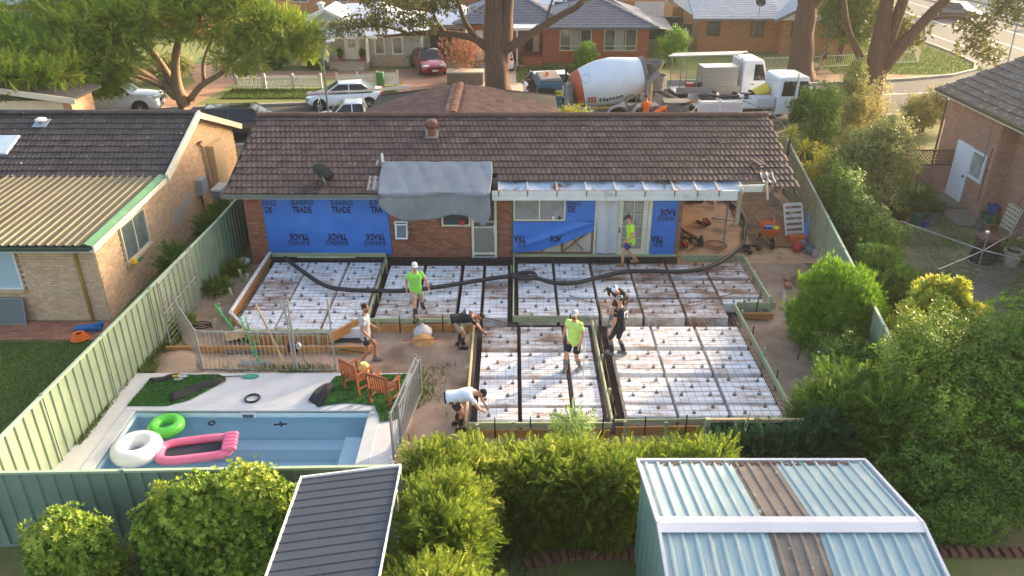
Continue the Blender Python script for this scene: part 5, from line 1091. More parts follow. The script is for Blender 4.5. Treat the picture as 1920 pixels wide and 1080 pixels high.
shrub('shrub', 'low grey green plants beside the right path', 'shrub', (17.1, 24.7, 0), [(0, 0, .35, .6, .5, .35)], 320, 'simple', .13, lf_ole, 51, stems=2)
shrub('shrub', 'dark green shrub on the verge behind the roof end', 'shrub', (15.6, 40.6, 0), [(0, 0, 1.1, 1.2, 1.0, 1.0), (.7, -.5, .9, .9, .8, .8)], 3000, 'tuft', .2, lf_dark, 52, stems=4)
shrub('shrub', 'yellowish open shrub next to the dark verge shrub', 'shrub', (16.2, 38.0, 0), [(0, 0, 2.2, .8, .7, 1.2), (-.4, -.5, 1.2, .8, .8, 1.0), (.3, .6, 3.2, .5, .5, .9)], 2600, 'simple', .15, lf_ole, 53, stems=5)
shrub('shrub', 'glossy green shrub in the middle of the front verge planting', 'shrub', (15.2, 35.3, 0), [(0, 0, 1.5, .6, .6, 1.2), (.2, 0, 2.5, .45, .5, .6)], 2200, 'simple', .13, lf_ole, 54, stems=4)
shrub('shrub', 'pale sparse sapling before the multi stemmed gum tree', 'shrub', (18.6, 40.8, 0), [(0, 0, 1.4, .9, .7, 1.2), (-.5, -.7, .9, .7, .6, .8)], 900, 'simple', .13, leafmat('pale leaf', [(150, 150, 90), (176, 166, 100), (200, 190, 130)], .35), 55, stems=6)
shrub('shrub', 'broad olive bush on the verge left of the right house', 'shrub', (21.3, 40.6, 0), [(0, 0, 1.2, 1.0, .9, .9), (1.2, .3, 1.3, 1.0, .9, .9), (-.4, 0, .9, .8, .8, .7)], 2600, 'simple', .15, lf_ole, 56, stems=6)
shrub('shrub', 'creamy flowering bush in the front garden beside the mixer truck', 'shrub', (2.6, 38.0, 0), [(0, 0, 1.3, .9, .6, .6), (.8, .1, 1.2, .6, .5, .6), (-1.1, 0, 1.15, .7, .5, .55)], 1100, 'simple', .14, lf_yel, 57, stems=7)
# yucca
yu = thing('yucca', 'spiky yellow green yucca beside the right gable end', 'yucca', (11.45, 32.0, 0)); g_ = random.Random(4)
for k, (x, y, z) in enumerate(((0, 0, 2.2), (.55, -.3, 1.7), (.15, -.6, 1.1))):
    MB().tube([(x*.3, y*.3, 0), (x*.8, y*.8, z*.6), (x, y, z)], .06, 7).build('stem', m_bark, yu); V = []; 
    for i in range(70):
        a = g_.uniform(0, 6.28); e = g_.uniform(-.5, 1.4); L = g_.uniform(.5, .75); d = Vector((math.cos(a)*math.cos(e), math.sin(a)*math.cos(e), math.sin(e))); s = d.cross(Vector((0, 0, 1))).normalized()*.03
        c = Vector((x, y, z)); V += [c-s*.7, c+d*L*.5-s, c+d*L+Vector((0, 0, -.12)), c+d*L*.5+s]
    V = np.array([tuple(v) for v in V]); link(bpy.data.objects.new('leaf_rosette', npmesh('leaf_rosette', V, np.arange(len(V)).reshape(-1, 4), leafmat('yucca leaf', [(150, 156, 44), (186, 184, 60), (206, 200, 96)], .4), np.array([g_.random() for _ in range(70)]))), yu)
# weeds left of the slab
shrub('shrub', 'leafy plant behind the green fence beside the cream brick wall', 'shrub', (-10.7, 26.0, 0), [(0, 0, .5, .4, .6, .5), (.1, 1.4, .55, .35, .5, .5)], 600, 'spray', .25, lf_dark, 58, stems=4)
shrub('shrub', 'fern like plant between fence and cream brick house window', 'shrub', (-10.75, 23.0, 0), [(0, 0, .6, .35, .5, .5)], 300, 'spray', .28, lf_dark, 59, stems=3)
for k, (x, y, d) in enumerate(((-9.2, 22.2, 'by the far left fence post'), (-9.1, 23.6, 'by the left house corner'), (-9.55, 19.9, 'below the steel gate'))):
    shrub('weed', 'green weed clump growing '+d, 'weed', (x, y, 0), [(0, 0, .15, .35, .35, .22)], 170, 'spray', .2, lf_hedge, 60+k, stems=1, group='weeds along the left fence')
# ================================================================ ACROSS THE STREET: houses
m_wb = M('grey green weatherboard', (178, 184, 176), (168, 174, 166), sc=2, rough=.7)
m_met = M('white metal roof', (214, 216, 222), (202, 204, 210), sc=.8, rough=.45, spec=.5)
m_wbk = brickmat('whitewashed brick', (186, 164, 148), (164, 138, 122), (196, 182, 168))
m_dkw = M('dark window', (66, 74, 76), (96, 102, 100), sc=1.5, rough=.1, spec=.8)
def hip(parent, x0, x1, y0, y1, ze, zr_, mat, rid=None, name='roof'):
    """hip roof, ridge along X; rid = inset of the ridge ends"""
    ym = (y0+y1)/2; r = rid if rid is not None else (y1-y0)/2
    return MB().add([(x0, y0, ze), (x1, y0, ze), (x1, y1, ze), (x0, y1, ze), (x0+r, ym, zr_), (x1-r, ym, zr_)], [(0, 1, 5, 4), (1, 2, 5), (2, 3, 4, 5), (3, 0, 4), (0, 3, 2, 1)]).build(name, mat, parent)
W1 = thing('weatherboard_house', 'pale grey green weatherboard house with white metal roof and white door', 'house', (0, 0, 0))
for x0, x1, y in ((-15.4, -12.75, 57.4), (-9.95, -6.35, 57.4)):
    k = 0
    while .72+k*.15 < 2.3: MB().ext([(y, .72+k*.15), (y-.02, .72+k*.15), (y-.005, .87+k*.15), (y, .87+k*.15)], x0, x1, 'x').build('weatherboard', m_wb, W1); k += 1
MB().bx(-15.35, -6.4, 57.41, 66, .0, 2.4).build('wall', m_wb, W1); MB().bx(-15.4, -12.75, 57.3, 57.4, 0, .74).build('brick_base', m_wbk, W1); MB().bx(-9.95, -6.35, 57.3, 57.4, 0, .74).build('brick_base', m_wbk, W1)
MB().bx(-12.7, -10.0, 56.3, 57.3, .0, .5).build('porch', m_wbk, W1); MB().bx(-12.0, -10.2, 55.6, 56.29, 0, .17).build('porch_step', m_wbk, W1); MB().bx(-11.9, -10.3, 55.95, 56.28, .18, .34).build('porch_step', m_wbk, W1)
MB().bx(-11.75, -10.7, 57.34, 57.4, .5, 2.15).build('entry_door', m_white, W1); MB().bx(-11.45, -11.0, 57.3, 57.335, 1.3, 1.95).build('door_glass', m_dkw, W1); MB().bx(-11.23, -11.21, 57.28, 57.3, 1.3, 1.95).bx(-11.45, -11.0, 57.28, 57.3, 1.62, 1.64).build('door_bar', m_white, W1)
for x in (-12.75, -9.95): MB().bx(x-.09, x+.09, 56.1, 56.28, .5, 2.2).build('porch_column', m_white, W1, bevel=.01)
for x0, x1, z0 in ((-9.65, -8.9, .8), (-8.42, -7.62, .8), (-13.9, -13.2, .62)): window(W1, x0, x1, z0, 2.05, 57.37, m_white, m_dkw, 1, fw=.1)
hip(W1, -16.0, -5.9, 56.6, 66, 2.3, 3.75, m_met, 4.0); MB().bx(-13.2, -9.2, 55.75, 55.85, 2.12, 2.3).build('fascia', m_white, W1)
MB().add([(-14.9, 55.8, 2.32), (-9.4, 55.8, 2.32), (-9.9, 58.6, 3.35), (-14.4, 58.6, 3.35)], [(0, 1, 2, 3)]).build('porch_roof', m_met, W1, solid=.05)
MB().add([(-14.4, 57.0, 3.0), (-11.2, 57.0, 3.0), (-12.8, 57.0, 3.75)], [(0, 1, 2)]).build('gable', m_wb, W1, solid=.05)
for a, b in (((-14.6, 56.9, 2.95), (-12.8, 56.9, 3.83)), ((-11.0, 56.9, 2.95), (-12.8, 56.9, 3.83))): MB().beam(a, b, .06, .2).build('gable_barge', m_white, W1)
for sg in (-1, 1): MB().add([(-12.8, 56.85, 3.9), (-12.8, 61, 3.9), (-12.8+sg*1.85, 61, 3.0), (-12.8+sg*1.85, 56.85, 3.0)], [(0, 1, 2, 3)]).build('gable_roof', m_met, W1, solid=.04)
for x in (-13.7, -9.4): tag(MB().lathe([(.18, 0), (.18, .3), (.3, .32), (.3, .42), (.1, .5)], 10).build('roof_cowl', m_white, loc=(x, 60.0, 3.5)), ('left' if x < -12 else 'right')+' white round cowl on the white metal roof', 'vent')
MB().bx(-6.3, -3.4, 60.5, 60.6, 0, 2.4).build('side_wall', m_wb, W1); MB().bx(-6.0, -3.6, 60.42, 60.49, 0, 2.05).build('garage_opening', M('dark garage', (70, 66, 62), rough=.8), W1); hip(W1, -6.6, -2.8, 59.8, 67, 2.45, 3.6, m_met, 1.5, 'side_roof')
for k, x in enumerate((-11.95, -10.4)): pot(['left', 'right'][k]+' red pot with clipped shrub beside the white entry door', x, 56.6, .16, .3, (170, 50, 50), .5).location.z = .5
# red brick house
W2 = thing('red_brick_house', 'red brick house with dark blue grey tiled hip roof behind the mixer truck', 'house', (0, 0, 0))
m_rb = brickmat('red brick far', (176, 96, 66), (158, 82, 56), (170, 120, 96)); m_btile = M('blue grey roof tile', (108, 112, 124), (88, 92, 104), sc=3, rough=.6, bump=.2)
MB().bx(2.2, 9.75, 58.5, 68, 0, 2.5).build('wall', m_rb, W2); MB().bx(-3.2, .75, 59.5, 68, 0, 2.5).build('left_wall', m_rb, W2); MB().bx(.76, 2.19, 60.3, 68, 0, 2.5).build('entry_wall', m_rb, W2)
window(W2, 3.4, 5.65, .86, 2.34, 58.49, m_cream, m_dkw, 3, fw=.05, hbar=1.2, sill=m_rb); window(W2, 6.55, 8.88, .86, 2.34, 58.49, m_cream, m_dkw, 3, fw=.05, hbar=1.2, sill=m_rb)
for x0 in (4.2, 7.35): MB().grid(lambda u, v: (x0+.62*u, 58.44, .92+1.36*v), 2, 2).build('curtain', M('net curtain', (150, 152, 148), rough=.7), W2)
MB().bx(.95, 1.5, 60.2, 60.29, .5, 2.3).build('dark_door', M('dark brown door', (64, 50, 42), rough=.6), W2); MB().bx(1.55, 2.0, 60.2, 60.29, .5, 2.3).build('cream_door', m_cream, W2)
MB().bx(.7, 2.4, 57.9, 60.19, 0, .5).build('porch', m_rb, W2); MB().bx(.9, 2.1, 57.3, 57.89, 0, .24).build('porch_step', m_rb, W2); MB().bx(-2.6, -.6, 59.4, 59.49, 0, 2.1).build('garage_door', m_cream, W2)
MB().bx(.3, .42, 57.5, 57.62, 0, 2.4).build('porch_post', m_white, W2); MB().bx(.1, 2.3, 57.4, 59.6, 2.42, 2.6).build('porch_roof', m_white, W2)
def tiled_hip(parent, x0, x1, y0, y1, ze, zr_, mat, W=.33, E=.36):
    ym = (y0+y1)/2; r = ym-y0; sl = math.hypot(ym-y0, zr_-ze); a = math.atan2(zr_-ze, ym-y0)
    tile_roof(parent, (x0, y0, ze+.02), (1, 0, 0), (0, math.cos(a), math.sin(a)), x1-x0, sl, mat, 0, W, E, skip=lambda x, y: x < y*r/sl-.1 or x > (x1-x0)-y*r/sl+.1)
    tile_roof(parent, (x1, y0, ze+.02), (0, 1, 0), (-math.cos(a), 0, math.sin(a)), y1-y0, sl, mat, 0, W, E, skip=lambda x, y: x < y*r/sl-.1 or x > (y1-y0)-y*r/sl+.1)
    hip(parent, x0, x1, y0, y1, ze-.02, zr_-.02, mat); ridge_caps(parent, (x0+r, ym, zr_+.03), (x1-r, ym, zr_+.03), mat, .5); ridge_caps(parent, (x1, y0, ze+.05), (x1-r, ym, zr_+.05), mat, .5); ridge_caps(parent, (x0, y0, ze+.05), (x0+r, ym, zr_+.05), mat, .5)
tiled_hip(W2, 1.7, 10.3, 57.9, 67.5, 2.5, 4.4, m_btile); tiled_hip(W2, -4.2, 4, 59.2, 68, 2.55, 4.6, m_btile)
MB().bx(1.65, 10.35, 57.78, 57.88, 2.4, 2.52).build('gutter', M('slate gutter', (84, 88, 98), rough=.5), W2)
for k in range(2): tag(MB().box((2.6+.95*k, 61.6+.5*k, 3.75+.15*k), (1.0, .6, .05), mat=Matrix.Rotation(.45, 3, 'X')).build('solar_panel', M('pale panel', (206, 212, 220), rough=.3)), ['lower', 'upper'][k]+' pale solar panel on the blue grey tiled roof', 'solar panel')
# tan brick corner house
W3 = thing('tan_brick_house', 'tan brick house with silver tiled roof and white gable on the corner', 'house', (0, 0, 0))
m_tb = brickmat('tan brick far', (186, 128, 80), (166, 108, 66), (176, 136, 100)); m_stile = M('silver roof tile', (182, 186, 194), (160, 164, 174), sc=3, rough=.5)
MB().bx(14.2, 20.2, 62.8, 73, 0, 2.5).build('wall', m_tb, W3); MB().bx(20.21, 26.0, 61.8, 73, 0, 2.5).build('wing', m_tb, W3); MB().bx(13.3, 14.19, 69, 73, 0, 2.5).build('side_wing', m_tb, W3)
for x0, x1, y in ((14.85, 15.8, 62.79), (18.15, 19.15, 62.79), (20.9, 21.9, 61.79), (23.6, 25.4, 61.79)): window(W3, x0, x1, 1.18, 2.36, y, M('bronze frame', (70, 58, 50), rough=.5), m_dkw, 2, fw=.05)
MB().ext([(19.7, 2.5), (26.5, 2.5), (23.1, 4.1)], 61.6, 61.72, 'y').build('gable_cladding', m_white, W3)
for a, b in (((19.5, 61.5, 2.42), (23.1, 61.5, 4.16)), ((26.7, 61.5, 2.42), (23.1, 61.5, 4.16))): MB().beam(a, b, .08, .22).build('gable_barge', m_galv, W3)
a3 = math.atan2(2.0, 5.1)
tile_roof(W3, (13.6, 62.2, 2.5), (1, 0, 0), (0, math.cos(a3), math.sin(a3)), 6.6, 5.5, m_stile, 0, seed=5); MB().add([(13.6, 62.2, 2.46), (26, 62.2, 2.46), (26, 67.3, 4.46), (13.6, 67.3, 4.46)], [(0, 1, 2, 3)]).build('roof_deck', m_stile, W3)
a4 = math.atan2(1.7, 3.4)
tile_roof(W3, (19.6, 68.5, 2.5), (0, -1, 0), (math.cos(a4), 0, math.sin(a4)), 7.0, 3.8, m_stile, 0); MB().add([(23.1, 61.5, 4.2), (23.1, 69, 4.2), (26.7, 69, 2.45), (26.7, 61.5, 2.45)], [(0, 1, 2, 3)]).build('wing_roof', m_stile, W3, solid=.05); MB().add([(13.6, 67.3, 4.46), (26, 67.3, 4.46), (26, 73.5, 2.4), (13.6, 73.5, 2.4)], [(0, 1, 2, 3)]).build('rear_roof', m_stile, W3, solid=.05)
MB().ext([(62.3, 2.5), (67.3, 4.3), (72.5, 2.5)], 13.9, 14.0, 'x').build('side_gable', m_white, W3); MB().bx(13.6, 19.7, 62.08, 62.2, 2.4, 2.5).build('gutter', m_galv, W3)
d3 = thing('satellite_dish', 'black satellite dish on the silver tiled roof', 'satellite dish', (18.6, 62.7, 2.7)); MB().lathe([(.0, 0), (.25, .04), (.38, .1)], 16, (0, 0, .9), Matrix.Rotation(R(-60), 3, 'X') @ Matrix.Rotation(.4, 3, 'Y'), capA=False, capB=False).build('reflector', m_dish, d3, solid=.01); MB().tube([(0, 0, 0), (0, .05, .9)], .025, 6).build('pole', m_galv, d3)
# fences, sheds and walls between them
steel_fence('dark steel fence beside the tan brick house', (10.2, 68.5), (14.0, 68.5), 1.8, mat=M('charcoal fence', (62, 66, 70), rough=.5)); steel_fence('light grey steel fence behind the red brick house', (11.5, 78), (20, 78), 1.8, mat=M('light grey fence', (176, 186, 196), rough=.5))
tag(MB().bx(11.8, 13.8, 63.2, 63.3, 0, 2.0).build('side_gate', M('dark gate', (58, 62, 66), rough=.6)), 'dark side gate beside the tan brick house', 'gate')
sd_ = thing('carport_shed', 'small grey iron roofed lean-to right of the red brick house', 'lean-to', (0, 0, 0)); MB().add([(9.8, 60.5, 2.25), (11.9, 60.5, 1.9), (12.2, 66, 2.0), (9.8, 66, 2.4)], [(0, 1, 2, 3)]).build('roof', M('old iron', (146, 140, 138), (110, 106, 106), sc=3, rough=.7), sd_, solid=.04); MB().bx(9.9, 10.0, 60.6, 66, 0, 2.2).build('wall', M('dark timber wall', (70, 54, 46), rough=.9), sd_)
for k, (x0, x1, y, c) in enumerate(((-24, -8, 84, (74, 70, 72)), (-5, 8, 88, (120, 84, 70)), (12, 30, 90, (150, 112, 90)), (-48, -27, 70, (170, 178, 186)))):
    hb = thing('far_house', ['dark roofed house behind the weatherboard house', 'brown roofed house far behind the red brick house', 'tan house far behind the silver roof', 'pale roofed house glimpsed through the left tree'][k], 'house', (0, 0, 0)); MB().bx(x0, x1, y, y+8, 0, 2.6).build('wall', m_rb if k else m_tb, hb); hip(hb, x0-.5, x1+.5, y-.6, y+8.6, 2.6, 4.6, M('far roof %d' % k, c, tuple(int(v*.85) for v in c), sc=2, rough=.7))
    for i in range(3): window(hb, x0+2+i*4, x0+3.6+i*4, 1, 2.1, y-.01, m_white, m_dkw, 2)
# picket fences
def picket(label, a, b, h=.85, n=40):
    t = thing('picket_fence', label, 'fence', (a[0], a[1], 0), math.atan2(b[1]-a[1], b[0]-a[0]), 'white picket fences'); L = math.hypot(b[0]-a[0], b[1]-a[1])
    pm = MB().ext([(-.035, .06), (.035, .06), (.035, h-.06), (0, h), (-.035, h-.06)], -.012, .012, 'y').mesh('picket', m_white)
    for i in range(n): inst('picket', pm, t, (L*(i+.5)/n, -.035, 0))
    for z in (.22, h-.2): MB().bx(0, L, -.02, .02, z-.035, z+.035).build('rail', m_white, t)
    for i in range(4): MB().bx(L*i/3-.06, L*i/3+.06, -.06, .06, 0, h+.1).build('post', m_white, t)
picket('white picket fence left of the path gap across the street', (-17.2, 50.1), (-12.0, 50.4), n=46); picket('white picket fence behind the white sedan', (-11.0, 50.5), (-7.3, 51.3), n=34)
tag(MB().bx(-8.55, -8.1, 50.55, 50.95, .02, .95).build('green_bin', M('green plastic', (74, 128, 74), rough=.5), bevel=.04), 'green plastic bin in front of the white picket fence', 'bin')
ir = thing('iron_fence', 'cream iron railing fence round the tan brick house garden', 'fence', (0, 0, 0))
pts = [(15.5, 55.3), (22, 56.6), (29.2, 58.3), (31, 63), (31, 67)]
for a, b in zip(pts[:-1], pts[1:]):
    L = math.hypot(b[0]-a[0], b[1]-a[1]); 
    for z in (.15, .85): MB().beam(a+(z,), b+(z,), .03, .04).build('rail', m_cream, ir)
    n = int(L/.16)
    for i in range(n): f = i/n; MB().tube([(a[0]+(b[0]-a[0])*f, a[1]+(b[1]-a[1])*f, .1), (a[0]+(b[0]-a[0])*f, a[1]+(b[1]-a[1])*f, 1.05 if i % 2 else .95)], .012, 4).build('picket', m_cream, ir)
steel_fence('white steel fence along the far footpath at the top right', (51.5, 60), (51.5, 130), 1.8, mat=M('white grey fence', (206, 204, 196), rough=.6))
pl = thing('brick_planter', 'dark brick planter box under the bare reddish bush', 'planter', (-3.0, 51.8, 0)); MB().bx(-1.15, 1.15, -.5, .5, 0, .75).build('wall', brickmat('dark brick far', (120, 100, 90), (98, 82, 74), (140, 126, 114)), pl); MB().bx(-1.2, 1.2, -.55, .55, .76, .84).build('coping', m_path, pl)
# ---------------------------------------------------------------- trees
m_gbark = M('gum bark', (112, 86, 70), (80, 62, 52), sc=3, rough=.95, stretch=(5, 5, .5), bump=1.0, bsc=7, st=(156, 104, 72), ssc=2, sth=.66)
m_jbark = M('pale bark', (166, 140, 112), (130, 108, 86), sc=4, rough=.95, stretch=(3, 3, .6), bump=.5)
lf_gum = leafmat('gum leaf', [(64, 76, 40), (92, 98, 50), (128, 124, 62)], .3); lf_jac = leafmat('jacaranda leaf', [(84, 118, 36), (110, 140, 44), (142, 160, 52), (180, 180, 66)], .45)
def tree(name, label, base, limbs, blobs, n, kind, size, leaf, bark, seed, shell=.6, up=.0):
    t = thing(name, label, 'tree', base); bb = Vector(base)
    for k, (pts, rs) in enumerate(limbs):
        P = smooth_path(pts, 4); m_ = len(P); mb = MB()
        rr = [np.interp(i/(m_-1), np.linspace(0, 1, len(rs)), rs) for i in range(m_)]; g = random.Random(seed+k)
        mb.tube(P, rr, 12 if rs[0] > .2 else 7)
        for i, v in enumerate(mb.v): nz = mnoise.noise((v[0]*2.3, v[1]*2.3, v[2]*.7))*rs[0]*.22; c = P[min(i//(12 if rs[0] > .2 else 7), m_-1)]; d = Vector(v)-c; mb.v[i] = tuple(c+d*(1+nz/max(d.length, .03)*.6))
        mb.build('trunk' if k == 0 else 'branch', bark, t, smooth=True)
    foliage('crown', blobs, n, kind, size, leaf, t, seed, shell=shell, up=up, lump=.3, jit=1.0); return t
jb = [(-6.5, -4, 4.2, 3.2, 2.4, 1.3), (-4.2, -5.0, 3.4, 2.4, 2.0, 1.1), (-9.5, -3, 4.8, 3.0, 2.5, 1.6), (-1.5, -1.8, 5.2, 3.0, 2.2, 1.3), (3.0, .2, 4.9, 2.6, 2.0, 1.2), (5.8, .6, 4.3, 1.9, 1.6, 1.1), (7.0, .8, 3.5, 1.1, 1.0, .9), (-4.5, 1.5, 6.3, 4.0, 3.0, 1.6), (1.5, 1.5, 6.6, 3.6, 2.5, 1.5), (-11, -2.5, 3.0, 2.2, 1.8, 1.0), (-8.2, -5.2, 2.7, 2.2, 1.4, .9), (3.8, -.8, 3.0, 1.3, 1.0, .7), (-2.3, -3.6, 3.5, 1.8, 1.5, .8), (-13.5, -3.5, 4.4, 2.4, 2.2, 1.6), (-5.5, -5.3, 3.0, 2.6, 1.4, 1.1), (-8.6, -5.6, 3.4, 2.4, 1.4, 1.2), (-2.6, -4.4, 2.7, 1.7, 1.2, .7), (-11.5, -5.5, 3.6, 2.2, 1.4, 1.3), (-3.5, -2.5, 4.6, 2.6, 1.8, 1.1), (-4.4, -8.3, 3.75, 2.3, 1.2, .6), (-7.0, -8.5, 4.1, 2.6, 1.2, .7), (-3.2, -7.0, 3.4, 1.5, 1.2, .6)]
tree('jacaranda_tree', 'spreading feathery green tree with forked trunk at the upper left', (-18.6, 45.2, 0), [([(0, 0, 0), (-.3, 0, 1.2), (-.2, .1, 2.6), (.3, .3, 4.2), (.8, .5, 6.0)], [.42, .3, .24, .18, .08]), ([(-.2, 0, .5), (-1.6, -.2, 1.8), (-3.4, -1.2, 3.0), (-5.8, -2.6, 4.0)], [.3, .24, .17, .07]), ([(-.3, .0, .8), (-1.2, .5, 2.4), (-2.2, .8, 3.9), (-3.4, 1.2, 5.6)], [.28, .22, .16, .07]), ([(.2, 0, .4), (1.0, .1, 1.3), (2.4, .2, 2.1), (3.8, .3, 3.4), (5.2, .5, 4.2)], [.24, .17, .13, .1, .04]), ([(1.2, .1, 1.4), (1.3, .3, 2.6), (2.2, .3, 4.3)], [.13, .1, .04]), ([(-.8, -.1, 1.2), (-2.6, -1.4, 2.4), (-4.2, -3.4, 3.2)], [.15, .1, .04])],
     jb, 22500, 'spray', .46, lf_jac, m_jbark, 71)
g1 = [(-4.6, -1.2, 4.6, 1.5, 1.1, .75), (-7.0, -1.2, 4.5, 1.5, 1.2, .7), (-8.8, -1.4, 4.2, 1.2, 1.0, .55), (-3.0, -1, 5.4, 1.6, 1.2, .6), (-5.8, -1, 5.6, 2.2, 1.4, .6), (.8, 0, 6.6, 2.0, 1.5, .8), (4.0, 0, 6.6, 2.2, 1.8, .9), (-3, 0, 11, 4, 4, 2.2), (2, 0, 12.5, 4.5, 4, 2.5), (-1, 1, 15, 4, 4, 2), (6, 1, 9.5, 3, 3, 1.8), (-7, 1, 9, 3, 3, 1.8)]
tree('gum_tree', 'huge brown trunked gum tree in the middle of the far verge', (-.85, 48.4, 0), [([(0, 0, -.05), (0, 0, .8), (-.15, 0, 3), (-.2, 0, 6), (0, 0, 9), (.5, 0, 13)], [1.0, .72, .62, .55, .4, .12]), ([(.1, 0, 1.0), (.4, .1, 3.0), (.65, .2, 5.8), (1.4, .3, 9), (2.2, .4, 13)], [.5, .42, .34, .26, .08]), ([(-.3, 0, 2.5), (-1.3, -.1, 3.35), (-3, -.3, 3.75), (-5, -.6, 3.75), (-6.6, -.8, 3.6)], [.3, .22, .17, .12, .05]), ([(-3.0, -.3, 3.75), (-3.5, -.5, 4.4), (-3.8, -.7, 5.6)], [.15, .1, .06]), ([(-1.2, -.1, 3.3), (-1.9, -.3, 4.4), (-2.4, -.4, 5.9), (-4, -.5, 9)], [.2, .15, .12, .05]), ([(.3, -.1, 2.6), (1.8, -.3, 3.6), (3.6, -.4, 4.7), (5.0, -.4, 5.6), (7, 0, 8.5)], [.3, .24, .19, .16, .05]), ([(-5.0, -.6, 3.75), (-6.6, -.9, 4.2), (-8.6, -1.2, 4.2)], [.1, .07, .03]), ([(2.9, -.35, 4.3), (3.0, -.3, 5.0), (3.4, -.2, 6.2)], [.1, .08, .04])], g1, 7000, 'simple', .3, lf_gum, m_gbark, 72)
tree('gum_tree', 'single thick gum trunk behind the white truck cab', (18.9, 52.8, 0), [([(0, 0, -.05), (-.05, 0, .7), (-.2, 0, 2.5), (-.3, 0, 4.4), (-.9, 0, 6.5), (-2, 0, 11)], [1.25, .85, .68, .62, .4, .1]), ([(-.2, 0, 4.2), (.5, 0, 5.4), (1.6, 0, 8), (2.2, 0, 12)], [.42, .36, .25, .08])], [(-2, 0, 11.5, 4, 4, 2.4), (2, 0, 12.5, 4, 4, 2.4), (0, -2, 9.5, 3.5, 3, 1.5)], 2200, 'simple', .42, lf_gum, m_gbark, 73)
tree('gum_tree', 'multi stemmed gum tree leaning over the street on the right', (19.5, 43.2, 0), [([(0, 0, -.05), (-.05, 0, 1.2), (-.1, 0, 3.2), (-.2, 0, 6.2), (-.3, 0, 11)], [.95, .62, .5, .36, .1]), ([(.1, .1, .8), (.3, .2, 2.5), (.5, .2, 4.5), (.9, .3, 7), (1.5, .4, 12)], [.45, .38, .32, .26, .08]), ([(-.2, 0, 1.7), (-1.0, -.1, 3.2), (-1.9, -.1, 4.6), (-2.5, -.1, 6.2), (-3.5, 0, 9)], [.2, .18, .16, .14, .06]), ([(.2, 0, 2.4), (1.0, -.1, 3.9), (1.9, -.2, 5.2), (3.2, -.3, 6.9), (4.8, -.4, 9)], [.36, .32, .28, .2, .08]), ([(1.9, -.2, 5.2), (3.5, -.6, 5.4), (5.0, -.9, 4.6)], [.1, .06, .02])], [(4.6, -.8, 4.0, .9, .7, .5), (5.3, -.9, 3.6, .7, .5, .35), (4.2, -.9, 5.0, 1.0, .8, .5), (6.2, -.8, 5.9, 1.8, 1.2, .7), (1.2, 2.0, 4.5, 1.5, .9, 1.1), (2.3, 2.0, 4.0, 1.0, .8, .7), (-2, 0, 10, 3.5, 3.5, 2), (2, 0, 12, 4, 4, 2.2), (5, 0, 10, 3.5, 3.5, 2), (8, 0, 8.5, 2.5, 2.5, 1.3)], 4200, 'simple', .33, lf_gum, m_gbark, 74)
tree('conifer', 'dark green conifer in the tan brick house garden', (23.6, 58.6, 0), [([(0, 0, 0), (0, 0, 2), (0, 0, 4.5)], [.25, .18, .05])], [(0, 0, 3.4, 2.2, 1.6, 1.6), (-.8, -.3, 4.6, 1.6, 1.4, 1.2), (1.0, 0, 4.2, 1.6, 1.4, 1.4), (.9, -.4, 2.2, 1.4, 1, .8)], 3000, 'tuft', .34, lf_dark, m_gbark, 75, .5)
# unseen tree added beyond the right edge to shade the shed
for k, (x, y, h) in enumerate(((14.6, 17.0, 5.7),)):
    tree('added_shade_tree', ['leafy garden tree', 'taller leafy garden tree'][k]+' added unseen beyond the right edge to shade the shed', (x, y, 0), [([(0, 0, 0), (.1, 0, 2), (0, .1, h-2)], [.25, .2, .1]), ([(.05, 0, 2), (1.2, .4, h-2.5)], [.12, .05])], [(0, 0, h, 1.7, 1.6, 1.5), (-.2, -1.0, h-.6, 1.5, 1.5, 1.4), (.8, .6, h-.8, 1.6, 1.5, 1.3)], 3000, 'simple', .25, lf_dark, m_jbark, 80+k, .7)
# bare reddish bush
bb_ = thing('bare_bush', 'leafless reddish twiggy bush before the gum tree', 'bush', (-3.1, 52.6, 0)); g_ = random.Random(6); tw = MB(); m_twig = M('reddish twig', (176, 126, 100), (148, 100, 78), sc=9, rough=.9)
for k in range(46):
    a = g_.uniform(0, 6.28); r0 = g_.uniform(.3, 1.5); h = g_.uniform(1.7, 3.0)-.3*r0; p = [Vector((0, 0, .7)), Vector((r0*.35*math.cos(a), r0*.35*math.sin(a), .9+h*.35)), Vector((r0*.8*math.cos(a), r0*.8*math.sin(a), h*.75+.3)), Vector((r0*math.cos(a), r0*math.sin(a), h+.3))]
    tw.tube(p, [.04, .025, .015, .006], 4)
    for j in range(5): q0 = p[1].lerp(p[3], g_.random()); d = Vector((math.cos(a)+g_.uniform(-1, 1), math.sin(a)+g_.uniform(-1, 1), 1.3)).normalized(); tw.tube([q0, q0+d*g_.uniform(.3, .7)], [.012, .004], 3)
tw.build('branches', m_twig, bb_); foliage('buds', [(0, 0, 1.9, 1.5, 1.3, 1.1)], 700, 'simple', .11, leafmat('bronze leaf', [(150, 104, 84), (176, 124, 96), (196, 140, 104)], .3), bb_, 5, shell=.7)
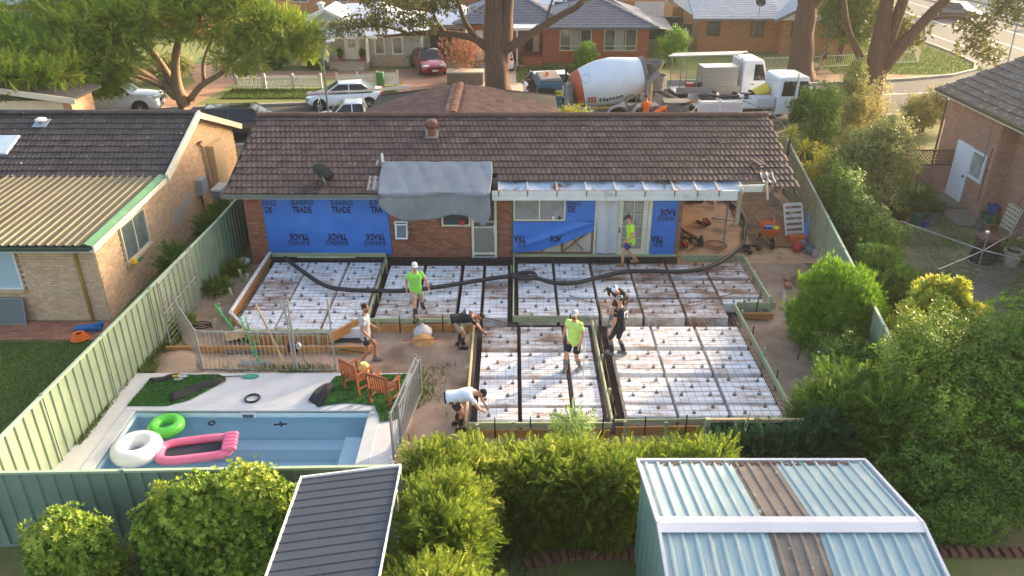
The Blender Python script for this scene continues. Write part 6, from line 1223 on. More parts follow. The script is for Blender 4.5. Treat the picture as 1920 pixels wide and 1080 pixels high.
for k, (x, y, r, h, lab, mt) in enumerate(((-13.8, 56.6, .5, .7, 'small round shrub by the weatherboard house steps', lf_dark), (-6.6, 56.9, .5, .9, 'rounded shrub beside the red sedan', lf_dark), (-16.6, 56.5, .9, 1.2, 'dark shrub at the left end of the weatherboard house', lf_dark), (11.4, 57.8, 1.05, 2.3, 'leafy rose like shrub right of the red brick house', lf_round), (5.0, 55.8, .7, 1.7, 'young shrub on the lawn before the red brick windows', lf_round), (-27, 50, 2.2, 2.0, 'garden bushes seen under the left tree', lf_ole), (-22.5, 52.5, 1.6, 1.6, 'bronze shrub seen under the left tree', lf_ole), (-31, 47, 2.0, 1.8, 'green bush at the far left behind the roofs', lf_dark))):
    shrub('shrub', lab, 'shrub', (x, y, 0), [(0, 0, h*.55, r, r*.9, h*.5), (r*.4, 0, h*.75, r*.6, r*.6, h*.35)], int(500*r)+250, 'simple', .2, mt, 90+k, stems=3)
# street lamp
sl_ = thing('street_lamp', 'grey curved street lamp rising behind the left end of the roof ridge', 'street lamp', (-9.2, 39.5, 0)); MB().tube(smooth_path([(0, 0, 0), (0, 0, 2.5), (.02, 0, 3.9), (.12, 0, 4.45), (.32, -.02, 4.7)], 4), [.065]*17 and .055, 8).build('pole', m_galv, sl_, smooth=True); MB().box((.45, -.03, 4.74), (.4, .2, .11), mat=Matrix.Rotation(-.15, 3, 'Y')).build('lamp_head', m_white, sl_, bevel=.04)
# ================================================================ VEHICLES (local +x = front)
m_tyre = M('tyre rubber', (34, 34, 36), rough=.85); m_rim = M('alloy rim', (168, 170, 176), rough=.35, metal=.7); m_blk = M('black trim', (30, 31, 34), rough=.5); m_cg = M('car glass', (30, 36, 40), rough=.08, spec=.35); m_hl = M('headlamp', (206, 212, 218), rough=.15, spec=.8); m_tl = M('tail lamp', (168, 30, 34), rough=.25); m_plate = M('number plate', (222, 220, 206), rough=.5)
TX = Matrix.Rotation(math.pi/2, 3, 'X')
def wheel(parent, x, y, r, wd=.2, sp=7, dual=0):
    t = thing('wheel', None, None, (x, y, r), parent=parent); sg = -1 if y < 0 else 1
    MB().lathe([(r*.62, -wd/2), (r*.95, -wd/2), (r, -wd/2+.03), (r, wd/2-.03), (r*.95, wd/2), (r*.62, wd/2)], 22, T=TX).build('tyre', m_tyre, t, smooth=False)
    rm = MB().lathe([(r*.64, -wd*.42), (r*.6, wd*.1*0), (r*.64, wd*.42)], 18, T=TX)
    for k in range(sp): a = k*2*math.pi/sp; rm.beam((0, sg*wd*.40, 0), (r*.6*math.cos(a), sg*wd*.44, r*.6*math.sin(a)), .07, .03)
    rm.lathe([(.05, -.03), (.05, .03)], 10, (0, sg*wd*.42, 0), TX).build('rim', m_rim, t); return t
def quad(name, P, mat, parent, th=.012): return MB().add(P, [tuple(range(len(P)))]).build(name, mat, parent, solid=th)
def car(name, label, loc, rz, paint, L=4.6, Wd=1.82, H=1.45, belt=.93, hood=.88, boot=1.0, gh=(-1.75, -1.0, .35, 1.15), zc=.17, wr=.33, wb=(-1.35, 1.4), roof=None, cat='car', hatch=False, rails=False):
    """gh: rear glass base, roof rear, roof front, windscreen base"""
    t = thing(name, label, cat, loc, rz); w = Wd/2; l = L/2
    st = [(-l, .80*w, .42, boot-.14), (-l+.08, .93*w, .28, boot-.03), (-l+.5, .985*w, zc, boot), (gh[0], w, zc, boot if not hatch else belt), (gh[1], w, zc, belt), (0, w, zc, belt), (gh[3]-.15, w, zc, belt-.01), (gh[3]+.15, .99*w, zc, hood+.02), (l-.55, .97*w, zc, hood-.06), (l-.18, .90*w, .22, hood-.16), (l, .72*w, .32, hood-.28)]
    mb = MB(); K = 9
    for x, ww, zb, zt in st:
        zm = zb+(zt-zb)*.5
        for y, z in ((-ww*.8, zt), (-ww*.95, zt-.045), (-ww, zm+.08), (-ww*.985, zb+.12), (-ww*.88, zb), (0, zb), ): mb.v.append((x, y, z))
        for y, z in ((ww*.88, zb), (ww*.985, zb+.12), (ww, zm+.08), (ww*.95, zt-.045), (ww*.8, zt), (0, zt+.025)): mb.v.append((x, y, z))
    K = 12
    for i in range(len(st)-1):
        for j in range(K): a = i*K+j; b = i*K+(j+1) % K; mb.f.append((a, b, b+K, a+K)); mb.m.append(0)
    mb.f.append(tuple(range(K))); mb.m.append(0); mb.f.append(tuple((len(st)-1)*K+j for j in range(K))); mb.m.append(0)
    mb.build('body', paint, t, smooth=True, sub=1)
    yb, yr = w*.90, w*.70; zb = belt-.02; zr2 = H-.03
    b0, r0, r1, b1 = gh; rp = roof or paint
    c = MB(); c.v = [(r0, -yr, zr2), (r1, -yr, zr2), (r1, yr, zr2), (r0, yr, zr2), (r0+.1, -yr*.6, H), (r1-.1, -yr*.6, H), (r1-.1, yr*.6, H), (r0+.1, yr*.6, H)]
    c.f = [(4, 5, 6, 7), (0, 1, 5, 4), (1, 2, 6, 5), (2, 3, 7, 6), (3, 0, 4, 7), (3, 2, 1, 0)]; c.m = [0]*6; c.build('roof', rp, t, smooth=True)
    quad('windscreen', [(b1, -yb*.95, zb), (b1, yb*.95, zb), (r1, yr*.96, zr2), (r1, -yr*.96, zr2)], m_cg, t); quad('rear_window', [(b0, -yb*.93, boot if not hatch else zb), (b0, yb*.93, boot if not hatch else zb), (r0, yr*.95, zr2), (r0, -yr*.95, zr2)], m_cg, t)
    mid = (r0+r1)/2+.05
    for s in (-1, 1):
        quad('side_window', [(mid, s*yb, zb), (b1-.1, s*yb, zb), (r1, s*yr, zr2), (mid, s*yr, zr2)], m_cg, t); quad('side_window', [(b0+.15, s*yb, zb), (mid, s*yb, zb), (mid, s*yr, zr2), (r0, s*yr, zr2)], m_cg, t)
        for a, b in (((b1-.02, s*yb*.985, zb), (r1, s*yr, zr2+.01)), ((mid, s*yb*1.01, zb), (mid, s*yr*1.02, zr2+.01)), ((b0+.04, s*yb*.97, zb), (r0, s*yr, zr2+.01))): MB().beam(a, b, .05, .05).build('pillar', paint, t)
        MB().box((b1-.28, s*(w+.08), belt+.05), (.12, .18, .12)).build('mirror', paint, t, bevel=.02)
        MB().box((l-.16, s*w*.64, hood-.17), (.28, .38, .12), rz=-s*.35).build('headlight', m_hl, t, bevel=.03); MB().box((-l+.09, s*w*.72, boot-.16), (.16, .36, .2), rz=s*.25).build('taillight', m_tl, t, bevel=.03)
        for x in wb:
            MB().lathe([(wr+.05, -.02), (wr+.05, .02)], 20, (x, s*(w-.012), wr+.01), TX).build('wheel_arch', m_blk, t); wheel(t, x, s*(w-.07), wr)
        if rails: MB().tube([(r0+.1, s*yr*.9, H+.02), (r1-.1, s*yr*.9, H+.02)], .02, 6).build('roof_rail', m_galv, t)
    MB().box((l-.01, 0, hood-.36), (.06, w*1.1, .13)).build('grille', m_blk, t); MB().box((l+.01, 0, .42), (.03, .38, .11)).build('number_plate', m_plate, t); MB().box((-l-.01, 0, .62), (.03, .38, .11)).build('number_plate', m_plate, t)
    return t
def paint(name, c, rough=.25): return M(name, c, rough=rough, spec=.6, coat=.6)
p_white = paint('white car paint', (232, 233, 236)); p_red = paint('deep red car paint', (140, 20, 34)); p_dark = paint('dark blue car paint', (40, 46, 62)); p_black = paint('black car paint', (34, 34, 36))
SA = math.atan(.165)
car('parked_car', 'white sedan parked against the far kerb behind the tiled roof', (-9.6, 45.75, .015), math.pi+SA, p_white, 4.3, 1.78, 1.42)
car('parked_car', 'red sedan facing the street on the paver driveway', (-5.75, 55.9, .02), -math.pi/2+.28, p_red, 4.7, 1.85, 1.44, roof=m_cg, gh=(-1.8, -.75, .3, 1.25), boot=.98)
car('parked_car', 'white station wagon half hidden behind the big gum trunk', (-.9, 57.2, .02), math.pi/2+.05, p_white, 4.7, 1.9, 1.72, 1.05, 1.02, 1.08, (-2.1, -1.75, .45, 1.2), hatch=True, rails=True, wr=.36)
car('parked_car', 'dark blue sedan driving on the cross road at the top right', (42.9, 80.3, .015), R(-52), p_dark, 4.6, 1.85, 1.46)
car('parked_car', 'white hatchback parked behind the mixer truck cab', (2.8, 47.6, .015), SA, p_white, 4.2, 1.78, 1.6, 1.0, .98, 1.05, (-1.95, -1.6, .4, 1.1), hatch=True)
car('parked_car', 'dark utility parked behind the left end of the tiled roof', (-13.4, 39.6, .015), SA, p_black, 5.0, 1.9, 1.6, 1.05, 1.02, 1.05, (-2.2, -1.9, .4, 1.2), hatch=True, wr=.38)
u = car('parked_car', 'white four wheel drive with bull bar under the left tree', (-22.1, 44.4, .015), SA, p_white, 4.9, 1.9, 1.85, 1.15, 1.12, 1.15, (-2.1, -1.85, .35, 1.05), hatch=True, rails=True, wr=.4, zc=.3); MB().tube([(2.5, -.8, .5), (2.62, -.7, 1.05), (2.62, .7, 1.05), (2.5, .8, .5)], .04, 8).tube([(2.58, -.75, .75), (2.58, .75, .75)], .035, 8).build('bull_bar', m_galv, u)
ut = car('parked_car', 'white utility with ladder rack hidden behind the roof ridge', (-7.9, 40.5, .015), math.pi+SA, p_white, 5.2, 1.85, 1.62, 1.05, 1.0, 1.05, (-.5, -.25, .7, 1.35), hatch=True, wr=.36)
for x in (-2.3, -.3, 1.9): MB().tube([(x, -.85, 1.0), (x, -.8, 1.75), (x, .8, 1.75), (x, .85, 1.0)], .03, 6).build('rack_hoop', m_galv, ut)
tag(MB().tube([(-10.6, 41.2, 1.79), (-5.3, 42.05, 1.96)], .11, 10).build('carried_tube', M('pinkish tube', (206, 180, 172), (186, 160, 152), sc=3, rough=.6)), 'long pale pinkish tube carried on the utility rack', 'tube')
tag(MB().beam((-8.6, 41.3, 1.86), (-5.6, 41.75, 1.93), .08, .05).build('carried_batten', m_tp), 'pale green batten carried on the utility rack', 'batten')
# ---------------------------------------------------------------- concrete mixer truck (front towards -x)
MX = thing('mixer_truck', 'concrete mixer truck with blue cab and white and orange drum', 'truck', (-.1, 41.9, .015), SA*.6)
m_teal = paint('dark teal cab paint', (30, 86, 114), .35); m_gry = M('grey truck steel', (150, 150, 150), (120, 118, 116), sc=4, rough=.6, metal=.2); m_drum = M('drum white', (224, 228, 232), (212, 216, 222), sc=1.5, rough=.45); m_orng = M('drum orange', (206, 104, 70), (190, 92, 60), sc=3, rough=.55); m_ylw = M('safety yellow', (226, 206, 40), rough=.5); m_cem = M('cement crust', (128, 122, 116), (100, 96, 92), sc=5, rough=.95, bump=.5)
Y0 = 1.22
MB().ext([(-.05, .55), (-.05, 1.0), (.1, 1.18), (1.1, 1.5), (1.1, .55)], -.85, .85, 'y').build('hood', m_teal, MX, bevel=.08); MB().bx(-.2, .0, -1.05, 1.05, .42, .72).build('bumper', m_galv, MX, bevel=.04); MB().bx(-.07, -.045, -.5, .5, .62, 1.0).build('grille', m_galv, MX)
cb = MB().ext([(1.1, .55), (1.1, 1.45), (1.3, 2.28), (1.45, 2.42), (2.62, 2.42), (2.62, .55)], -1.1, 1.1, 'y').build('cab', m_teal, MX, bevel=.06)
MB().ext([(1.42, 2.43), (1.5, 2.55), (2.55, 2.6), (2.6, 2.43)], -.98, .98, 'y').build('roof_cap', M('dusty cab roof', (150, 136, 128), (120, 112, 108), sc=4, rough=.8), MX, bevel=.04)
quad('windscreen', [(1.10, -.95, 1.5), (1.10, .95, 1.5), (1.29, .9, 2.25), (1.29, -.9, 2.25)], m_cg, MX, .02).location.x = -.02
for s in (-1, 1): d = quad('side_window', [(1.25, s*1.115, 1.42), (2.2, s*1.115, 1.42), (2.2, s*1.115, 2.1), (1.38, s*1.115, 2.15)], m_cg, MX); MB().box((1.15, s*1.3, 1.85), (.08, .16, .42)).build('mirror', m_blk, MX); MB().bx(1.2, 2.4, s*1.12-.01, s*1.12+.01, .95, .98).build('grab_rail', m_galv, MX)
MB().lathe([(.09, 2.6), (.08, 2.78), (.02, 2.82)], 10, (1.9, -.3, 0)).build('beacon', M('amber beacon', (226, 110, 60), rough=.3), MX)
nt_ = MB().bx(2.28, 2.58, -1.13, -1.115, 1.72, 2.0).build('number_panel', m_ylw, MX); tm = text_mesh('883', .19, .004); tm.materials.append(m_blk)
for v in tm.vertices: v.co = (2.29+v.co.x*.85, -1.135, 1.79+v.co.y)
link(bpy.data.objects.new('lettering', tm), nt_)
MB().bx(2.72, 2.95, -1.1, -.7, .6, 2.3).build('stack_guard', m_gry, MX); MB().tube([(2.85, -.55, .8), (2.85, -.55, 2.9), (2.95, -.55, 3.0)], .06, 8).build('exhaust', m_blk, MX); MB().bx(.4, 8.0, -.45, .45, .6, .9).build('chassis', m_gry, MX)
DA = Vector((3.35, 0, 1.78)); DB = Vector((7.05, 0, 2.5)); ax_ = (DB-DA).normalized(); LD = (DB-DA).length; Tq = ax_.to_track_quat('Z', 'Y').to_matrix()
prof = [(.3, -.05), (.84, .02), (.98, .3), (1.14, .95), (1.22, 1.45), (1.22, 2.2), (1.0, 3.2), (.86, LD)]; drr = lambda s: float(np.interp(s, [p[1] for p in prof], [p[0] for p in prof]))
MB().lathe([(.3, -.05), (.84, .02), (.99, .42)], 36, DA, Tq, capB=False).build('drum_head', m_orng, MX, smooth=True)
DR = MB().lathe([(.985, .40)]+prof[3:], 36, DA, Tq, capA=False).build('drum', m_drum, MX, smooth=True); md = DR.modifiers.new('e', 'EDGE_SPLIT'); md.split_angle = R(25)
MB().lathe([(.9, LD-.12), (.92, LD-.1), (.92, LD+.1), (.6, LD+.12)], 30, DA, Tq).build('drum_ring', m_cem, MX)
Xs = Tq.inverted()
def on_drum(s, ang):    # ang measured below horizontal on the near side
    a = Vector((0, -math.cos(ang), -math.sin(ang))); a = (a-ax_*a.dot(ax_)).normalized(); return DA+ax_*s+a*(drr(s)+.012)
tm = text_mesh('Hanson', .38, .010); tm.materials.append(m_blk)
bmx = bmesh.new(); bmx.from_mesh(tm); bmesh.ops.triangulate(bmx, faces=bmx.faces); bmx.to_mesh(tm); bmx.free()
for v in tm.vertices: v.co = on_drum(1.12+v.co.x*1.1, R(36)-v.co.y/1.2)
link(bpy.data.objects.new('lettering', tm), DR)
for i in range(3):
    for j in range(3):
        P = [on_drum(.56+.15*i+a, R(36)-(.0+.13*j+b)/1.1) for a, b in ((0, 0), (.11, 0), (.11, .1), (0, .1))]; MB().add(P, [(0, 1, 2, 3)]).build('logo_square', M('logo red', (190, 50, 48), rough=.5), DR)
rg = [on_drum(.62+.22*math.cos(a), R(-38)+.22*math.sin(a)/1.0) for a in [i*.4 for i in range(16)]]; MB().tube(rg+[rg[0]], .012, 4).build('logo_ring', M('faint green', (150, 176, 170), rough=.5), DR)
for s in (-1, 1): MB().bx(7.0, 7.25, s*.95-.1, s*.95+.1, .8, 2.35).build('pedestal', m_gry, MX, bevel=.02); MB().beam((7.1, s*.9, 2.2), (7.7, s*.7, 2.75), .12, .3).build('pedestal_arm', m_gry, MX)
MB().bx(2.98, 3.28, -.6, .6, .9, 2.1).build('gearbox_stand', m_gry, MX, bevel=.04)
MB().lathe([(.28, 2.55), (.62, 3.15), (.66, 3.15), (.34, 2.5)], 14, (7.5, 0, 0)).build('hopper', m_cem, MX); MB().lathe([(.5, 1.7), (.62, 2.45), (.58, 2.45), (.4, 1.7)], 12, (7.75, 0, 0)).build('collector', m_gry, MX)
MB().grid(lambda u, v: (7.9+1.6*v, .1+.26*math.sin((u-.5)*math.pi), 1.75-.75*v-.24*math.cos((u-.5)*math.pi)), 8, 4).build('chute', m_cem, MX, solid=.03, smooth=True)
for x, f in ((1.15, 0), (5.6, 1), (6.95, 1)):
    for s in (-1, 1):
        wheel(MX, x, s*1.0, .5, .34 if f else .28, 8)
        MB().grid(lambda u, v: (x+.62*math.cos(math.pi*(.08+.84*u)), s*(.78+.46*v), .52+.62*math.sin(math.pi*(.08+.84*u))), 12, 1).build('mudguard', M('pale mudguard', (186, 190, 194), rough=.4), MX, solid=.02, smooth=True)
for x0, x1 in ((3.3, 4.9),): MB().bx(x0, x1, -1.2, -1.16, .52, .64).build('side_rail', m_ylw, MX)
MB().bx(4.2, 7.2, -.98, -.94, .98, 1.06).build('stripe_rail', M('amber stripe', (206, 150, 60), rough=.5), MX); MB().lathe([(.22, -.6), (.22, .6)], 14, (3.9, -.75, .85), Matrix.Rotation(math.pi/2, 3, 'Y')).build('water_tank', m_gry, MX); MB().tube([(6.25+.3*math.cos(a), -1.02, 1.35+.3*math.sin(a)) for a in [i*.45 for i in range(15)]], .05, 8).build('spare_hose', m_cem, MX); MB().tube([(7.3, -1.05, .6), (7.3, -1.05, 2.2)], .03, 6).build('ladder_rail', m_ylw, MX)
# ---------------------------------------------------------------- white trucks (front towards +x)
def truck_cab(t, x0, x1, y0, y1, z0, z1, pt, crew=False):
    ym = (y0+y1)/2; MB().ext([(x0, z0), (x0, z1-.08), (x0+.1, z1), (x1-.45, z1), (x1-.1, z0+.95), (x1, z0+.85), (x1, z0)], y0, y1, 'y').build('cab', pt, t, bevel=.07, seg=3)
    quad('windscreen', [(x1-.08, y0+.12, z0+1.0), (x1-.08, y1-.12, z0+1.0), (x1-.42, y1-.16, z1-.1), (x1-.42, y0+.16, z1-.1)], m_cg, t, .03)
    for y in (y0-.006, y1+.006):
        quad('side_window', [(x1-.95, y, z0+.95), (x1-.22, y, z0+.95), (x1-.52, y, z1-.22), (x1-.95, y, z1-.22)], m_cg, t)
        if crew: quad('side_window', [(x0+.2, y, z0+.98), (x1-1.1, y, z0+.98), (x1-1.1, y, z1-.22), (x0+.25, y, z1-.22)], m_cg, t)
        MB().box((x1-.98, y, z0+.75), (.18, .03, .05)).build('door_handle', m_blk, t)
    MB().bx(x1-.02, x1+.06, y0+.1, y1-.1, z0-.05, z0+.22).build('bumper', m_blk, t, bevel=.02)
    for y in (y0+.25, y1-.25): MB().box((x1+.01, y, z0+.42), (.05, .32, .18)).build('headlight', m_hl, t, bevel=.02)
    for y in (y0-.18, y1+.18): MB().box((x1-.2, y, z0+1.35), (.08, .1, .4)).build('mirror', m_blk, t, bevel=.02)
m_alu = M('brushed aluminium', (196, 192, 186), (170, 168, 166), sc=2, rough=.38, metal=.6, stretch=(.5, 1, 6))
T1 = thing('flatbed_truck', 'white flatbed truck with aluminium toolbox and rack behind the other truck', 'truck', (9.15, 46.2, .015), SA*.6)
MB().bx(.0, 5.2, -.4, .4, .55, .8).build('chassis', m_blk, T1); MB().bx(.05, 3.75, -.98, .98, .82, .92).build('tray', m_alu, T1)
for s in (-1, 1): MB().bx(.05, 3.75, s*.98-.02, s*.98+.02, .925, 1.2).build('tray_side', m_alu, T1)
MB().bx(1.6, 3.6, -.9, .2, .93, 2.2).build('toolbox', m_alu, T1, bevel=.015); MB().bx(1.58, 3.62, -.92, .22, 2.205, 2.27).build('toolbox_lid', m_alu, T1)
for x in (1.95, 3.2): MB().lathe([(.05, -.02), (.05, .02)], 10, (x, -.91, 1.15), TX).build('latch', m_blk, T1)
for x in (.25, 1.2, 3.72): MB().tube([(x, -.95, .9), (x, -.95, 2.75), (x, .95, 2.75), (x, .95, .9)], .03, 6).build('rack_hoop', m_galv, T1)
truck_cab(T1, 3.85, 5.45, -.98, .98, .55, 2.62, p_white)
for x in (.9, 4.7):
    for s in (-1, 1): wheel(T1, x, s*.85, .38, .26)
for k in range(3): tag(MB().beam((8.8+.2*k, 45.7+.35*k, 2.86), (12.8+.35*k, 46.1+.35*k, 2.9), .22, .07).build('scaffold_plank', m_alu), ['near', 'middle', 'far'][k]+' aluminium plank on the flatbed truck rack', 'plank')
tag(MB().bx(9.95, 10.4, 45.6, 46.05, .95, 1.35).build('red_case', M('red case', (170, 44, 50), rough=.5), bevel=.03), 'red tool case on the flatbed tray', 'case'); tag(MB().lathe([(.2, 0), (.24, .2), (.16, .42)], 10).build('compressor', m_stk, loc=(10.6, 45.85, .95)), 'black compressor on the flatbed tray beside the red case', 'compressor')
T2 = thing('pump_truck', 'white crew cab truck with hose filled tray in front of the flatbed', 'truck', (9.7, 42.7, .015), SA*.6)
MB().bx(0, 5.9, -.4, .4, .5, .75).build('chassis', m_blk, T2); MB().bx(.05, 4.2, -.98, .98, .78, .86).build('tray', m_alu, T2)
sb_ = MB().bx(.15, 3.2, -1.02, -.98, .865, 1.32).build('side_board', M('white board', (226, 226, 226), rough=.5), T2); MB().bx(.05, 4.2, .97, 1.01, .865, 1.2).build('side_board', m_alu, T2); MB().bx(3.0, 4.2, -.97, -.2, .87, 1.35).build('side_box', M('grey side box', (190, 192, 196), rough=.5), T2)
tm = text_mesh('Vell', .34, .006); tm.materials.append(m_blk)
for v in tm.vertices: v.co = (1.05+v.co.x, -1.03, .98+v.co.y)
link(bpy.data.objects.new('lettering', tm), sb_); MB().add([(.62, -1.03, 1.02), (.8, -1.03, 1.24), (.92, -1.03, 1.18), (.95, -1.03, 1.26), (.88, -1.03, 1.08), (.74, -1.03, 1.12)], [(0, 1, 2, 3, 4, 5)]).build('logo_mark', M('logo olive', (170, 166, 50), rough=.5), sb_)
truck_cab(T2, 4.3, 6.35, -.98, .98, .45, 2.42, p_white, True)
for x in (1.1, 5.5):
    for s in (-1, 1): wheel(T2, x, s*.85, .38, .26)
for k, (x, y, r) in enumerate(((11.6, 42.9, .5), (12.6, 43.3, .45), (10.6, 43.1, .42))): tag(MB().tube([(x+r*math.cos(a)*1.2, y+r*math.sin(a)*.8, .95+.035*a) for a in [i*.5 for i in range(28)]], .07, 8).build('coiled_hose', m_hose, smooth=True), ['middle', 'right', 'left'][k]+' coil of black hose on the pump truck tray', 'hose')
tk = thing('plastic_drum', 'yellow plastic drum on the pump truck tray behind the cab', 'drum', (13.5, 43.2, 1.5)); MB().lathe([(.25, -.4), (.3, -.36), (.3, .36), (.25, .4)], 16, T=Matrix.Rotation(R(60), 3, 'Y')).build('drum', M('yellow plastic', (222, 196, 60), (206, 178, 50), sc=3, rough=.4), tk, bevel=.02); MB().lathe([(.06, .4), (.06, .46)], 10, T=Matrix.Rotation(R(60), 3, 'Y')).build('cap', m_white, tk)
tag(MB().lathe([(.12, 0), (.13, .12)], 12).build('white_bucket', m_white, loc=(12.3, 42.6, 1.3)), 'small white tub on the pump truck tray', 'tub')
TR = thing('sign_trailer', 'white framed cage trailer with two pale panels behind the roof ridge', 'trailer', (9.4, 40.6, .02), SA*.4)
for x0, x1 in ((.25, 1.25), (1.33, 2.4)): MB().bx(x0, x1, -.02, .02, .5, 1.42).build('panel', M('pale pink panel', (226, 214, 212), (212, 198, 196), sc=3, rough=.5), TR)
for x in (.2, 1.29, 2.45): MB().bx(x-.04, x+.04, -.05, .05, .3, 1.62).build('upright', m_white, TR)
MB().bx(.1, 2.6, -.05, .05, 1.45, 1.52).build('top_rail', m_white, TR); MB().tube([(-.5, -.1, .6), (.2, 0, 1.4)], .05, 6).build('drawbar', m_white, TR); MB().bx(.0, 2.6, .06, 1.3, .42, .5).build('deck', m_galv, TR)
for s in (.2, 1.2): wheel(TR, 1.3, s, .3, .18)
PM = thing('line_pump', 'grimy orange concrete line pump between the mixer and pump truck', 'pump', (8.6, 41.6, .02)); m_og = M('worn orange steel', (170, 104, 50), (110, 74, 46), sc=4, rough=.7)
MB().ext([(-.5, .7), (.5, .7), (.7, 1.35), (-.7, 1.35)], -.5, .5, 'y').build('hopper', m_cem, PM, bevel=.03); MB().bx(-.3, 1.5, -.4, .4, .35, .7).build('engine_bay', m_og, PM, bevel=.03); MB().beam((.1, -.45, 1.2), (1.1, -.45, 1.5), .1, .12).build('lifting_arm', m_og, PM); MB().tube([(-.7, -.3, .5), (-1.4, -.5, .3), (-2.0, -.6, .2)], .08, 8).build('outlet', m_cem, PM)
for s in (-1, 1): wheel(PM, .6, s*.5, .3, .18)
# ================================================================ PEOPLE (local: +y forward, +x right hand side, z up)
def rings(mb, cs, n=14):
    """loft of elliptical rings: (centre, side vec*rx, fwd vec*ry)"""
    b = len(mb.v)
    for c, a, f in cs:
        for j in range(n): t = 2*math.pi*j/n; mb.v.append(tuple(Vector(c)+Vector(a)*math.cos(t)+Vector(f)*math.sin(t)))
    for i in range(len(cs)-1):
        for j in range(n): p = b+i*n+j; q_ = b+i*n+(j+1) % n; mb.f.append((p, q_, q_+n, p+n)); mb.m.append(0)
    mb.f.append(tuple(b+j for j in range(n))[::-1]); mb.m.append(0); mb.f.append(tuple(b+(len(cs)-1)*n+j for j in range(n))); mb.m.append(0)
def cap(mb, a, b, r0, r1, n=10, round_=True):
    a = Vector(a); b = Vector(b); d = (b-a)
    if d.length < 1e-4: d = Vector((0, 0, .001))
    u = d.normalized()
    if round_: mb.tube([a-u*r0*.92, a-u*r0*.6, a, a.lerp(b, .5), b, b+u*r1*.6, b+u*r1*.92], [r0*.35, r0*.8, r0, (r0+r1)/2*1.02, r1, r1*.8, r1*.35], n)
    else: mb.tube([a, a.lerp(b, .5), b], [r0, (r0+r1)/2, r1], n)
def ell(mb, c, rx, ry, rz, T=None):
    prof = [(math.sin(math.pi*i/8)+1e-3, -math.cos(math.pi*i/8)) for i in range(9)]; S_ = Matrix(((rx, 0, 0), (0, ry, 0), (0, 0, rz)))
    mb.lathe(prof, 14, c, (T @ S_) if T is not None else S_)
def ik(a, b, l1, l2, pole):
    a = Vector(a); b = Vector(b); d = b-a; L = min(max(d.length, .05), (l1+l2)*.998); u = d.normalized(); b = a+u*L
    x = (l1*l1-l2*l2+L*L)/(2*L); h = math.sqrt(max(l1*l1-x*x, 0)); p = Vector(pole); p = (p-u*p.dot(u)).normalized(); return a+u*x+p*h, b
def finish(mb, name, mat, parent, vox, it=4):
    o = mb.build(name, mat, parent, smooth=True); m1 = o.modifiers.new('r', 'REMESH'); m1.mode = 'VOXEL'; m1.voxel_size = vox; m1.use_smooth_shade = True
    if it: m2 = o.modifiers.new('s', 'SMOOTH'); m2.factor = .5; m2.iterations = it
    return o
m_skin = M('skin', (206, 152, 122), (192, 136, 106), sc=9, rough=.55); m_skin2 = M('tanned skin', (182, 126, 96), (168, 112, 84), sc=9, rough=.55)
m_eye = M('eye', (34, 28, 26), rough=.3); m_lip = M('lip', (160, 96, 84), rough=.6)
def cloth(name, c, c2=None): return M('cloth '+name, c, c2 or tuple(int(v*.9) for v in c), sc=7, rough=.85, bump=.35, bsc=9)
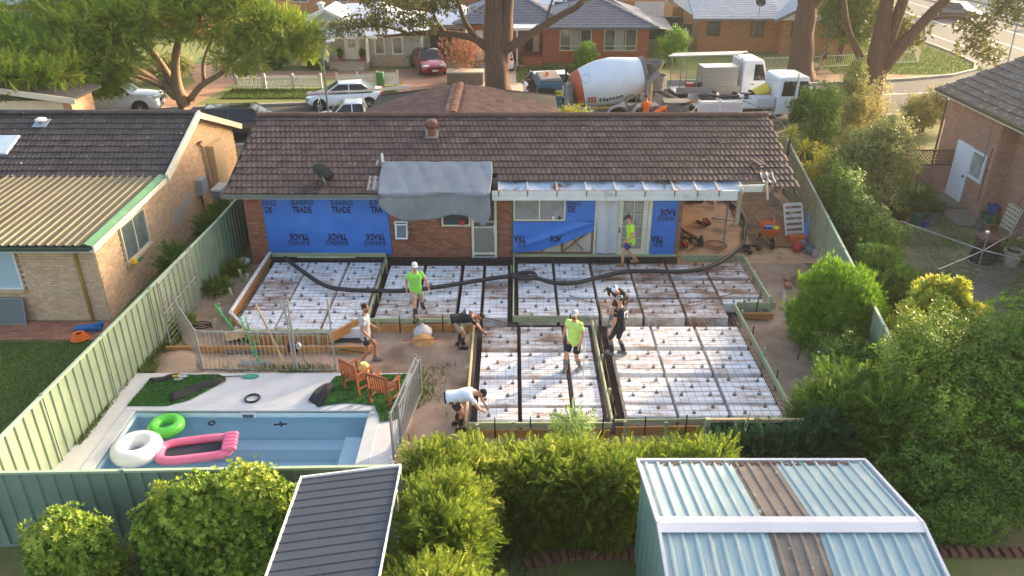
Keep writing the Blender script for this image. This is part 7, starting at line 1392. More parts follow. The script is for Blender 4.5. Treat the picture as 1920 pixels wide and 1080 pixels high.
def person(label, loc, rz, ank, wri, shirt, legs, boots, pel=(0, 0, .93), lean=4, side=0, hp=0, hy=0, sleeve=.55, leglen=.8, boot_h=.0, hat=None, hair=(50, 36, 28), beard=None, skin=None, s=1., vox=.013, kp=(0, 1, .1), ep=((-.4, -1, -.2), (.4, -1, -.2)), glasses=False, stripe=None, cat='person', twist=0., longhair=False):
    t = thing('person', label, cat, loc, R(rz)); t.scale = (s, s, s); skin = skin or m_skin
    Lr, Sr = R(lean), R(side); dt = Vector((math.sin(Sr), math.sin(Lr)*math.cos(Sr), math.cos(Lr)*math.cos(Sr))); X = Vector((math.cos(R(twist)), math.sin(R(twist)), 0)); X = (X-dt*X.dot(dt)).normalized(); Fw = dt.cross(X)*-1
    Fw = X.cross(dt)*-1 if X.cross(dt).dot(Vector((0, math.cos(Lr), -math.sin(Lr)))) < 0 else X.cross(dt)
    pv = Vector(pel); nk = pv+dt*.53; hd = Vector((math.sin(Sr), math.sin(Lr+R(hp)), math.cos(Lr+R(hp)))).normalized(); hc = nk+dt*.05+hd*.15
    H = Matrix.Rotation(R(hy), 3, 'Z'); hf = H @ Vector((0, math.cos(Lr+R(hp)), -math.sin(Lr+R(hp)))); hx = hf.cross(hd).normalized(); hf = hd.cross(hx); TH = Matrix((hx, hf, hd)).transposed()
    b = MB()
    def torso(mb, e, lo=-.08, hi=.53, arm=True):
        prof = [(-.17, .158, .115), (-.10, .155, .11), (-.02, .165, .115), (.08, .15, .105), (.18, .145, .10), (.30, .165, .115), (.40, .18, .115), (.47, .165, .095), (.515, .10, .07), (.56, .055, .055)]
        rings(mb, [(pv+dt*a, X*(w+e), Fw*(d+e)) for a, w, d in prof if lo-.001 <= a <= hi+.04])
    torso(b, -.008, -.1, .56); cap(b, nk-dt*.02, nk+hd*.10, .056, .054)
    ell(b, hc, .073, .092, .112, TH); ell(b, hc+TH @ Vector((0, .03, -.06)), .052, .06, .055, TH); ell(b, hc+TH @ Vector((0, .098, -.012)), .014, .02, .024, TH)
    for sx in (-1, 1): ell(b, hc+TH @ Vector((sx*.076, -.01, -.005)), .012, .022, .032, TH)
    J = {}
    for k, sx in enumerate((-1, 1)):
        sh = nk-dt*.055+X*sx*.175; el, wr = ik(sh, Vector(wri[k]), .30, .27, ep[k]); hj = pv-dt*.02*0+X*sx*.09-Vector((0, 0, .03)); kn, an = ik(hj, Vector(ank[k]), .44, .43, kp); J[sx] = (sh, el, wr, hj, kn, an)
        cap(b, sh, el, .052, .040); cap(b, el, wr, .042, .028); cap(b, hj, kn, .085, .056); cap(b, kn, an, .057, .040)
        d = (wr-el).normalized(); ps = (X*sx*.3+Fw*.2+Vector((0, 0, -.2))); ps = ps-d*ps.dot(d); ps.normalize(); w_ = d.cross(ps).normalized()
        pc = wr+d*.055; rings(b, [(wr, w_*.026, ps*.018), (wr+d*.05, w_*.040, ps*.016), (wr+d*.095, w_*.042, ps*.014)], 10)
        for i, L in enumerate((.068, .078, .073, .058)):
            f0 = wr+d*.09+w_*(.031-.0205*i); f1 = f0+d*L*.5+ps*.006; f2 = f1+(d*.6-ps*sx*0+Vector((0, 0, -.5))).normalized()*L*.5; cap(b, f0, f1, .0095, .009, 6); cap(b, f1, f2, .009, .0078, 6)
        th0 = wr+d*.03+w_*.032; th1 = th0+(d*.7+w_*.7).normalized()*.045; cap(b, th0, th1, .011, .010, 6); cap(b, th1, th1+(d*.95+w_*.1).normalized()*.035, .010, .008, 6)
        sd_ = kn-an; fd = Vector((sd_.x*0, 1, 0)); ft = Matrix.Rotation(R(foot_yaw[k] if foot_yaw else 0), 3, 'Z') @ Vector((0, 1, 0))
        J[sx] += (ft,); cap(b, an-Vector((0, 0, .035)), an+ft*.15-Vector((0, 0, .05)), .038, .030)
    finish(b, 'body', skin, t, vox)
    c = MB(); torso(c, .03, -.10 if lean > 40 else -.17, .515)
    for sx in (-1, 1):
        sh, el, wr = J[sx][:3]
        if sleeve <= 1: e1 = sh.lerp(el, sleeve); cap(c, sh, sh, .068, .068); cap(c, sh, e1, .070, .066, round_=False)
        else: cap(c, sh, el, .068, .055); cap(c, el, el.lerp(wr, .92), .055, .04, round_=False)
    so = finish(c, 'shirt', shirt, t, vox*1.15, 3)
    c = MB(); rings(c, [(pv+dt*a, X*w, Fw*d) for a, w, d in ((.09, .168, .125), (.0, .182, .135), (-.08, .185, .138), (-.14, .17, .125))])
    for sx in (-1, 1):
        hj, kn, an = J[sx][3:6]; cap(c, hj, hj, .10, .10)
        if leglen <= 1: cap(c, hj, hj.lerp(kn, leglen), .103, .092, round_=False)
        else: cap(c, hj, kn, .10, .075); cap(c, kn, an, .075, .06, round_=False)
    finish(c, 'shorts' if leglen <= 1 else 'trousers', legs, t, vox*1.15, 3)
    for sx in (-1, 1):
        kn, an, ft = J[sx][4], J[sx][5], J[sx][6]; c = MB(); u = (kn-an).normalized()
        cap(c, an-Vector((0, 0, .02)), an+u*(.06+boot_h), .058, .066 if boot_h > .1 else .054, round_=False); cap(c, an+Vector((0, 0, -.035))-ft*.03, an+ft*.16-Vector((0, 0, .04)), .052, .045); c.box(an+ft*.055-Vector((0, 0, .072)), (.095, .27, .03), rz=math.atan2(ft.y, ft.x)-math.pi/2)
        finish(c, 'boot', boots, t, vox, 2)
    # hair, hat, face
    hm = M('hair %d%d%d' % hair, hair, tuple(int(v*.75) for v in hair), sc=30, rough=.8, bump=.5)
    c = MB()
    for i in range(5): ell(c, hc+TH @ Vector((0, -.022, .03)), .079, .088, .098, TH) if i == 0 else None
    if longhair: ell(c, hc+TH @ Vector((0, -.07, -.1)), .07, .04, .16, TH)
    finish(c, 'hair', hm, t, vox, 2)
    if beard: c = MB(); ell(c, hc+TH @ Vector((0, .045, -.085)), .056, .055, .06, TH); finish(c, 'beard', M('beard %d' % beard[0], beard, tuple(int(v*.75) for v in beard), sc=30, rough=.9), t, vox*.9, 1)
    for sx in (-1, 1): c = MB(); ell(c, hc+TH @ Vector((sx*.032, .082, .008)), .013, .008, .008, TH); c.build('eye', m_eye, t)
    c = MB(); ell(c, hc+TH @ Vector((0, .088, -.055)), .024, .008, .007, TH); c.build('mouth', m_lip, t)
    if glasses: MB().box(hc+TH @ Vector((0, .1, .01)), (.13, .015, .035), mat=TH).build('sunglasses', m_eye, t, bevel=.005)
    if hat:
        c = MB(); hc2 = hc+TH @ Vector((0, -.008, .052)); ell(c, hc2, .086, .102, .074, TH); hm2 = cloth('cap %d%d%d' % hat[:3], hat[:3]); h = finish(c, 'cap', hm2, t, vox*.9, 1)
        if len(hat) < 4: MB().grid(lambda u, v: hc2+TH @ Vector(((u-.5)*.15, .085+.085*v*math.cos((u-.5)*2.2), -.012-.02*v)), 6, 3).build('brim', hm2, t, solid=.008, smooth=True)
    return t, J, so, (pv, dt, X, Fw)
foot_yaw = None
c_lime = cloth('lime', (196, 236, 60)); c_green = cloth('bright green', (150, 226, 96)); c_pale = cloth('pale lime', (208, 236, 120)); c_grey = cloth('grey marle', (176, 178, 184)); c_black = cloth('black', (38, 38, 42)); c_white = cloth('white', (232, 234, 240)); c_orange = cloth('hi vis orange', (250, 112, 36)); c_kh = cloth('khaki', (176, 162, 142)); c_navy = cloth('navy print', (46, 46, 110), (70, 60, 130)); c_dk = cloth('charcoal', (52, 52, 58))
b_tan = M('tan suede', (172, 136, 90), (150, 114, 74), sc=9, rough=.9); b_gum = M('black gumboot', (40, 42, 44), rough=.45); b_grey = M('grey gumboot', (120, 124, 124), (104, 108, 108), sc=6, rough=.6); b_dust = M('dusty work boot', (150, 138, 124), (120, 108, 96), sc=8, rough=.9)
A = .085
# man by the glass doors
foot_yaw = (0, 8)
r = person('man in bright lime shirt and navy shorts walking past the glass doors', (3.80, 23.36, .42), 90, [(-.1, .24, A), (.1, -.24, A+.06)], [(-.28, .18, .98), (.26, .02, .82)], c_lime, c_navy, b_tan, pel=(0, 0, .92), lean=6, hp=22, hat=(64, 50, 44), s=1.0, leglen=.72, boot_h=.06)
pv, dt, X, Fw = r[3]
for sx in (-1, 1): MB().tube([pv+dt*.50+X*sx*.07+Fw*.06, pv+dt*.50+X*sx*.15-Fw*.0, pv+dt*.42+X*sx*.2+Fw*.02], .012, 6).build('shirt_piping', c_dk, r[0])
# man with white cap stepping over the hose
foot_yaw = (10, -25)
person('man in green shirt, white cap and khaki shorts stepping over the hose', (-2.68, 19.98, .42), 195, [(-.18, -.34, A+.06), (.12, .30, A)], [(-.33, .05, .88), (.3, .02, .86)], c_green, c_kh, b_gum, pel=(.04, .0, .92), lean=8, hp=-8, hat=(236, 236, 232), glasses=True, leglen=.75, boot_h=.24, s=.97)
# man in grey shirt
foot_yaw = (0, 0)
person('man in grey shirt and dark shorts standing on the sand by the chairs', (-3.85, 18.05, .04), -90, [(-.12, .18, A), (.1, -.14, A)], [(-.16, .26, .98), (.24, .16, .90)], c_grey, c_dk, b_dust, pel=(0, 0, .93), lean=2, hp=14, hair=(62, 40, 28), beard=(80, 54, 40), skin=m_skin2, leglen=.66, boot_h=.03)
# man bending over the left form
foot_yaw = (0, 0)
r = person('man in black shirt and khaki shorts bending over the left form', (-1.5, 18.85, .02), -82, [(-.14, .02, A), (.13, .08, A)], [(-.12, .66, .48), (.14, .72, .50)], c_black, c_kh, b_gum, pel=(0, -.08, .90), lean=84, hp=18, hair=(44, 32, 26), leglen=.74, boot_h=.26, kp=(0, 1, 0), ep=((-1, .2, .2), (1, .2, .2)), skin=m_skin2)
pv, dt, X, Fw = r[3]; MB().add([pv+dt*a+X*b-Fw*.142 for a, b in ((.42, -.1), (.42, .1), (.36, .08), (.37, -.08))], [(0, 1, 2, 3)]).build('shirt_print', M('white print', (214, 214, 220), rough=.7), r[0], solid=.004)
# man in white shirt bending
person('man in white shirt and dark cap bending over the near left form', (-1.36, 15.2, .02), -86, [(-.13, .02, A), (.13, .1, A)], [(-.1, .74, .55), (.12, .68, .53)], c_white, c_dk, b_gum, pel=(0, -.06, .88), lean=82, hp=10, hat=(44, 50, 50), leglen=.7, boot_h=.22, kp=(0, 1, 0), ep=((-1, 0, .3), (1, 0, .3)))
# bearded man with pole
foot_yaw = (-8, 12)
r = person('bearded man in pale lime shirt and black shorts holding a white pole', (1.56, 17.14, .42), 152, [(-.16, -.06, A), (.16, .16, A)], [(-.24, .22, .90), (.30, .05, .9)], c_pale, c_black, b_grey, pel=(0, 0, .92), lean=5, hp=-6, hy=10, hat=(206, 200, 196), beard=(120, 76, 46), leglen=.8, boot_h=.24, s=.98)
tag(MB().tube([(1.80, 16.93, 1.35), (1.77, 16.58, .42)], .022, 8).build('measuring_pole', M('white rod', (226, 228, 224), rough=.5)), 'white rod held by the bearded man', 'rod')
# man seen from behind with print
foot_yaw = (0, 10)
r = person('man in black clothes and grey cap with white shirt print, seen from behind', (2.78, 17.82, .42), 48, [(-.12, .12, A), (.14, -.1, A)], [(-.30, .06, .86), (.27, .12, .86)], c_black, c_dk, b_grey, pel=(0, 0, .93), lean=3, hp=12, hy=14, hat=(140, 142, 138), leglen=1.2, boot_h=.26, s=.98)
pv, dt, X, Fw = r[3]; q_ = lambda a, b: pv+dt*a+X*b-Fw*.148
MB().add([q_(.42, -.04), q_(.42, .13), q_(.26, .13), q_(.26, -.04)], [(0, 1, 2, 3)]).build('shirt_print', MATS['white print'], r[0], solid=.004); MB().add([q_(.37, .09)-Fw*.004, q_(.36, .02)-Fw*.004, q_(.29, -.02)-Fw*.004, q_(.28, .06)-Fw*.004, q_(.32, .10)-Fw*.004], [(0, 1, 2, 3, 4)]).build('print_figure', c_black, r[0], solid=.003)
# leaning man in long sleeves
foot_yaw = (-10, 20)
person('man in black long sleeves and white cap leaning forward behind the printed shirt', (3.02, 19.45, .42), 150, [(-.06, -.30, A), (.22, .16, A)], [(-.22, .5, .6), (.34, .02, .82)], c_black, cloth('dark red', (88, 34, 46)), b_grey, pel=(.0, -.05, .86), lean=52, hp=-5, hat=(230, 232, 238, 1), leglen=.7, boot_h=.26, sleeve=1.5, kp=(0, 1, 0), ep=((-.3, -1, -.4), (1, -.6, .2)))
# street workers in orange
foot_yaw = (5, -5)
person('worker in orange shirt standing with his back turned behind the ridge', (6.95, 40.95, .02), 10, [(-.13, 0, A), (.13, .05, A)], [(-.28, .24, 1.0), (.24, .28, 1.05)], c_orange, c_dk, b_dust, lean=4, hp=14, hair=(40, 30, 26), vox=.018, leglen=1.2)
person('worker in orange shirt bending over beside the line pump', (7.55, 40.75, .02), -70, [(-.13, 0, A), (.13, .1, A)], [(-.14, .6, .5), (.14, .62, .52)], c_orange, c_dk, b_dust, pel=(0, -.1, .9), lean=58, hp=10, hair=(40, 30, 26), vox=.018, leglen=1.2)
r = person('worker in orange shirt and dark hat standing behind the mixer chute', (8.5, 48.4, .02), 200, [(-.13, 0, A), (.13, .05, A)], [(-.26, .2, 1.0), (.24, .26, 1.0)], c_orange, c_navy, b_dust, lean=4, hp=14, hat=(50, 46, 46), vox=.018, leglen=1.2)
# woman walking a dog
foot_yaw = (0, 0)
person('person with long brown hair, dark vest and tan shorts walking a dog', (21.55, 56.1, .02), 80, [(-.08, .3, A), (.08, -.26, A+.05)], [(-.2, .32, .95), (.26, -.05, .85)], cloth('dark vest', (70, 52, 50)), cloth('tan shorts', (140, 112, 84)), b_dust, lean=3, hair=(96, 66, 44), longhair=True, vox=.018, leglen=.6, sleeve=.2, s=.95)
dg = thing('dog', 'small white dog walking on a lead beside the walking person', 'dog', (20.85, 55.95, .02), R(80)); c = MB()
rings(c, [((0, y, z), (a, 0, 0), (0, 0, b)) for y, z, a, b in ((-.24, .32, .05, .06), (-.16, .33, .085, .095), (0, .32, .09, .10), (.14, .32, .10, .125), (.22, .35, .07, .09))]); cap(c, (0, .2, .38), (0, .30, .48), .055, .045); ell(c, (0, .34, .51), .05, .07, .05); cap(c, (0, .38, .49), (0, .45, .48), .03, .022)
for sx in (-1, 1):
    ell(c, (sx*.05, .30, .53), .015, .03, .035); cap(c, (sx*.06, .16, .26), (sx*.06, .20, .14), .035, .024); cap(c, (sx*.06, .20, .14), (sx*.06, .17, .03), .022, .018); cap(c, (sx*.06, -.16, .30), (sx*.06, -.12, .18), .045, .028); cap(c, (sx*.06, -.12, .18), (sx*.06, -.22, .11), .024, .018); cap(c, (sx*.06, -.22, .11), (sx*.06, -.2, .03), .018, .018)
cap(c, (0, -.24, .36), (0, -.34, .48), .022, .014); finish(c, 'body', M('white fur', (226, 214, 196), (206, 190, 168), sc=12, rough=.95, bump=.5), dg, .014, 2); MB().tube([(0, .27, .43), (0, -.1, .8)], .006, 4).build('lead', m_stk, dg)
# ================================================================ SITE AND POOL ITEMS
def torus(mb, R_, r, c=(0, 0, 0), n=32, k=12, sq=1., dent=0):
    b = len(mb.v)
    for i in range(n):
        a = 2*math.pi*i/n
        for j in range(k): t = 2*math.pi*j/k; rr = R_+r*math.cos(t); mb.v.append((c[0]+rr*math.cos(a), c[1]+rr*math.sin(a), c[2]+r*math.sin(t)*sq))
    for i in range(n):
        for j in range(k): mb.f.append((b+i*k+j, b+i*k+(j+1) % k, b+((i+1) % n)*k+(j+1) % k, b+((i+1) % n)*k+j)); mb.m.append(0)
    return mb
tag(torus(MB(), .29, .14).build('swim_ring', M('green vinyl', (104, 208, 64), (92, 196, 56), sc=3, rough=.25, coat=.4), smooth=True, loc=(-8.22, 15.38, -.06)), 'translucent bright green swim ring floating in the pool', 'swim ring')
tag(torus(MB(), .37, .2).build('swim_ring', M('white vinyl', (236, 230, 226), rough=.3, coat=.4), smooth=True, loc=(-8.5, 14.42, .02)), 'large white swim ring floating at the left pool end', 'swim ring')
LG = thing('pool_lounger', 'pink inflatable pool lounger with dark mesh centre', 'lounger', (-7.2, 14.5, -.05), .2); m_pk = M('pink vinyl', (242, 124, 156), (232, 108, 144), sc=3, rough=.25, coat=.4)
def rr_pt(a, L, W, p=4): c, s = math.cos(a), math.sin(a); k = (abs(c/L)**p+abs(s/W)**p)**(-1/p); return (k*c, k*s, 0)
mb = MB(); P = [rr_pt(2*math.pi*i/40, (.78), .34) for i in range(40)]; n = 40; k = 10
for i in range(n):
    a = Vector(P[i]); d = (Vector(P[(i+1) % n])-Vector(P[i-1])).normalized(); s = d.cross(Vector((0, 0, 1)))
    for j in range(k): t = 2*math.pi*j/k; mb.v.append(tuple(a+s*.105*math.cos(t)+Vector((0, 0, .105*math.sin(t)))))
for i in range(n):
    for j in range(k): mb.f.append((i*k+j, i*k+(j+1) % k, ((i+1) % n)*k+(j+1) % k, ((i+1) % n)*k+j)); mb.m.append(0)
mb.build('tube', m_pk, LG, smooth=True); MB().add([(p[0]*.92, p[1]*.86, -.03) for p in P], [tuple(range(40))]).build('mesh_seat', M('dark lounger mesh', (44, 46, 56), rough=.7), LG)
for k_ in range(5): mb = MB(); cap(mb, (.66, -.26+.13*k_, .1), (.86, -.26+.13*k_, .1), .075, .075); mb.build('pillow_rib', m_pk, LG, smooth=True)
# garden chairs
m_wood = M('stained timber', (150, 86, 50), (126, 70, 40), sc=4, rough=.6, stretch=(1, 1, 4), rnd=.05)
def chair(label, loc, rz):
    t = thing('garden_chair', label, 'chair', loc, rz, 'wooden garden chairs by the pool')
    for x in (-.27, .27):
        MB().bx(x-.025, x+.025, .2, .25, 0, .62).build('front_leg', m_wood, t); MB().beam((x, -.22, 0), (x, -.3, .92), .05, .05).build('rear_leg', m_wood, t); MB().beam((x, -.27, .62), (x, .3, .64), .07, .03).build('armrest', m_wood, t)
    for k in range(6): MB().bx(-.27, .27, -.2+k*.075, -.145+k*.075, .40, .42).build('seat_slat', m_wood, t)
    for k in range(7): MB().beam((-.2+k*.067, -.235, .46), (-.2+k*.067, -.29, .86), .035, .018, up=(0, 1, 0)).build('back_slat', m_wood, t)
    MB().beam((-.27, -.3, .89), (.27, -.3, .89), .03, .07).build('top_rail', m_wood, t); MB().beam((-.27, -.24, .44), (.27, -.24, .44), .03, .05).build('lower_rail', m_wood, t); MB().bx(-.27, .27, .2, .23, .33, .4).build('apron', m_wood, t)
    for x in (-.27, .27): MB().beam((x, -.22, .2), (x, .22, .2), .03, .03).build('stretcher', m_wood, t)
chair('left one of two slatted wooden garden chairs on the loose turf', (-3.86, 16.75, .085), R(-38)); chair('right one of two slatted wooden garden chairs, nearer the silver fence panel', (-3.12, 16.2, .085), R(-24))
tag(MB().lathe([(.13, 0), (.15, .12), (.08, .24)], 9).build('yellow_bag', M('pale yellow cloth', (222, 196, 120), (196, 168, 96), sc=6, rough=.8, bump=.5), loc=(-3.72, 16.9, .51)), 'pale yellow bag on the left wooden chair', 'bag')
# turf offcuts
m_turf = leafmat('fake turf blade', [(56, 102, 46), (74, 122, 56), (96, 138, 68)], .1); m_tback = M('turf backing', (56, 52, 54), (44, 42, 44), sc=5, rough=.9); m_tb2 = M('turf base', (44, 92, 38), rough=.9)
def turf(label, poly, folds, seed):
    t = thing('turf_offcut', label, 'turf', (0, 0, 0)); MB().prism(poly, .088, .10).build('mat', m_tb2, t)
    xs_ = [p[0] for p in poly]; ys_ = [p[1] for p in poly]
    def inside(P):
        r = np.zeros(len(P), bool); j = len(poly)-1
        for i in range(len(poly)):
            xi, yi = poly[i]; xj, yj = poly[j]; c = ((yi > P[:, 1]) != (yj > P[:, 1])) & (P[:, 0] < (xj-xi)*(P[:, 1]-yi)/(yj-yi+1e-9)+xi); r ^= c; j = i
        return r
    grass('pile', lambda g, n: rect_pts(min(xs_), max(xs_), min(ys_), max(ys_), .1, skip=lambda P: ~inside(P))(g, n), 9000, .025, m_turf, seed, t)['kind'] = 'stuff'
    for f in folds: MB().grid(lambda u, v: Vector(f[0]).lerp(Vector(f[1]), u).lerp(Vector(f[3]).lerp(Vector(f[2]), u), v)+Vector((0, 0, .10+.07*math.sin(math.pi*v)+.025*math.sin(u*9+v*4))), 12, 8).build('fold', m_tback, t, smooth=True, solid=.01)
turf('green turf offcut with curled dark edge behind the pool', [(-9.3, 17.2), (-9.38, 15.98), (-8.4, 15.98), (-7.95, 16.25), (-7.5, 16.85), (-7.35, 17.2), (-7.6, 17.38), (-8.6, 17.35)], [((-8.35, 16.1, 0), (-7.3, 17.05, 0), (-7.6, 17.2, 0), (-8.5, 16.6, 0)), ((-9.3, 17.1, 0), (-8.6, 17.4, 0), (-8.65, 17.2, 0), (-9.1, 16.95, 0))], 1)
turf('green turf offcut with dark folded corner under the wooden chairs', [(-4.75, 15.95), (-4.05, 16.12), (-3.35, 16.0), (-3.1, 15.35), (-2.72, 15.45), (-2.7, 17.4), (-4.55, 17.3), (-4.7, 16.8)], [((-5.02, 16.2, 0), (-4.65, 15.9, 0), (-4.45, 16.9, 0), (-4.72, 17.0, 0))], 2)
# pool bits
tag(torus(MB(), .17, .025).build('skimmer_lid', m_blk, loc=(-6.42, 16.3, .1)), 'black ring lid lying on the white deck', 'lid')
sk2 = thing('pool_paddle', 'green plastic paddle lying on the white deck', 'paddle', (-6.75, 17.3, .085)); MB().prism([(.17*math.cos(a)*1.3, .1*math.sin(a)) for a in [i*.42 for i in range(15)]], 0, .02).build('blade', M('teal plastic', (60, 146, 112), rough=.4), sk2); MB().tube([(-.2, 0, .015), (-.75, -.03, .015)], .014, 6).build('shaft', m_blk, sk2)
for k, (x, y, c, l) in enumerate(((-8.72, 17.2, (226, 180, 60), 'yellow'), (-8.55, 17.18, (210, 216, 220), 'clear'), (-8.62, 17.05, (180, 174, 160), 'grey'))): tag(MB().lathe([(.035, 0), (.035, .16), (.015, .2), (.015, .23)], 8, T=Matrix.Rotation(R(85), 3, 'Y')).build('bottle', M('bottle '+l, c, rough=.3), loc=(x, y, .15)), l+' bottle lying on the loose turf', 'bottle')
tag(torus(MB(), .07, .02).build('pool_toy', m_blk, loc=(-7.2, 15.55, -.1)), 'small dark ring floating near the green swim ring', 'ring'); tag(MB().box((0, 0, 0), (.32, .05, .015), rz=.1).box((.02, 0, .005), (.05, .22, .012), rz=.4).build('pool_leaf', m_blk, loc=(-5.55, 15.5, -.1)), 'dark leaf floating at the far pool wall', 'leaf')
# steel pool fence panels
def rail_panel(label, a, b, h=1.2, sp=.115, z0=.07, mat=None, tall=0):
    a = Vector(a+(z0,)); b = Vector(b+(z0,)); d = b-a; L = d.length; t = thing('fence_panel', label, 'fence panel', a, math.atan2(d.y, d.x), 'loose steel pool fence panels'); mt = mat or m_galv
    for z in (.06, h): MB().bx(0, L, -.015, .015, z-.018, z+.018).build('rail', mt, t)
    n = int(L/sp); bm_ = MB().bx(-.006, .006, -.006, .006, .08, h-.02).mesh('bar', mt)
    for i in range(1, n): inst('bar', bm_, t, (L*i/n, 0, 0))
    for x in (0, L): MB().bx(x-.022, x+.022, -.022, .022, 0, h+.06+tall).build('post', mt, t)
    return t
m_gv2 = M('dull galvanised', (172, 166, 158), (150, 146, 140), sc=8, rough=.5, metal=.4)
rail_panel('steel railing panel standing behind the pool deck', (-8.12, 17.66), (-5.7, 17.6), z0=.02, mat=m_gv2); rail_panel('shorter steel railing panel left of the wooden chairs', (-5.62, 17.6), (-4.62, 17.62), z0=.02, mat=m_gv2, tall=.9)
rail_panel('steel railing panel turned towards the left fence', (-9.52, 19.7), (-8.16, 17.72), z0=.02, mat=m_gv2); rail_panel('silver railing panel right of the pool beside the hedge', (-2.62, 14.0), (-2.32, 16.35), mat=m_galv); rail_panel('second silver railing panel leaning against the first beside the hedge', (-2.52, 14.5), (-2.26, 16.5), h=1.05, mat=m_galv)
GT = thing('wire_gate', 'galvanised wire farm gate leaning on the left fence', 'gate', (-9.42, 18.85, .02), R(89)); GT.rotation_euler.y = 0
for z in (.05, 1.05, 1.95): MB().tube([(0, 0, z), (2.3, 0, z)], .022, 8).build('rail', m_gv2, GT)
for x in (0, 2.3): MB().tube([(x, 0, 0), (x, 0, 2.0)], .03, 8).build('upright', m_gv2, GT)
for k in range(12): MB().tube([(0, .01, .15+k*.15), (2.3, .01, .15+k*.15)], .006, 4).build('wire', m_gv2, GT)
for k in range(6): MB().tube([(.3+k*.34, .014, .05), (.3+k*.34, .014, 1.95)], .005, 4).build('wire', m_gv2, GT)
# leaning poles and tools by the left forms
def pole(name, label, cat, a, b, r, mat, n=8): return tag(MB().tube([a, b], r, n).build(name, mat), label, cat)
m_gp = M('green pole', (52, 190, 92), (44, 166, 80), sc=4, rough=.4)
pole('handle', 'bright green pole leaning over the cut-off form corner', 'pole', (-7.4, 18.95, .1), (-8.2, 19.35, 1.1), .022, m_gp)
bf_ = thing('bull_float', 'green handled float with flat metal blade standing on the sand', 'float', (-6.75, 17.98, .05)); MB().bx(-.5, .35, -.11, .11, 0, .02).build('blade', m_galv, bf_); MB().tube([(0, 0, .02), (-.42, .35, 1.25)], .02, 6).build('handle', m_gp, bf_); MB().tube([(.03, 0, .02), (-.3, .4, 1.2)], .016, 6).build('second_handle', m_gp, bf_)
pole('timber_stake', 'pale timber length leaning on the fence panel before the left bay', 'timber', (-5.95, 17.75, .05), (-6.9, 18.9, 1.35), .03, m_tim, 4); pole('steel_rod', 'thin grey rod leaning beside the pale timber length', 'rod', (-5.7, 17.7, .05), (-5.95, 18.3, 1.75), .016, m_galv)
pole('steel_rod', 'second thin grey rod crossing the fence panel joint', 'rod', (-5.4, 17.75, .05), (-6.0, 18.1, 1.9), .016, m_galv)
tag(MB().box((-7.0, 18.55, .1), (1.55, .09, .05), rz=.08).build('straight_edge', m_galv), 'aluminium straight edge lying on the sand', 'straight edge'); tag(MB().box((-7.6, 18.85, .42), (.5, .07, .25), rz=.5).build('wood_offcut', m_tim), 'short wood offcut nailed at the form corner', 'offcut')
sc_ = thing('power_screed', 'small petrol power screed lying behind the fence panel', 'tool', (-5.95, 18.55, .08)); MB().box((0, 0, .14), (.26, .22, .24)).build('engine', m_stk, sc_, bevel=.03); MB().lathe([(.08, 0), (.08, .1)], 10, (.16, 0, .2), TX).build('tank', m_white, sc_); MB().tube([(.1, 0, .12), (.7, .02, .1), (1.3, -.05, .08)], .02, 6).build('shaft', m_galv, sc_); MB().tube([(1.3, -.05, .08), (2.1, -.2, .05)], .018, 6).build('handle', m_blk, sc_)
for k, (x, y, a, h) in enumerate(((-8.6, 20.6, .4, .5), (-8.45, 21.4, 1.2, .55), (-8.5, 19.6, 2.2, .45), (-8.35, 22.4, .2, .6), (-8.65, 22.9, 1.5, .5), (-8.4, 20.2, .9, .5))): tag(MB().box((0, 0, h/2), (.08, .06, h), rz=a).build('peg', m_tp, loc=(x, y, .02), rot=(.2*math.sin(a*5), .2*math.cos(a*3), 0)), f'timber peg left of the leftmost bay, {ORD[k]} by distance along the sand', 'peg', 'timber pegs along the left form')
tag(MB().tube([(-8.9+.25*math.cos(a), 19.9+.18*math.sin(a), .06+.012*a) for a in [i*.6 for i in range(22)]], .018, 5).build('dark_debris', m_stk), 'heap of dark wire and offcuts beside the cut-off corner', 'wire')
tag(MB().lathe([(.1, 0), (.26, .06), (.27, .2), (.16, .32), (.05, .36), (.04, .42)], 11).build('plastic_bag', M('milky plastic', (206, 200, 196), (186, 178, 172), sc=6, rough=.35, bump=.6, bsc=7), smooth=True, loc=(-2.5, 19.3, .1)), 'knotted milky plastic bag on the sand before the form', 'bag')
tag(MB().lathe([(.34, 0), (.26, .08), (.12, .16), (.02, .2)], 12).build('sand_heap', M('yellow sand', (196, 150, 92), (176, 128, 76), sc=8, rough=.95), loc=(-2.45, 18.75, .28)), 'small heap of yellow sand on the mound', 'sand heap'); pole('rake', 'red handled tool lying across the yellow sand heap', 'tool', (-2.95, 18.55, .42), (-2.0, 18.6, .44), .018, M('red handle', (190, 70, 60), rough=.5))
tag(MB().lathe([(.05, 0), (.22, .03), (.24, .12), (.1, .2)], 9).build('white_sack', M('white sack', (220, 222, 232), rough=.7), smooth=True, loc=(-9.05, 24.3, .03)), 'crumpled white sack at the left house corner', 'sack')
# wheelbarrow and gear on the right
WBr = thing('wheelbarrow', 'orange wheelbarrow with tools standing beside the carport', 'wheelbarrow', (9.15, 26.1, .03), R(175)); m_wo = M('orange tray', (226, 112, 56), (206, 96, 46), sc=4, rough=.5)
MB().add([(-.35, -.5, .62), (.35, -.5, .62), (.3, .45, .66), (-.3, .45, .66), (-.22, -.3, .3), (.22, -.3, .3), (.17, .25, .3), (-.17, .25, .3)], [(4, 5, 6, 7), (0, 1, 5, 4), (1, 2, 6, 5), (2, 3, 7, 6), (3, 0, 4, 7)]).build('tray', m_wo, WBr, solid=.02)
for s in (-1, 1): MB().tube([(s*.06, .6, .2), (s*.24, .1, .3), (s*.3, -.9, .66)], .02, 6).build('handle', m_tim, WBr); MB().tube([(s*.24, -.25, .3), (s*.26, -.4, 0), (s*.24, -.05, .3)], .016, 6).build('leg', m_stk, WBr)
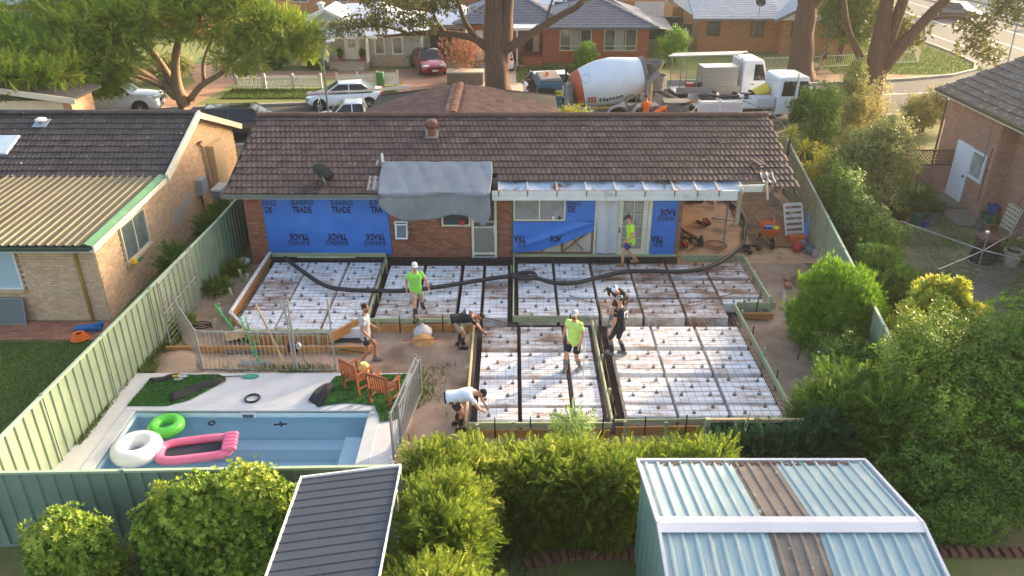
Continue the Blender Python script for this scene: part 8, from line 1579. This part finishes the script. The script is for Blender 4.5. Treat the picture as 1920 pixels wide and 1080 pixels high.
ww = thing('wheel', None, None, (0, .62, .2), parent=WBr); MB().lathe([(.1, -.05), (.18, -.05), (.2, 0), (.18, .05), (.1, .05)], 18, T=Matrix.Rotation(math.pi/2, 3, 'Y')).build('tyre', m_tyre, ww); MB().lathe([(.1, -.04), (.1, .04)], 12, T=Matrix.Rotation(math.pi/2, 3, 'Y')).build('rim', m_rim, ww)
tag(MB().box((0, 0, 0), (.34, .16, .1), rz=.3).build('blue_tool', M('blue tool', (50, 90, 180), rough=.5), loc=(9.1, 26.1, .6)), 'blue tool lying in the orange wheelbarrow', 'tool'); tag(MB().box((0, 0, 0), (.25, .2, .06), rz=.8).build('lime_gloves', c_lime, loc=(9.35, 26.05, .6)), 'lime gloves lying in the orange wheelbarrow', 'gloves')
WP = thing('slatted_shelf', 'white slatted shelf leaning by the right fence', 'shelf', (10.15, 26.3, .03), R(10))
for s in (-1, 1): MB().beam((s*.34, 0, .2), (s*.34, .5, 1.2), .05, .05).build('rail', m_white, WP)
for k in range(6): MB().beam((-.32, .04+.09*k, .28+.18*k), (.32, .04+.09*k, .28+.18*k), .025, .11).build('slat', m_white, WP)
tag(MB().bx(9.85, 10.45, 25.95, 26.2, .03, .3).build('orange_crate', m_wo, bevel=.02), 'orange crate under the white slatted shelf', 'crate'); tag(MB().box((0, 0, .5), (.5, .06, 1.0)).build('blue_board', M('blue board', (96, 140, 214), rough=.5), loc=(10.65, 26.2, .03), rot=(-.35, .12, -.3)), 'blue board leaning against the right fence', 'board')
for k, (x, y, c, l) in enumerate(((10.2, 25.55, (150, 140, 140), 'grey plastic bag'), (10.3, 25.1, (104, 120, 130), 'blue grey bucket'), (9.95, 25.35, (206, 70, 66), 'red container'), (10.45, 24.75, (196, 170, 176), 'pale pink bundle'))): tag(MB().lathe([(.14, 0), (.19, .12), (.17, .26), (.07, .32)], 9).build('rubbish', M('rub%d' % k, c, tuple(int(v*.8) for v in c), sc=6, rough=.6, bump=.5), smooth=True, loc=(x, y, .03)), l+' in the rubbish beside the right fence', 'rubbish')
bro = thing('yard_broom', 'broom leaning on the right fence with its head on the sand', 'broom', (10.0, 23.6, .04)); MB().tube([(0, 0, .05), (.45, .6, 1.6)], .016, 6).build('handle', M('pale handle', (206, 190, 150), rough=.6), bro); MB().box((0, 0, .05), (.4, .1, .08), rz=.3).build('head', m_cream, bro)
random.seed(9); m_rb2 = M('old brick', (176, 124, 96), (150, 102, 80), sc=8, rough=.95, rnd=.15)
for k, (x, y, z) in enumerate(((8.85, 22.95, .05), (9.1, 22.6, .05), (9.35, 22.95, .05), (9.3, 22.3, .05), (9.2, 22.85, .17), (8.75, 22.5, .04), (9.55, 22.6, .05))): tag(MB().box((0, 0, .06), (.3, .2, .13), rz=random.uniform(0, 3)).build('rubble_block', m_rb2, loc=(x, y, z), bevel=.015), f'broken brick block in the rubble right of the slab, {ORD[k]} in the pile', 'brick', 'rubble blocks right of the slab')
pole('pvc_offcut', 'short white pipe offcut standing in the sand right of the slab', 'pipe', (8.35, 21.6, .03), (8.38, 21.75, .3), .045, MATS['white pvc'])
for k, (x, y) in enumerate(((7.6, 18.0), (7.3, 16.2))): pole('steel_peg', ['farther', 'nearer'][k]+' black steel peg in the sand right of the slab', 'peg', (x, y, .02), (x+.03, y+.05, .75), .016, m_stk, 5)
# carport things
tag(MB().lathe([(.09, 0), (.1, .28), (.06, .34), (.05, .42)], 10).build('water_flask', m_blk, loc=(6.62, 25.6, .08)), 'black water flask on the sand in the carport', 'flask'); tag(MB().beam((6.05, 27.6, .12), (6.75, 25.75, .14), .09, .14).build('timber_beam', m_std), 'brown timber beam lying in the carport', 'beam'); tag(MB().beam((5.93, 27.5, .1), (6.6, 25.7, .1), .05, .08).build('timber_rail', m_tp), 'pale green timber lying beside the brown beam', 'timber')
for k, (x, y, lab) in enumerate(((7.1, 27.6, 'heap of black and red power tools in the middle of the carport'), (6.15, 26.3, 'small heap of tools against the blue wrap edge'), (8.35, 25.15, 'black tool bag at the end of the carport form'), (5.95, 25.7, 'yellow and black tool by the door post'))):
    tt = thing('tool_heap', lab, 'tools', (x, y, .06)); gg = random.Random(k)
    for j in range(7): MB().box((gg.uniform(-.28, .28), gg.uniform(-.2, .2), .06+gg.random()*.12), (gg.uniform(.1, .3), gg.uniform(.06, .16), gg.uniform(.08, .16)), rz=gg.uniform(0, 3)).build('tool', [m_blk, m_stk, M('tool red', (160, 50, 44), rough=.5), M('tool yellow', (206, 160, 50), rough=.5)][(0, 0, 2, 1, 0, 3, 1)[j] if k != 2 else 0], tt, bevel=.015)
tag(torus(torus(torus(MB(), .4, .015), .33, .015, (.02, .02, .02)), .26, .015, (0, .03, .03)).build('copper_coil', M('copper brown', (150, 96, 62), rough=.6), loc=(7.2, 25.75, .08)), 'coil of brown wire on the carport sand', 'coil'); tag(MB().bx(7.1, 7.7, 30.0, 30.4, .06, .4).build('toolbox', m_blk, bevel=.03), 'black toolbox at the back of the carport', 'toolbox')
for k in range(2): tag(MB().bx(8.0+.55*k, 8.45+.55*k, 30.0, 30.4, .07, .28).build('cement_bag', M('red bag', (186, 70, 66), (206, 180, 170), sc=4, rough=.6), bevel=.05), ['left', 'right'][k]+' red bag at the back of the carport', 'bag')
pole('steel_pipe', 'grey pipe lying across the hose under the carport post', 'pipe', (7.6, 28.2, .12), (9.6, 27.2, .14), .04, m_galv)
rk = thing('white_railing', 'white bent railing beside the right gable end', 'railing', (10.75, 31.3, .05))
for k in range(4): MB().tube([(.0+.22*k, 0, 0), (.22*k, 0, 1.1), (.11+.22*k, 0, 1.25), (.22+.22*k, 0, 1.1)], .02, 6).build('bar', m_cream, rk)
# left yard odds
sw = MB()
for k in range(4): torus(sw, .22-.03*k, .03, (0, 0, .03+.045*k), 20, 6)
tag(sw.build('orange_hose', M('orange hose', (244, 116, 40), rough=.5), loc=(-12.15, 19.3, .03)), 'coiled orange hose on the brick path', 'hose'); tag(MB().box((0, 0, .1), (.75, .2, .16), rz=.15).box((.3, .05, .2), (.25, .15, .1), rz=.6).build('blue_tarp_roll', M('blue roll', (40, 110, 170), (34, 92, 150), sc=4, rough=.5, bump=.6), loc=(-12.1, 19.75, .03), bevel=.04), 'blue rolled cover beside the orange hose', 'cover')
fs = thing('fly_screen', 'grey fly screen leaning against the left brick wall', 'fly screen', (-14.62, 20.12, .02)); fs.rotation_euler.x = -.22; MB().bx(-.5, .5, -.01, .01, 0, .78).build('mesh', M('screen mesh', (112, 116, 116), rough=.7), fs)
for x0, x1, z0, z1 in ((-.53, .53, -.0, .03), (-.53, .53, .78, .81), (-.53, -.5, .03, .78), (.5, .53, .03, .78)): MB().bx(x0, x1, -.015, .015, z0, z1).build('frame', m_galv, fs)
tag(MB().lathe([(.06, 0), (.1, .08), (.07, .2)], 9).build('yellow_mop', M('yellow sponge', (240, 190, 40), rough=.8), loc=(-11.55, 22.05, 1.04)), 'yellow sponge tool on the side window ledge', 'sponge'); tag(MB().box((0, 0, 0), (.1, .3, .03)).build('green_dustpan', M('green pan', (40, 120, 80), rough=.5), loc=(-11.5, 22.35, 1.1)), 'green dustpan on the side window ledge', 'dustpan')
tag(MB().box((0, 0, 0), (.28, .2, .06), rz=.4).build('white_rag', m_white, loc=(2.0, 14.15, .1)), 'white rag on the sand below the sapling', 'rag')
# ================================================================ thin warm evening haze
hz_ = MB().bx(-120, 130, -8, 160, -2.2, 19).build('haze', None); hz_.data.materials.clear(); mh = bpy.data.materials.new('haze air'); mh.use_nodes = True; hz_.data.materials.append(mh)
nn_ = mh.node_tree.nodes; nn_.remove(nn_['Principled BSDF']); pvv = nn_.new('ShaderNodeVolumePrincipled'); pvv.inputs['Density'].default_value = .00042; pvv.inputs['Color'].default_value = (.98, .95, .9, 1); pvv.inputs['Anisotropy'].default_value = .35
mh.node_tree.links.new(pvv.outputs[0], nn_['Material Output'].inputs['Volume']); tag(hz_, 'thin warm evening haze over the gardens and the street', 'haze', kind='stuff')
